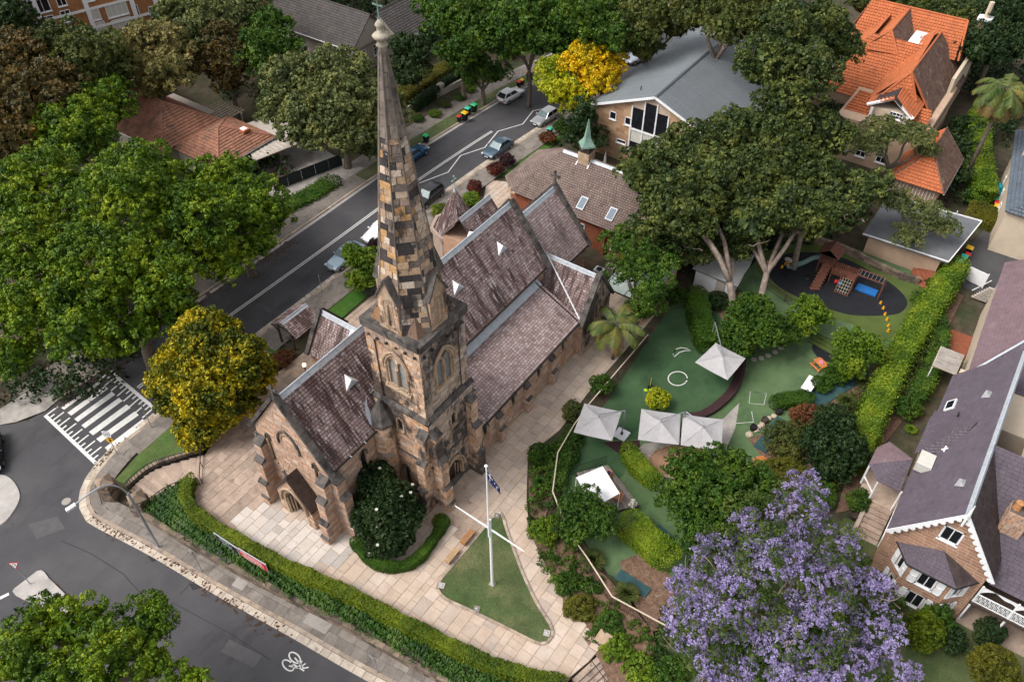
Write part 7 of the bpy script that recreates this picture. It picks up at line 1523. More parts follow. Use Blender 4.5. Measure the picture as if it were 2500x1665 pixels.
# fence between churchyard and play yard
def fence(nm, lb, pts, h, m_post, m_rail, gap, mesh_gap, z=0., bars=True, railw=.09, cat='fence'):
    t = thing(nm, lb, cat); P = [Vector((p[0], p[1], z)) for p in pts]
    for i in range(len(P)-1):
        a, c = P[i], P[i+1]; mb().bar(a+Vector((0, 0, h)), c+Vector((0, 0, h)), railw, .06).build('top_rail', mt[m_rail], t); n = max(1, int((c-a).length/gap))
        for k in range(n): q = a.lerp(c, k/n); mb().box(q.x-.04, q.x+.04, q.y-.04, q.y+.04, z, z+h).build('post', mt[m_post], t)
        if bars:
            b = MB(); nb = max(1, int((c-a).length/mesh_gap))
            for k in range(nb): q = a.lerp(c, (k+.5)/nb); b.bar(q+Vector((0, 0, .05)), q+Vector((0, 0, h)), .018)
            b.bar(a+Vector((0, 0, .1)), c+Vector((0, 0, .1)), .03); o = b.build('pickets', mt[m_post], t); o['kind'] = 'stuff'
    return t
fence('timber_fence', 'timber fence with a pale top rail between the churchyard and the play court', [(51.5, 20.7), (46, 20.75), (41.2, 20.8), (38.4, 20.65), (35.2, 20.2), (31.8, 18.5), (29.5, 15.6), (28.4, 13.3), (26.8, 10.3), (27.05, 6.05), (27.2, 2)], 1.15, 'timber', 'cream', 2.4, .14)
dk = thing('deck', 'weathered timber deck with a black rail beside the clipped hedge', 'deck')
da, db, dc, dd = Vector((34.9, 18.2, 0)), Vector((37.0, 16.5, 0)), Vector((35.1, 12.6, 0)), Vector((32.6, 14.6, 0))
for i in range(14):
    a = db.lerp(da, i/14); c = dc.lerp(dd, i/14); a2 = db.lerp(da, (i+.94)/14); c2 = dc.lerp(dd, (i+.94)/14); b = MB(); b.prism([(a.x, a.y), (c.x, c.y), (c2.x, c2.y), (a2.x, a2.y)], .25, .34+.004*(i % 2)); b.build('deck_board', M('grey_decking_%d' % (i % 3), [(.2, .165, .145), (.25, .21, .185), (.17, .14, .125)][i % 3], .85, .2, 2, bump=.2), dk)
mb().prism([(p.x, p.y) for p in (da, db, dc, dd)], .0, .25).build('skirt', mt['timber'], dk)
t = rail('deck_railing', 'black picket railing at the top end of the timber deck', [da+Vector((-.2, .1, 0)), db+Vector((.1, .2, 0))], .3, .3, 1.0, gap=.16, r=.016)
sc = thing('shade_panel', 'flat white shade panel standing over the timber deck', 'canopy'); P = [G(1407.5, 1165, 2.3), G(1471.5, 1138, 2.3), G(1513, 1204, 2.3), G(1449, 1240, 2.3)]
b = MB(); b.prism([(p.x, p.y) for p in P][::-1], 2.24, 2.32); b.build('panel', mt['white'], sc)
for p in P: mb().tube([(p.x, p.y, .3), (p.x, p.y, 2.25)], .04, 6).build('post', mt['white'], sc)
# furniture on the deck and turf
def ptable(lb, p, rz, m='benchwood', s=1., z=0.):
    t = thing('picnic_table', lb, 'table', None, (p.x, p.y, z), rz)
    for k in range(4): mb().box(-.55*s, .55*s, (-.34+.175*k)*s, (-.18+.175*k)*s, .55*s, .6*s).build('top_plank', mt[m], t)
    for y in (-.62, .5): mb().box(-.55*s, .55*s, y*s, (y+.16)*s, .32*s, .36*s).build('seat_plank', mt[m], t)
    for x in (-.38, .38):
        b = MB(); b.bar((x*s, -.55*s, 0), (x*s, -.1*s, .56*s), .07*s); b.bar((x*s, .55*s, 0), (x*s, .1*s, .56*s), .07*s); b.bar((x*s, -.6*s, .29*s), (x*s, .6*s, .29*s), .06*s); b.build('leg_frame', mt[m], t)
    return t
mt['orangewood'] = M('orange_timber', (.5, .17, .05), .65, .15, 2, isl=.1)
pt = D(1883, 845); ptable('orange child picnic table holding a pink tray on the turf', pt, R_(60), 'orangewood', 1.1); ty = mb().box(-.25, .25, -.18, .18, 0, .04).build('tray', M('pink_plastic', (.6, .22, .3), .5, .1, 2)); ty.location = (pt.x, pt.y, .68); ty.rotation_euler = (0, 0, R_(20)); tag(ty, 'pink tray lying on the orange picnic table', 'tray')
ptable('small orange picnic table at the end of the timber deck', G(1505, 1215, .34), R_(10), 'orangewood', .75, .34); ptable('small orange picnic table beside the mossy mound', D(1748, 1068), R_(40), 'orangewood', .9)
a = thing('folding_table', 'long white folding table on the green turf', 'table', None, (*D(1858, 893).xy, 0), R_(-2)); o = mb().prism([(-.1-.95, -.45), (.85, -.45), (.85, .45), (-1.05, .45)], .7, .76).build('top', mt['ywhite'], a)
for x in (-.8, .6): b = MB(); b.bar((x, -.35, 0), (x, -.35, .7), .04); b.bar((x, .35, 0), (x, .35, .7), .04); b.bar((x, -.35, .1), (x, .35, .1), .03); b.build('leg_frame', mt['steel'], a)
a = thing('toy_kitchen', 'blue and orange toy stand under the upper corner of the shade panel', 'toy', None, (36.0, 15.9, .34)); mb().box(-.35, .35, -.2, .2, 0, .5).build('case', mt['orangewood'], a); mb().box(-.25, .1, -.12, .12, .5, .7).build('basin', mt['blue'], a)
a = thing('potted_plant', 'pale potted plant at the outer corner of the timber deck', 'plant', None, (*G(1543, 1240, .34).xy, .34)); mb().lathe([(.16, 0), (.22, .3), (.2, .3)], n=12).build('pot', mt['black'], a)
a2 = crown_mesh('foliage', [(0, 0, .55, .25, .25, .3)], LM['flower'], .1, .12, 1.2, .6, 4); link(bpy.data.objects.new('foliage', a2), a)
a = thing('pogo_toy', 'black and yellow wheeled toy with a tall handle on the court', 'toy', None, (*D(1494, 890).xy, .03)); mb().box(-.2, .2, -.15, .15, 0, .18).build('base', mt['black'], a); mb().tube([(0, 0, .1), (0, 0, 1.2)], .03, 6).build('handle', M('toy_yellow', (.6, .5, .02), .5, 0, 1), a)
for i, (x, y) in enumerate(((1484, 898), (1496, 898))): o = mb().lathe([(.02, 0), (.17, .03), (.17, .06), (.02, .09)], n=12).build('toy_bat', M('lime_plastic_%d' % i, (.45, .6, .02), .5, 0, 1)); o.location = (*D(x, y).xy, .03); tag(o, ('left' if i == 0 else 'right')+' lime green toy bat lying on the court below the wheeled toy', 'toy')
# stones and pots by the boardwalk
mt['paleboulder'] = M('pale_boulder', (.45, .36, .28), .9, .2, 3, isl=.2, bump=.4)
for i, (x, y, r, l) in enumerate(((1722, 1000, .3, 'square pale stone block at the end of the stone row'), (1738, 990, .26, 'pale stone beside the dark pot'), (1745, 982, .22, 'flat pale stone in the middle of the row'), (1751, 978, .26, 'rounded pale stone in the middle of the row'), (1768, 963, .24, 'orange stone near the top of the row'), (1780, 958, .24, 'large cream stone near the top of the row'), (1794, 944, .2, 'topmost stone of the row beside the green pot'))):
    rg = random.Random(i); b = MB(); b.lathe([(.02, 0), (r, .02), (r*1.05, r*.5), (r*.7, r*.9), (.02, r)], n=8)
    for v in b.v: v.x *= rg.uniform(.8, 1.2); v.y *= rg.uniform(.8, 1.2)
    o = b.build('boulder', mt['paleboulder']); o.location = (*D(x, y).xy, .0); tag(o, l, 'stone', 'stones beside the boardwalk')
for i, (x, y, l) in enumerate(((1731, 987, 'dark barrel planter by the end of the stone row'), (1757, 970, 'brown barrel planter in the stone row'), (1789, 950, 'green barrel planter near the top of the stone row'))):
    o = mb().lathe([(.26, 0), (.32, .25), (.28, .45), (.24, .45), (.24, .36)], n=14).build('barrel_planter', [mt['black'], mt['timber'], mt['iron']][i]); o.location = (*D(x, y).xy, 0); tag(o, l, 'planter')
# ------------------------------------------------------------------ upper terrace
dpoly('upper_terrace', [(1690, 655), (1745, 590), (1800, 560), (1960, 570), (2090, 620), (2135, 660), (2150, 690), (2090, 760), (2035, 830), (1935, 790), (1870, 760), (1790, 720), (1720, 680)], UP, mt['turf'], th=.5)
dpoly('olive_turf', [(1735, 615), (1770, 575), (1880, 560), (2010, 600), (2130, 665), (2140, 700), (2085, 745), (2040, 785), (1960, 745), (1860, 715), (1780, 670)], UP+.008, mt['turfolive'])
dpoly('black_softfall', [(1757, 612), (1770, 600), (1830, 580), (1930, 590), (2030, 640), (2070, 670), (2086, 695), (2075, 715), (2050, 724), (1980, 726), (1930, 718), (1850, 690), (1785, 655)], UP+.016, mt['rubber'], sm=4)
dpoly('black_landing', [(1870, 790), (1890, 790), (1955, 830), (1915, 833), (1885, 825), (1868, 805)], .03, mt['rubber'], sm=3)
gs = thing('green_steps', 'turf covered steps between the lower and upper play areas', 'steps'); A_, B_ = Vector((61.6, 8.2, 0)), Vector((61.0, 5.0, 0)); o_ = Vector((-1, .1, 0))
for i in range(3): q = [A_+o_*.42*i, B_+o_*.42*i, B_+o_*.42*(i+1), A_+o_*.42*(i+1)]; b = MB(); b.prism([(p.x, p.y) for p in q], -.05, UP-.13*(i+1)); b.build('step', mt['turfolive'], gs)
fence('timber_fence', 'timber picket fence beside the green turf steps', [(64.6, 14.4), (63.8, 12.2), (62.4, 8.8)], .95, 'timber', 'timber', 1.6, .16, z=UP)
fence('timber_fence', 'short fence with a pale rail at the yellow duck cones', [(62.6, 2.6), (60.4, 3.1)], .95, 'timber', 'cream', 1.6, .16, z=UP)
rw2 = thing('stone_wall', 'mossy grey stone wall behind the black soft fall', 'wall')
wp = smooth_path([D(*p, UP) for p in ((1790, 556), (1850, 555), (1930, 578), (2000, 612), (2060, 640), (2110, 655))], 5); emit(sum([strip(wp, 0, .35, .6, .02, .24, lambda p, r=r: UP+.25*r, .02, 50+r) for r in range(3)], []), 'stone', mt['wallstone'], rw2, 50, 'stones')
bs = thing('brick_steps', 'curved brick steps at the far end of the play area', 'steps')
cc = D(2150, 640, UP)
for i in range(4):
    P = [cc+Vector((math.cos(a), math.sin(a), 0))*(2.3-.4*i) for a in [R_(80+20*k) for k in range(10)]]; b = MB(); b.prism([(p.x, p.y) for p in P]+[(cc.x+.3, cc.y)], UP-.1, UP+.14*(i+1)); b.build('step', mt['redbrick'], bs)
# climbing frame
mt['playwood'] = M('red_stained_timber', (.13, .05, .032), .75, .2, 2, isl=.18, bump=.2)
pf = thing('climbing_frame', 'red timber climbing frame with gabled tower, ramp, net and monkey bars', 'play equipment')
X0, X1, Y0, Y1 = 70.0, 71.4, 9.9, 11.3; zb = UP
for x in (X0, X1):
    for y in (Y0, Y1): mb().box(x-.06, x+.06, y-.06, y+.06, zb, zb+2.6).build('post', mt['playwood'], pf)
mb().box(X0, X1, Y0, Y1, zb+1.3, zb+1.38).build('platform', mt['playwood'], pf)
for s in (-1, 1):
    for k in range(5): t0, t1 = k/5, (k+.94)/5; yc = (Y0+Y1)/2; b = MB(); a = Vector((X0-.25, yc+s*(1.05*(1-t0)), zb+2.45+.75*t0)); c = Vector((X0-.25, yc+s*(1.05*(1-t1)), zb+2.45+.75*t1)); b.add([a, a+Vector((1.9, 0, 0)), c+Vector((1.9, 0, 0)), c, a-Vector((0, 0, .05)), a+Vector((1.9, 0, -.05)), c+Vector((1.9, 0, -.05)), c-Vector((0, 0, .05))], [(0, 1, 2, 3) if s < 0 else (3, 2, 1, 0), (7, 6, 5, 4), (0, 4, 5, 1), (3, 2, 6, 7), (0, 3, 7, 4), (1, 5, 6, 2)]); b.build('roof_plank', mt['playwood'], pf)
b = MB(); b.add([(X0-.2, (Y0+Y1)/2-.95, zb+2.45), (X0-.2, (Y0+Y1)/2+.95, zb+2.45), (X0-.2, (Y0+Y1)/2, zb+3.1)], [(0, 1, 2), (2, 1, 0)]); b.build('roof_gable', mt['playwood'], pf)
for (P, Q) in (((X0, Y1), (X1, Y1)), ((X1, Y0), (X1, Y1))):
    for k in range(7): t_ = k/6; mb().box(P[0]+(Q[0]-P[0])*t_-.04, P[0]+(Q[0]-P[0])*t_+.04, P[1]+(Q[1]-P[1])*t_-.04, P[1]+(Q[1]-P[1])*t_+.04, zb+1.35, zb+2.05).build('baluster', mt['playwood'], pf)
for k in range(9): a = Vector((X0, 0, zb+1.36)).lerp(Vector((67.1, 0, zb+.06)), k/9); c = Vector((X0, 0, zb+1.36)).lerp(Vector((67.1, 0, zb+.06)), (k+.93)/9); mb().bar((a.x, 10.55, a.z), (c.x, 10.35, c.z), .95, .05).build('ramp_plank', mt['playwood'], pf)
mb().box(69.0, 70.2, 7.4, 9.7, zb+1.2, zb+1.27).build('bridge_deck', mt['playwood'], pf)
for x in (69.0, 70.2):
    for y in (7.4, 8.5, 9.7): mb().box(x-.05, x+.05, y-.05, y+.05, zb, zb+1.9).build('post', mt['playwood'], pf)
for k in range(13): mb().box(70.17, 70.23, 7.45+k*.18, 7.57+k*.18, zb+1.25, zb+1.9).build('baluster', mt['playwood'], pf)
for k in range(6): mb().box(68.97, 69.03, 8.6+k*.18, 8.72+k*.18, zb+1.25, zb+1.9).build('baluster', mt['playwood'], pf)
for y in (7.45, 8.7): mb().bar((69.0, y, zb+1.3), (67.9, y, zb+.05), .09).build('net_frame', mt['playwood'], pf)
mb().bar((67.95, 7.4, zb+.12), (67.95, 8.75, zb+.12), .09).build('net_frame', mt['playwood'], pf)
mt['rope'] = M('pale_rope', (.4, .38, .3), .9, .1, 4)
for k in range(4): mb().bar((69.0-.22*(k+1), 7.45, zb+1.3-.25*(k+1)), (69.0-.22*(k+1), 8.7, zb+1.3-.25*(k+1)), .03).build('net_rope', mt['rope'], pf)
for k in range(4): mb().bar((69.0, 7.7+.25*k, zb+1.3), (67.95, 7.7+.25*k, zb+.1), .03).build('net_rope', mt['rope'], pf)
for x in (69.4, 70.4): mb().bar((x, 7.5, zb+1.9), (x, 4.8, zb+1.9), .1).build('monkey_bar_rail', mt['playwood'], pf); mb().box(x-.06, x+.06, 4.8, 4.92, zb, zb+1.9).build('post', mt['playwood'], pf)
for k in range(7): mb().tube([(69.4, 7.2-k*.37, zb+1.9), (70.4, 7.2-k*.37, zb+1.9)], .025, 6).build('monkey_bar', mt['steel'], pf)
sl = smooth_path([(70.6, 11.4, zb+1.35), (70.3, 12.0, zb+1.15), (69.7, 12.7, zb+.6), (69.1, 13.4, zb+.3), (68.7, 13.9, zb+.2)], 4); mt['mint'] = M('mint_slide', (.22, .33, .31), .35, .08, 2)
b = MB(); L_, R2_ = offset(sl, .28), offset(sl, -.28)
for i in range(len(sl)-1): b.add([L_[i], R2_[i], R2_[i+1], L_[i+1], L_[i]+Vector((0, 0, .16)), R2_[i]+Vector((0, 0, .16)), R2_[i+1]+Vector((0, 0, .16)), L_[i+1]+Vector((0, 0, .16))], [(3, 2, 1, 0), (0, 1, 2, 3), (0, 4, 7, 3), (3, 7, 4, 0), (1, 2, 6, 5), (5, 6, 2, 1)])
b.build('slide', mt['mint'], pf)
mb().lathe([(.42, 0), (.5, .1), (.42, .2), (.28, .2), (.28, 0)], (68.6, 11.6, zb), 14).build('tyre', mt['black'], pf)
o = mb().box(69.45, 70.5, 5.15, 7.15, 0, .14).build('landing_mat', M('blue_vinyl', (.02, .14, .42), .5, .1, 1)); o.location.z = zb+.02; tag(o, 'blue landing mat under the monkey bars', 'mat')
for i, (x, y, m, l) in enumerate(((69.3, 9.0, 'red', 'red ball under the climbing frame bridge'), (69.2, 8.6, 'blue', 'blue ball under the climbing frame bridge'))): o = mb().lathe([(.02, 0), (.2, .1), (.26, .26), (.2, .42), (.02, .52)], n=12).build('ball', M('ball_'+m, (.5, .02, .03) if m == 'red' else (.03, .25, .5), .4, 0, 1), None, True); o.location = (x, y, zb+.02); tag(o, l, 'ball')
bh = thing('basketball_hoop', 'toy basketball hoop with a yellow ring at the slide foot', 'basketball hoop', None, (67.85, 13.75, UP)); mb().box(-.35, .35, -.3, .3, 0, .18).build('base', mt['black'], bh); mb().tube([(0, .1, .1), (0, .1, 1.6)], .05, 6).build('pole', mt['black'], bh)
mb().lathe([(.4, 0), (.4, .03)], (0, 0, 0), 14).build('backboard', mt['beige'], bh).matrix_local = Matrix.Translation((0, .05, 1.75)) @ Matrix.Rotation(R_(75), 4, 'Y'); mt['duck'] = M('duck_yellow', (.72, .36, .01), .5, .05, 2)
mb().tube([(-.28+.2*math.cos(a), .05+.2*math.sin(a), 1.45) for a in [k*math.pi/7 for k in range(15)]], .035, 6).build('ring', mt['duck'], bh)
def duck(p, l, z, s=.68):
    t = thing('duck_cone', l, 'cone', 'yellow duck cones', (p.x, p.y, z)); mb().box(-.2*s, .2*s, -.16*s, .16*s, 0, .05).build('base', mt['duck'], t); b = mb().lathe([(.14*s, .04), (.17*s, .16*s), (.1*s, .26*s), (.11*s, .36*s), (.03, .46*s)], n=9); b.bar((0, -.05, .32*s), (0, -.2*s, .3*s), .07*s); b.build('body', mt['duck'], t, True)
qd = lambda x, y: G(1860+x/3.542, 580+y/3.542, UP)
for i, (x, y, l) in enumerate(((45, 220, 'yellow duck cone farthest from the hoop under the gum trees'), (110, 240, 'yellow duck cone in the middle of the three beside the hoop'), (173, 260, 'yellow duck cone nearest the basketball hoop'), (1025, 570, 'first yellow duck cone from the blue mat'), (1048, 615, 'second yellow duck cone from the blue mat'), (1063, 667, 'third yellow duck cone from the blue mat'), (1080, 712, 'fourth yellow duck cone from the blue mat'), (1093, 766, 'fifth yellow duck cone from the blue mat'), (1090, 810, 'last yellow duck cone, against the pale rail'))): duck(qd(x, y), l, UP+.01)
a = thing('slide_board', 'yellow plank at the edge of the sand pit', 'plank'); b = MB(); b.bar(D(1618, 1037, .35), D(1637, 1056, .1), .35, .06); b.build('plank', mt['duck'], a)
# ================================================================== hedges, shrubs, palms
def hedge(lb, pts, w, h, m, leaf=.13, z=0., cover=1.5, name='hedge', seed=1, loc=False, jit=.05, n=6, zf=None):
    P = smooth_path([(Vector((p[0], p[1], 0)) if loc else D(p[0], p[1], z)) for p in pts], n); t = thing(name, lb, 'hedge'); rng = np.random.default_rng(seed)
    A = np.array([(p.x, p.y) for p in P]); sg = np.linalg.norm(np.diff(A, axis=0), axis=1); cum = np.concatenate([[0], np.cumsum(sg)]); L = cum[-1]
    ribbon('stems', P, w*.42, -w*.42, LM[m], t, dz=z+h*.9 if loc else h*.9, h=h*.95)
    per = w+2*h; N = int(cover*(L*per+2*w*h)/(leaf*leaf*.3)); s = rng.random(N)*(L+w)-w/2; q = rng.random(N)*per; sc_ = np.clip(s, 0, L)
    i = np.clip(np.searchsorted(cum, sc_)-1, 0, len(sg)-1); tt = (sc_-cum[i])/np.maximum(sg[i], 1e-6); C = A[i]+(A[i+1]-A[i])*tt[:, None]; T = unit(A[i+1]-A[i]); S_ = np.stack([-T[:, 1], T[:, 0]], 1)
    side = np.where(q < h, -1., np.where(q > h+w, 1., 0.)); off = np.where(side == 0, q-h-w/2, side*w/2); zz = np.where(side < 0, q, np.where(side > 0, per-q, h)); ex = s-sc_
    off = np.where(np.abs(ex) > 0, off*np.sqrt(np.maximum(0, 1-(ex/(w/2))**2)), off); XY = C+S_*off[:, None]+T*ex[:, None]
    rnd_ = np.clip((np.abs(off)/(w/2)-.7)/.3, 0, 1); zz = zz-.16*h*rnd_**2*(zz > .7*h)
    zz = zz+(zz > .5*h)*(.05*np.sin(s*1.3+seed)+.035*np.sin(s*3.7+2*seed)+.03*np.sin(s*7.9)); XY = XY+S_*((.05*np.sin(s*1.9+3*seed)+.03*np.sin(s*5.3))*np.sign(off))[:, None]
    Pn = np.column_stack([XY, zz+z])+rng.normal(size=(N, 3))*jit; Nn = unit(np.column_stack([S_*side[:, None]+T*(ex/w)[:, None], np.where(side == 0, 1., .25)])+rng.normal(size=(N, 3))*.55); k = rng.uniform(.7, 1.25, N)
    link(bpy.data.objects.new('foliage', npmesh('foliage', leafquads(Pn, Nn, leaf*k, leaf*.62*k, rng), 0, LM[m])), t); return t
PROTO = {}
def bushmesh(v):
    if v not in PROTO:
        rg = random.Random(v); lb = [(0, 0, .1, .75, .75, .75)]+[(math.cos(a)*.5, math.sin(a)*.5, rg.uniform(-.15, .3), .5, .5, .5) for a in [k*1.2566+rg.random() for k in range(5)]]
        if v >= 10: lb = [(0, 0, 0, .95, .95, .95)]
        PROTO[v] = crown_mesh('foliage', lb, LM['green'], (.125, .11, .16, .1)[v % 4] if v < 10 else .08, .16 if v < 10 else .1, 1.5, .6, 200+v, low=-.7, inner=.3)
    return PROTO[v]
def bush(lb, x, y, r, h, m, v=0, name='shrub', z=None, cat='shrub', group=None, world=None, sq=1.):
    p = D(x, y, h*.5) if world is None else Vector(world); rr = r*1.062*depth(p)/FPX if world is None else r; z0 = zt(p.x) if z is None else z
    t = thing(name, lb, cat, group, (p.x, p.y, z0)); o = bpy.data.objects.new('foliage', bushmesh(v)); link(o, t); o.location = (0, 0, h*.5); o.scale = (rr, rr*sq, h*.55); o.rotation_euler = (0, 0, (x*7+y) % 6.28)
    if m != 'green': o.material_slots[0].link = 'OBJECT'; o.material_slots[0].material = LM[m]
    mb().tube([(0, 0, -.1), (0, 0, h*.5)], [.06, .03], 5).build('stem', mt['bark'], t); return t
hedge('long clipped bright green hedge along the front of the courtyard', [(x-.33, y-(.4 if y > 41 else .1)) for x, y in HEDGE], .95, .95, 'hedge', loc=True, leaf=.13, seed=2, cover=1.3, jit=.03)
hedge('low clipped hedge curving round the flowering magnolia', [(818, 1252), (848, 1288), (895, 1308), (945, 1300), (985, 1262), (1022, 1205)], .75, .7, 'box', leaf=.09, seed=3, jit=.025)
hedge('thick clipped hedge under the windows of the metal roofed hall', [(1392, 335), (1440, 352), (1505, 372)], 2., 1.6, 'box', seed=4); hedge('dark clipped hedge on the garden wall across the street', [(952, 255), (1010, 215), (1072, 172)], 1.2, 1.4, 'dark', .18, seed=5); hedge('yellowing flat hedge behind the dark clipped hedge across the street', [(925, 235), (985, 195), (1060, 155)], 2.6, 1.5, 'moss', .18, seed=6)
hedge('leafy ground cover bed below the green fence', [(668, 475), (715, 452), (758, 425)], 2.6, .5, 'green', .2, seed=7, jit=.1); hedge('curved clipped hedge between sand pit and timber deck', [(1445, 1052), (1465, 1080), (1500, 1112)], 1.5, 1.1, 'bright', .13, seed=8); hedge('square clipped hedge block in the lower play yard', [(1455, 1222), (1490, 1255), (1525, 1282)], 2.3, 1.3, 'bright', .13, seed=9)
hedge('tall dark hedge beside the play court moon drawing', [(1598, 705), (1606, 750), (1622, 800)], 2.0, 1.9, 'box', .14, seed=10); hedge('long yellow green hedge climbing beside the upper play area', [(2185, 640), (2120, 740), (2065, 830), (2020, 920), (1985, 1000), (1958, 1065)], 2.1, 2.1, 'bright', .19, seed=11, jit=.14); hedge('low clipped hedge above the stone row', [(1785, 932), (1815, 928), (1850, 925)], 1.4, .9, 'box', .12, seed=12)
hedge('leafy hedge strip inside the churchyard fence', [(1318, 1000), (1295, 1050), (1285, 1110)], 1.2, .8, 'green', .13, seed=13, jit=.1); hedge('vine covered hedge beside the cream house', [(2235, 300), (2240, 390), (2250, 470)], 2.2, 2.6, 'bright', .2, seed=14, jit=.15); hedge('clipped yellowish hedge below the cream house', [(2245, 505), (2290, 525), (2335, 540)], 2.6, 1.7, 'moss', .15, seed=15); hedge('low hedge in the shaded garden behind the climbing plants', [(2110, 700), (2150, 760), (2140, 840), (2100, 920)], 1.6, 1.2, 'green', .18, seed=16, jit=.15)
mg = tree('magnolia_tree', 'dark magnolia with white flowers between nave and tower', 'dark', [(868, 1105, 3.9, 42), (895, 1150, 3.6, 55), (862, 1180, 2.6, 52), (925, 1185, 2.4, 48), (890, 1222, 1.6, 60)], seed=60, leaf=.24, cr=.4, cover=1.6, r0=.15, low=-.6, heads=.45, space=1.1)
rg = random.Random(4); b = MB(); vs = mg.children[0].data.vertices
for i in range(34):
    p = Vector(vs[rg.randrange(len(vs))].co); p = p+Vector((p.x, p.y, .8)).normalized()*.12; b.lathe([(.02, 0), (.1, .05), (.13, .1), (.03, .07)], p, 6)
o = b.build('flowers', LM['flower'], mg); o['kind'] = 'stuff'
tree('garden_tree', 'rounded green tree in the middle of the play yard', 'green', [(1590, 1085, 3.5, 55), (1660, 1090, 4, 65), (1720, 1120, 3.5, 60), (1640, 1150, 4, 75), (1580, 1150, 3, 60), (1620, 1220, 2.8, 65), (1710, 1190, 3, 55)], seed=61, leaf=.23, cr=.5, r0=.2, heads=.6); tree('garden_tree', 'bushy green tree hiding part of the deck', 'green', [(1340, 1165, 3, 48), (1375, 1195, 2.8, 45), (1320, 1210, 2.2, 42)], seed=62, leaf=.16, cr=.4, r0=.15, heads=.45)
tree('garden_tree', 'dark green tree between the curved steps and upper terrace', 'green', [(1730, 720, 3.5, 50), (1760, 760, 3, 50), (1700, 770, 2.5, 48), (1690, 800, 1.8, 35), (1800, 770, 2, 35)], seed=63, leaf=.22, cr=.45, r0=.15, heads=.45); tree('young_tree', 'small bright leaved tree beside the turf steps', 'bright', [(1860, 705, 3.2, 30), (1885, 725, 2.8, 30), (1840, 740, 2.2, 35)], seed=64, leaf=.17, cr=.4, r0=.1, cover=.9, heads=.45)
tree('young_tree', 'small bright green tree between the light blue car and the nave', 'bright', [(815, 590, 3.2, 30), (845, 600, 2.8, 32), (830, 640, 1.8, 36)], seed=65, leaf=.18, cr=.4, r0=.1, heads=.45); tree('garden_tree', 'bright rounded tree beside the black landing', 'bright', [(1960, 790, 2.6, 42), (2000, 805, 2.4, 40), (1950, 840, 1.8, 40)], seed=66, leaf=.17, cr=.4, r0=.12, heads=.45); tree('glossy_tree', 'dark glossy broadleaf tree above the jacaranda', 'dark', [(1915, 975, 3, 50), (1890, 1020, 2.4, 45), (1945, 1030, 2.4, 50), (1910, 1070, 1.4, 45)], seed=67, leaf=.3, cr=.5, r0=.15, asp=.5, heads=.45)
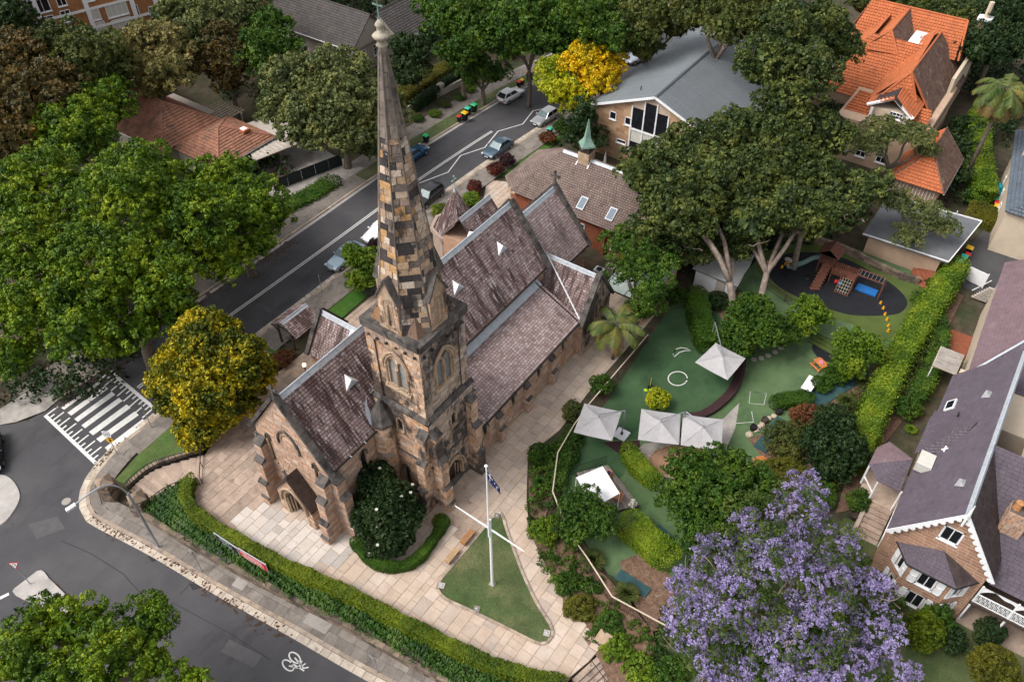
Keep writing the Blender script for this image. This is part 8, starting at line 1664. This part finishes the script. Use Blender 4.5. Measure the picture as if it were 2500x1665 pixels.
BL = [('red leaved rounded bush at the hall forecourt kerb', 1139, 390, 20, 1.6, 'red'), ('red topped bush behind the white flowering bush', 1092, 430, 19, 1.5, 'red'), ('bright green bush with white flowers by the forecourt', 1083, 458, 22, 1.4, 'bright'), ('plum leaved shrub beside the blue sedan', 1165, 368, 20, 1.8, 'plum'), ('bright green clipped dome behind the conical roof', 1015, 485, 26, 1.3, 'hedge'), ('green bush with pale flowers left of the conical roof', 1003, 528, 22, 1.2, 'green'), ('yellow green bush at the foot of the conical roof', 1015, 568, 24, 1.2, 'moss'), ('small plum leaved shrub beside the white car', 862, 562, 17, 1.6, 'plum'), ('silver edging plant under the small bright tree', 852, 662, 22, .5, 'silver'), ('rusty spiky plants beside the lychgate', 652, 822, 26, .9, 'rust'), ('dark clipped ball left of the west door', 605, 1142, 27, 1.2, 'box', 10), ('second dark clipped ball left of the west door', 645, 1165, 24, 1.0, 'dark', 10), ('dark clipped ball right of the west door', 738, 1222, 20, 1.1, 'dark', 10), ('bright clipped ball at the tower buttress', 1012, 1190, 22, 1.0, 'hedge', 10), ('orange tipped bush beside the green bin lid', 1258, 318, 20, 1.4, 'rust'), ('dense green bush beside the silver hatchback', 1295, 292, 24, 2.0, 'green'),
      ('red flowering bush at the churchyard fence', 1382, 885, 30, 1.6, 'green'), ('bushy shrub beside the first parasol', 1318, 945, 28, 1.4, 'olive'), ('clipped dark green shrub at the bend of the path', 1240, 1045, 30, 1.7, 'box', 10), ('bright rounded shrub opposite the lawn tip', 1252, 1215, 36, 1.7, 'bright', 1), ('pink flowering shrub on the path border', 1300, 1335, 30, 1.2, 'green'), ('yellow green shrub on the path border', 1335, 1390, 38, 1.5, 'moss', 1), ('low green shrub beside the fence corner', 1400, 1425, 36, 1.2, 'green', 1), ('dense green shrub above the courtyard steps', 1420, 1480, 38, 1.5, 'bright', 1), ('green shrub at the bottom edge beside the steps', 1475, 1530, 42, 1.5, 'bright', 2), ('lush shrub right of the bottom steps', 1545, 1545, 45, 1.6, 'green', 2), ('airy lime shrub behind the double parasol', 1512, 918, 30, 1.8, 'lime'), ('flat mossy mound beside the round green tree', 1808, 1090, 55, 1.2, 'moss', 10), ('russet shrub above the teal boardwalk', 1852, 955, 34, 1.8, 'rust', 1), ('olive shrub beside the stone row', 1805, 1010, 48, 2.2, 'olive', 1), ('bright shrub below the clipped tree', 1925, 860, 32, 1.3, 'box', 10), ('clipped shrub beside the white folding table', 1888, 882, 26, 1.2, 'box'), ('green shrub below the dark glossy tree', 1885, 1130, 40, 1.4, 'green', 1), ('dark climbing shrub in the shaded side garden', 2085, 935, 34, 1.8, 'green', 1),
      ('tall clipped green ball beside the jacaranda', 2122, 1450, 47, 3.0, 'hedge', 10), ('clipped yellow green ball at the bottom right corner', 2285, 1535, 56, 2.6, 'moss', 10), ('dark green shrub under the bay window', 2150, 1425, 40, 2.4, 'green', 1), ('darker shrub before the verandah post', 2185, 1470, 36, 2.0, 'dark', 2), ('loose shrub in front of the verandah', 2275, 1455, 36, 1.8, 'dark', 1), ('green shrub beside the stone side steps', 1975, 1150, 30, 1.5, 'green'), ('shrub beside the brick landing', 2130, 700, 22, 1.6, 'olive'), ('leafy shrub by the flat canopy', 2145, 655, 20, 1.4, 'green'), ('round shrub beside the teal tarpaulin', 2245, 455, 30, 1.8, 'green'), ('bushy mass beside the forked gum trunks', 1650, 690, 30, 1.5, 'dark'), ('shrub at the foot of the stone play wall', 1560, 680, 26, 1.4, 'green')]
for i, q in enumerate(BL): bush(q[0], *q[1:6], q[6] if len(q) > 6 else i % 4)
for i, (x, y, w_) in enumerate(((960, 272, 'by the blue car'), (1000, 262, 'left of the bin row'), (1022, 240, 'behind the bin row'), (1058, 222, 'right of the bin row'), (1080, 205, 'below the young street tree'), (1175, 125, 'at the foot of the white railing'), (1205, 105, 'behind the white railing'))): bush('small yellow green verge shrub '+w_, x, y, 15, .9, ('green', 'bright', 'olive')[i % 3], i % 4)
for i, (x, y, s, l) in enumerate(((1362, 1288, 34, 'grassy tussock left of the clipped hedge block'), (1440, 1365, 34, 'grassy tussock at the fence corner'), (1945, 925, 30, 'grassy tussock beside the teal boardwalk'), (1242, 1108, 22, 'strappy flowering clump on the path border'), (1985, 880, 24, 'dry grassy tussock under the yellow green hedge'), (2095, 985, 16, 'spiky pale clump above the side porch'))):
    p = D(x, y, .3); r = s*1.062*depth(p)/FPX; rng = np.random.default_rng(70+i); n = 420; a = rng.random(n)*6.283; q = rng.random(n)**.6; b0 = np.column_stack([np.cos(a)*q*r*.3, np.sin(a)*q*r*.3, np.zeros(n)]); tip = np.column_stack([np.cos(a)*q*r, np.sin(a)*q*r, (.95-.5*q)*r*.95]); md = (b0+tip)/2+np.array([0, 0, 1])*r*.28; sd = np.column_stack([-np.sin(a), np.cos(a), 0*a])*.035
    V_ = np.concatenate([np.stack([b0-sd, b0+sd, md+sd, md-sd], 1).reshape(-1, 3), np.stack([md-sd, md+sd, tip+sd*.2, tip-sd*.2], 1).reshape(-1, 3)])
    t = thing('grass_tussock', l, 'plant', None, (p.x, p.y, .0)); link(bpy.data.objects.new('blades', npmesh('blades', V_, 0, LM[('olive', 'olive', 'olive', 'strap', 'olive', 'bright')[i]])), t)
# strap leaved planting on the bank
rng = np.random.default_rng(90); n = 11000; ti = rng.random(n); k = rng.random(n); WA = np.array([(p.x, p.y) for p in WALL]); HA = np.array([(p.x, p.y) for p in HP])
def along(A, t): x = t*(len(A)-1); i = np.minimum(x.astype(int), len(A)-2); return A[i]+(A[i+1]-A[i])*(x-i)[:, None]
c = along(WA, ti)*(1-k)[:, None]+along(HA, ti)*k[:, None]; cl = np.round(c*2.2+rng.normal(size=c.shape)*.12)/2.2; z0 = -.85+.9*k; a = rng.random(n)*6.283; r = rng.uniform(.25, .55, n); o3 = np.column_stack([cl+rng.normal(size=c.shape)*.06, z0]); tip = o3+np.column_stack([np.cos(a)*r, np.sin(a)*r, .28+.2*rng.random(n)-.25*r]); md = (o3+tip)/2+np.array([0, 0, .24]); sd = np.column_stack([-np.sin(a), np.cos(a), 0*a])*.045
V_ = np.concatenate([np.stack([o3-sd*.6, o3+sd*.6, md+sd, md-sd], 1).reshape(-1, 3), np.stack([md-sd, md+sd, tip+sd*.2, tip-sd*.2], 1).reshape(-1, 3)]); kk = (k > .12) & (k < .86); V_ = V_.reshape(2, n, 4, 3)[:, kk].reshape(-1, 3)
tag(link(bpy.data.objects.new('bank_planting', npmesh('bank_planting', V_, 0, LM['strap']))), 'green strap leaved plants covering the bank below the hedge', 'plants', kind='stuff')
me = crown_mesh('silver_planting', [(14.2, 40.5, -.55, .9, 1.3, .35), (14.1, 38, -.6, .8, 1.2, .3), (14.2, 36.2, -.6, .7, .9, .3), (15.0, 42.0, -.3, .7, .6, .3)], LM['silver'], .1, .2, .9, .5, 91); tag(link(bpy.data.objects.new('silver_planting', me)), 'silver grey foliage plants at the corner end of the bank', 'plants', kind='stuff')
# undergrowth filling the far gardens
def under(label, m, regs, n, r, h, seed, leaf=.42, cr=.9, cover=.55):
    rg = random.Random(seed); lb = []
    for P in regs:
        xs_ = [p[0] for p in P]; ys = [p[1] for p in P]; k = 0
        while k < n:
            x, y = rg.uniform(min(xs_), max(xs_)), rg.uniform(min(ys), max(ys))
            if inpoly(x, y, P): p = D(x, y, 0); q = rg.uniform(.6, 1.2); lb.append((p.x, p.y, zt(p.x)+h*q*.4, r*q, r*q, h*q)); k += 1
    tag(link(bpy.data.objects.new('undergrowth', crown_mesh('undergrowth', lb, LM[m], leaf, cr, cover, .6, seed, low=-.1, inner=.05, hide=.6))), label, 'undergrowth', kind='stuff')
under('dark undergrowth of the gardens left of the side street', 'dark', [[(0, 880), (0, 700), (300, 560), (600, 380), (640, 420), (420, 760), (250, 850), (100, 900)], [(0, 350), (0, 120), (300, 180), (560, 200), (680, 190), (600, 240), (300, 200), (200, 400)]], 42, 2.0, 1.4, 301)
under('dense undergrowth below the street trees at the top', 'dark', [[(1000, 130), (1100, 60), (1480, 40), (1460, 120), (1280, 100), (1180, 110), (1080, 160)], [(330, 0), (1000, 0), (1000, 60), (700, 30), (420, 60)], [(1450, 0), (2354, 0), (2354, 90), (2000, 20), (1640, 40)]], 26, 2.4, 2.4, 302, .5)
under('dense undergrowth between the halls and the orange house', 'dark', [[(1760, 330), (1900, 200), (1960, 340), (1960, 480), (1840, 560), (1760, 560)], [(2230, 130), (2354, 130), (2354, 280), (2290, 330), (2240, 330)], [(2180, 330), (2230, 300), (2200, 470), (2150, 440)], [(1530, 560), (1640, 470), (1780, 500), (1700, 560), (1560, 640)]], 22, 2.2, 1.8, 303)
under('mixed green shrubs filling the bed between the path and the fence', 'green', [[(1218, 1090), (1300, 1090), (1330, 1260), (1420, 1390), (1500, 1470), (1540, 1568), (1420, 1568), (1390, 1500), (1335, 1440), (1275, 1330), (1225, 1230)], [(1300, 1020), (1330, 1005), (1300, 1090), (1250, 1090), (1265, 1040)]], 60, .62, .55, 304, .2, .3, .8)
under('mixed olive shrubs filling the garden right of the play yard', 'olive', [[(1770, 1010), (1830, 970), (1900, 960), (2010, 880), (2050, 830), (2000, 990), (1950, 1090), (1880, 1150), (1790, 1060)], [(2090, 760), (2160, 670), (2190, 680), (2120, 850), (2060, 960), (2060, 880)]], 50, .75, .8, 305, .22, .35, .7)
under('dark shrubs below and around the jacaranda', 'green', [[(1500, 1440), (1600, 1300), (1700, 1300), (2050, 1300), (2100, 1480), (2080, 1568), (1500, 1568)]], 60, .8, .8, 306, .24, .4, .6)
# palms
def palm(lb, x, y, h, R, n, m, dead=0, seed=1, r0=.25, lean=(0, 0), up=.6, nm='palm_tree'):
    rg = random.Random(seed); z = zt(x); t = thing(nm, lb, 'palm', None, (x, y, z)); top = Vector((lean[0], lean[1], h)); mb().tube([(0, 0, -.2), (lean[0]*.4, lean[1]*.4, h*.5), top], [r0*1.2, r0, r0*.85], 9).build('trunk', mt['bark'], t, True); Q = {m: [], 'drypalm': []}; st_ = MB()
    for i in range(n):
        a = i*2.4+rg.random()*.3; e = up-1.3*(i/n)+rg.uniform(-.1, .1); d = Vector((math.cos(a), math.sin(a), 0)); P = [top]; el = e+.5
        for k in range(9): el -= .21; P.append(P[-1]+(d*math.cos(el)+Vector((0, 0, math.sin(el))))*R/8.5)
        st_.tube(P, [.035*(1-k/11) for k in range(10)], 4, False); s = Vector((-d.y, d.x, 0)); key = 'drypalm' if i >= n-dead else m
        for k in range(36):
            f = .12+.88*k/36; u = f*9; j = min(int(u), 8); p = P[j].lerp(P[j+1], u-j); tn = (P[j+1]-P[j]).normalized(); ll = R*.26*(math.sin(math.pi*min(1, f*.85+.12))**.6)
            for sg in (-1, 1):
                tp = p+s*sg*ll*.8+tn*ll*.5-Vector((0, 0, ll*(.35+.25*rg.random()))); w = tn*.055; Q[key] += [p-w, p+w, tp+w*.3, tp-w*.3]
    st_.build('frond_stem', mt['bark'], t)['kind'] = 'stuff'
    for k, q in Q.items():
        if q: link(bpy.data.objects.new('fronds', npmesh('fronds', np.array([tuple(v) for v in q]), 0, LM[k])), t)['kind'] = 'stuff'
palm('tall date palm with drooping dry fronds beside the cream house', 96.1, 3.0, 11.6, 3.6, 34, 'palm', 14, 1, .22); palm('slender palm with golden fronds in the top right corner', 124.9, 8.6, 8.6, 3.6, 22, 'drypalm', 8, 2, .18, up=.5); palm('feathery green palm in front of the south transept', 47.9, 22.3, 4.2, 2.9, 15, 'palm', 3, 3, .12, up=.8); palm('small palm between the clipped hedge and the round green tree', 39.2, 8.7, 1.6, 1.9, 12, 'palm', 2, 4, .1, up=.9)
# ================================================================== vehicles
mt['tyre'] = M('tyre', (.012, .012, .013), .8, 0, 1); mt['rim'] = M('alloy_rim', (.4, .41, .43), .35, .05, 2, metal=.7); mt['carglass'] = M('car_glass', (.02, .03, .035), .05, 0, 1, spec=.9, fine=0); mt['windscreen'] = M('windscreen_glass', (.16, .21, .22), .06, .1, 2, spec=.9, fine=0); mt['tail'] = M('tail_light', (.35, .01, .01), .2, 0, 1); mt['headlamp'] = M('headlamp', (.6, .62, .65), .1, 0, 1)
def car(lb, x, y, rz, col, kind, z=None, pos=None, metal=.4):
    """front towards local -x"""
    L, H, hood, c0, c1, r0, r1 = dict(hatch=(4.25, 1.48, .92, -.75, 2.02, -.1, 1.5), sedan=(4.62, 1.45, .9, -.85, 1.75, -.1, 1.05), suv=(4.4, 1.68, 1.02, -.85, 2.1, -.25, 1.75), wagon=(4.7, 1.47, .9, -.8, 2.0, -.1, 1.3))[kind]
    t = thing('parked_car' if 'parked' in lb else 'car', lb, 'car', 'cars in the streets', (x, y, (zt(x) if z is None else z)+.01), rz); pm = M('car_paint', col, .3, 0, 1, metal=metal, coat=.8, fine=0); h = L/2; W_ = .9
    bt = h-.05 if kind in ('hatch', 'suv') else h-.02; dk = .98*hood+.05 if kind in ('hatch', 'suv') else hood+.08
    stn = [(-h, .42, .60, .58), (-h+.12, .28, .70, .74), (-h+.55, .22, hood-.12, .86), (c0, .2, hood, W_), (0, .2, hood+.03, W_), (c1-.4, .2, hood+.06, W_), (h-.35, .24, dk, .87), (h-.06, .32, dk-.12, .80), (h, .45, .62, .68)]
    V = []; F = []
    for (sx, zl, zh, w) in stn: V += [(sx, -w*.94, zl), (sx, -w, (zl+zh)*.5), (sx, -w*.95, zh-.05), (sx, -w*.8, zh), (sx, w*.8, zh), (sx, w*.95, zh-.05), (sx, w, (zl+zh)*.5), (sx, w*.94, zl)]
    for i in range(len(stn)-1):
        for k in range(8): F.append((i*8+k, i*8+(k+1) % 8, i*8+8+(k+1) % 8, i*8+8+k))
    F += [tuple(range(8)), tuple(reversed(range((len(stn)-1)*8, len(stn)*8)))]; F = [tuple(reversed(q)) for q in F]
    mesh_obj('body', V, F, pm, t, True)
    g = [(c0+.02, hood-.02, .74), (r0, H-.05, .60), (r1, H-.05, .60), (c1, hood+.04, .72)]; V = [(p[0], s*p[2], p[1]) for p in g for s in (-1, 1)]
    mesh_obj('windscreen', V, [(0, 1, 3, 2)][:1] and [(2, 3, 1, 0)], mt['windscreen'], t); mesh_obj('rear_window', V, [(6, 7, 5, 4)], mt['carglass'], t)
    for s in (0, 1): mesh_obj('side_window', V, [(s, 2+s, 4+s, 6+s) if s == 0 else (6+s, 4+s, 2+s, s)][0:1], mt['carglass'], t)
    b = MB(); rf = [(r0-.06, .6, H-.06), (r0+.25, .62, H), ((r0+r1)/2, .63, H+.015), (r1-.2, .62, H), (r1+.05, .6, H-.06)]; n = len(rf); b.add([(p[0], s*p[1], p[2]) for p in rf for s in (-1, -.4, .4, 1)], [])
    for p in range(n):
        for s_, dz in ((0, -.03), (3, -.03)): b.v[p*4+s_].z += dz
    for i in range(n-1):
        for k in range(3): b.f.append([i*4+k, i*4+4+k, i*4+5+k, i*4+1+k]); b.mi.append(0)
    b.build('roof', pm, t, True)
    b = MB()
    for s in (-1, 1):
        for (p, q) in ((g[0], g[1]), (g[3], g[2])): b.bar((p[0], s*p[2], p[1]), (q[0], s*q[2], q[1]), .08, .06)
        xm = (r0+r1)/2; b.bar((xm, s*.735, hood+.02), (xm, s*.615, H-.06), .07, .04); b.bar((r0, s*.61, H-.05), (r1, s*.61, H-.05), .06, .05)
    b.build('pillar', pm, t)
    for sx in (-h+.85, h-.82):
        for s in (-1, 1):
            w = MB(); w.tube([(sx, s*.70, .32), (sx, s*.915, .32)], .33, 16); w.build('wheel', mt['tyre'], t); mb().tube([(sx, s*.9, .32), (sx, s*.925, .32)], .21, 12).build('rim', mt['rim'], t)
    for s in (-1, 1): mb().box(-h+.02, -h+.28, s*.66-.14, s*.66+.14, .58, .70).build('headlamp', mt['headlamp'], t); mb().box(h-.16, h-.01, s*.66-.12, s*.66+.12, .62, .82).build('tail_light', mt['tail'], t); mb().box(c0+.15, c0+.3, s*.98-.1, s*.98+.1, hood, hood+.14).build('mirror', pm, t)
    mb().box(-h-.012, -h+.1, -.26, .26, .38, .49).build('number_plate', mt['ywhite'], t); mb().box(h-.1, h+.012, -.26, .26, .5, .61).build('number_plate', mt['ywhite'], t)
    mb().box(-h+.004, -h+.15, -.5, .5, .36, .58).build('grille', mt['black'], t)
    return t
mid = lambda a, b_, o: (lambda p: (p.x, p.y+o))((G(*a)+G(*b_))/2)
car('blue grey sedan parked by the plum shrub', *mid((1212.2, 388), (1247, 365.2), .85), R_(-3), (.10, .15, .2), 'sedan'); car('dark grey SUV parked right of the spire with a silver roof', *mid((1079.5, 482.8), (1040.5, 510.9), .85), 0, (.025, .027, .03), 'suv'); car('silver hatchback parked under the yellow tree', 79.9, 50.75, R_(-6), (.42, .43, .44), 'hatch'); car('white hatchback parked facing uphill across the street', *mid((1244.7, 253.6), (1273.9, 238.75), .85), math.pi+R_(-6), (.75, .75, .76), 'hatch', metal=0)
car('white car parked half hidden behind the spire', 49.6, 52.2, 0, (.75, .75, .76), 'hatch', metal=0); car('light blue wagon parked behind the small bright tree', 44.4, 52.25, 0, (.32, .42, .5), 'wagon'); car('bright blue car parked across the street beside the green bin', 63.6, 59.1, math.pi, (.015, .09, .2), 'hatch'); car('pale blue car parked far up the street behind the metal roof', 101.5, 49.2, R_(-16), (.4, .45, .52), 'hatch'); car('black car entering the roundabout at the left edge', 9.3, 60.4, R_(60), (.012, .013, .016), 'sedan'); car('white car at the bottom edge of the lower street', 11.4, 17.6, R_(96), (.75, .75, .76), 'hatch', metal=0); car('white car parked beyond the dark tree at the top edge', 86.6, 105.5, R_(20), (.7, .7, .7), 'sedan', metal=0)
# ================================================================== bins, signs, lamp
def bin_(lb, x, y, col, s=1., body=(.012, .016, .016), rz=0.):
    t = thing('wheelie_bin', lb, 'bin', 'wheelie bins', (x, y, zt(x)+(.12 if 59 < y < 62 else .01)), rz); b = MB(); b.add([(-.22*s, -.2*s, .06), (.22*s, -.2*s, .06), (.22*s, .2*s, .06), (-.22*s, .2*s, .06), (-.3*s, -.29*s, .98*s), (.3*s, -.29*s, .98*s), (.3*s, .29*s, .98*s), (-.3*s, .29*s, .98*s)], [(3, 2, 1, 0), (0, 1, 5, 4), (1, 2, 6, 5), (2, 3, 7, 6), (3, 0, 4, 7)]); b.build('body', M('bin_body', body, .5, .1, 2), t)
    b = MB(); b.add([(-.33*s, -.33*s, .97*s), (.33*s, -.33*s, .97*s), (.33*s, .33*s, .99*s), (-.33*s, .33*s, .99*s), (-.24*s, -.26*s, 1.05*s), (.24*s, -.26*s, 1.05*s), (.24*s, .3*s, 1.08*s), (-.24*s, .3*s, 1.08*s)], [(4, 5, 6, 7), (0, 1, 5, 4), (1, 2, 6, 5), (2, 3, 7, 6), (3, 0, 4, 7), (3, 2, 1, 0)]); b.build('lid', M('bin_lid', col, .5, .05, 2), t)
    for q in (-1, 1): mb().tube([(q*.2*s, .24*s, .1), (q*.26*s, .24*s, .1)], .1*s, 10).build('wheel', mt['tyre'], t)
RD, YL, GR, TL = (.55, .02, .03), (.75, .42, .01), (.02, .42, .16), (.03, .45, .3)
for q in (('red lidded bin, leftmost of the row of four on the verge', 73.3, 59.6, RD, .82), ('yellow lidded bin, second of the row of four on the verge', 74.0, 59.2, YL, 1.15), ('teal lidded bin, third of the row of four on the verge', 75.3, 59.7, TL, 1.05), ('green lidded bin, rightmost of the row of four on the verge', 76.4, 59.5, GR, 1.1), ('green lidded bin standing alone behind the bright blue car', 67.0, 59.9, GR, 1.05), ('red lidded bin in front of the white hatchback', 85.3, 58.6, RD, .9), ('small yellow lidded bin beside the red bin ahead of the white hatchback', 86.1, 58.6, YL, .85), ('orange lidded bin beside the white railing', 87.9, 58.6, (.7, .3, .02), 1.2), ('bin with a pale green lid behind the orange tipped bush', 77.4, 48.4, TL, .95),
          ('yellow lidded bin beside the garage driveway', 82.2, -.6, YL, 1.05), ('red lidded bin between yellow and green bins at the garage', 81.2, -.7, RD, .9), ('green lidded bin nearest the red bin at the garage', 80.4, -.5, TL, 1.05), ('green lidded bin nearest the white gate at the garage', 79.4, -.3, TL, 1.05), ('green lidded bin against the cream house', 92.9, -.9, GR, 1.1), ('red lidded bin against the cream house', 92.3, -1.2, RD, 1.1), ('yellow lidded bin against the cream house', 91.6, -1.3, YL, 1.1)): bin_(*q)
o = crown_mesh('tarpaulin', [(0, 0, .8, 1, .8, .8)], M('teal_tarp', (.01, .3, .36), .6, .1, 2), .5, .4, 1.5, .9, 9); o = tag(link(bpy.data.objects.new('tarpaulin', o)), 'teal tarpaulin bundle behind the bins at the cream house', 'tarpaulin'); o.location = (94.6, -.3, .0)
a = thing('white_cabinet', 'white utility cabinet beside the bins at the cream house', 'cabinet', None, (90.7, -1.7, 0)); mb().box(-.7, .7, -.35, .35, 0, 1.5).build('case', mt['white'], a); mb().box(-.6, .6, -.4, -.36, .15, 1.4).build('door', mt['white'], a)
a = thing('white_gate', 'white panel gate beside the end of the yellow green hedge', 'gate', None, (*D(2236, 652).xy, 0), R_(80)); mb().box(-.9, .9, -.04, .04, .1, 1.7).build('panel', mt['white'], a); mb().box(-1, -.9, -.06, .06, 0, 1.8).build('post', mt['white'], a)
a = thing('white_stairs', 'pale timber stair with handrails behind the sandstone house', 'stairs')
for k in range(8): p = D(2290, 668, 1.9).lerp(D(2245, 690, .1), k/8); mb().box(p.x-.14, p.x+.14, p.y-.7, p.y+.7, p.z, p.z+.06).build('tread', mt['beige'], a)
for y in (-.75, .75): p, q = D(2290, 668, 1.9), D(2245, 690, .1); mb().bar(p+Vector((0, y, .9)), q+Vector((0, y, .9)), .07).build('handrail', mt['white'], a)
flat('garage_drive', [D(*p) for p in ((2160, 640), (2260, 530), (2354, 560), (2354, 640), (2260, 680))], .012, mt['asphalt'], kind='structure')
def post(nm, lb, x, y, h, r=.035, cat='sign', z=None): t = thing(nm, lb, cat, None, (x, y, zt(x)+.1 if z is None else z)); mb().tube([(0, 0, -.1), (0, 0, h)], r, 8).build('post', mt['steel'], t); return t
t = post('street_lamp', 'grey street lamp with a curved arm over the corner', 11.75, 41.6, 7.2, .1, 'street lamp'); mb().tube(smooth_path([(0, 0, 7.1), (-.25, .2, 8.1), (-.9, .6, 8.7), (-1.9, .95, 8.6), (-2.9, 1.3, 8.25)], 4), .06, 8).build('arm', mt['steel'], t); mb().obox((-3.2, 1.4, 8.15), (-.9, .3, -.2), (.3, .9, 0), (-.1, 0, 1), .36, .15, .09).build('lamp_head', mt['ywhite'], t); mb().lathe([(.2, 0), (.2, .06), (.12, .08)], n=10).build('base_flange', mt['concrete'], t)
t = post('crossing_sign', 'yellow round and white square crossing signs on one post at the zebra crossing', 15.45, 51.75, 2.5)
n_ = Vector((-.8, -.5, .15)).normalized(); u_ = Vector((.53, -.85, 0)); v_ = u_.cross(n_)*-1
def disc(t, nm, c, r, m, k=20, off=0., fr=0): b = MB(); b.add([Vector(c)+n_*off+(u_*math.cos(a)+v_*math.sin(a))*r for a in [2*math.pi*i/k+fr for i in range(k)]], [tuple(range(k))]); b.v += [p-n_*.012 for p in b.v]; b.f += [list(reversed(range(k, 2*k)))]+[[i, k+i, k+(i+1) % k, (i+1) % k] for i in range(k)]; b.mi = [0]*len(b.f); return b.build(nm, m, t)
disc(t, 'sign_disc', (0, 0, 2.0), .3, mt['duck']); mb().obox(Vector((0, 0, 2.0))+n_*.02-v_*.04, u_, v_, n_, .03, .13, .006).build('walking_legs', mt['black'], t); mb().obox(Vector((0, 0, 2.0))+n_*.02+u_*.08-v_*.06, u_, v_, n_, .03, .12, .006).build('walking_legs', mt['black'], t)
mb().obox(Vector((0, 0, 2.75)), u_, v_, n_, .33, .33, .012).build('square_plate', mt['ywhite'], t); disc(t, 'black_ring', (0, 0, 2.75), .27, mt['black'], off=.02); disc(t, 'ring_centre', (0, 0, 2.75), .23, mt['ywhite'], off=.026); mb().obox(Vector((0, 0, 2.75))+n_*.034, u_, v_, n_, .14, .05, .004).build('hump_symbol', mt['black'], t)
t = post('sign_post', 'grey back of a street sign on the church side of the zebra crossing', 18.9, 51.55, 2.7); mb().obox((0, 0, 2.35), (.6, .8, 0), (0, 0, 1), (.8, -.6, 0), .3, .42, .012).build('plate', mt['steel'], t)
t = post('notice_sign', 'tall grey notice sign leaning on the corner lawn below the golden conifer', 19.75, 47.4, 1.2, z=-.7); mb().obox((-.1, 0, 1.9), (.55, .83, 0), (-.1, .06, 1), (.83, -.55, .1), .5, 1.0, .025).build('panel', mt['steel'], t)
t = post('give_way_sign', 'red and white triangular give way sign on the traffic island', 4.26, 46.94, 2.7); n_ = Vector((-.75, -.6, .25)).normalized(); u_ = Vector((.62, -.78, 0)); v_ = n_.cross(u_)
disc(t, 'red_triangle', (0, 0, 2.75), .46, mt['red'], 3, 0, -math.pi/2); disc(t, 'white_triangle', (0, 0, 2.75), .33, mt['ywhite'], 3, .02, -math.pi/2); disc(t, 'symbol_ring', (0, 0, 2.77), .12, mt['black'], 10, .03); disc(t, 'symbol_centre', (0, 0, 2.77), .08, mt['ywhite'], 10, .04)
t = post('sign_post', 'thin grey sign post on the lower pavement beside the retaining wall', 12.29, 37.22, 2.9); mb().obox((-.05, .1, 2.75), (.3, .95, 0), (0, 0, 1), (.95, -.3, 0), .18, .2, .01).build('plate', mt['steel'], t)
t = post('sign_post', 'flag shaped parking sign on the lower pavement near the bottom edge', 14.1, 21.2, 2.3); mb().obox((-.05, .22, 2.2), (.2, .98, 0), (0, 0, 1), (.98, -.2, 0), .22, .15, .01).build('plate', mt['steel'], t)
t = post('sign_post', 'small grey sign on the kerb beside the light blue wagon', 39.2, 50.6, 2.2); mb().obox((0, 0, 2.0), (.6, .8, 0), (0, 0, 1), (.8, -.6, 0), .2, .28, .01).build('plate', mt['steel'], t)
post('bollard_pole', 'slim grey pole on the concrete kerb ramp', 13.9, 63.6, 1.6, .03, 'pole')
rail('white_railing', 'white metal railing along the far pavement behind the bins', [Vector((88.1, 60.2, 0)), Vector((94.6, 58.8, 0)), Vector((103, 55.2, 0))], 0, 0, 1.3, 'white', 1.2, r=.03)
t = thing('garden_wall', 'low rendered garden wall across the street below the dark hedge', 'wall'); mb().bar((70, 67.0, .35), (84.5, 65.2, .35), .3, .9).build('wall', mt['beige'], t); mb().box(77.4, 78.3, 65.9, 66.6, 0, 1.5).build('pier', mt['beige'], t)
t = thing('closed_parasol', 'folded grey garden parasol beside the copper bellcote', 'parasol', None, (*D(1389, 392, 0).xy, 0)); mb().tube([(0, 0, 0), (0, 0, 2.6)], .03, 6).build('pole', mt['steel'], t); mb().lathe([(.03, .9), (.2, 1.0), (.16, 1.7), (.05, 2.5), (.02, 2.7)], n=8).build('canvas', mt['canvas'], t)
for i, (x, y, l) in enumerate(((1190, 1405, 'terracotta pot'),)): pass
o = mb().lathe([(.3, 0), (.42, .55), (.36, .55), (.34, .4)], n=14).build('stone_urn', mt['timber']); o.location = (*D(1962, 1190).xy, 0); tag(o, 'round dark pot beside the stone side steps', 'pot')
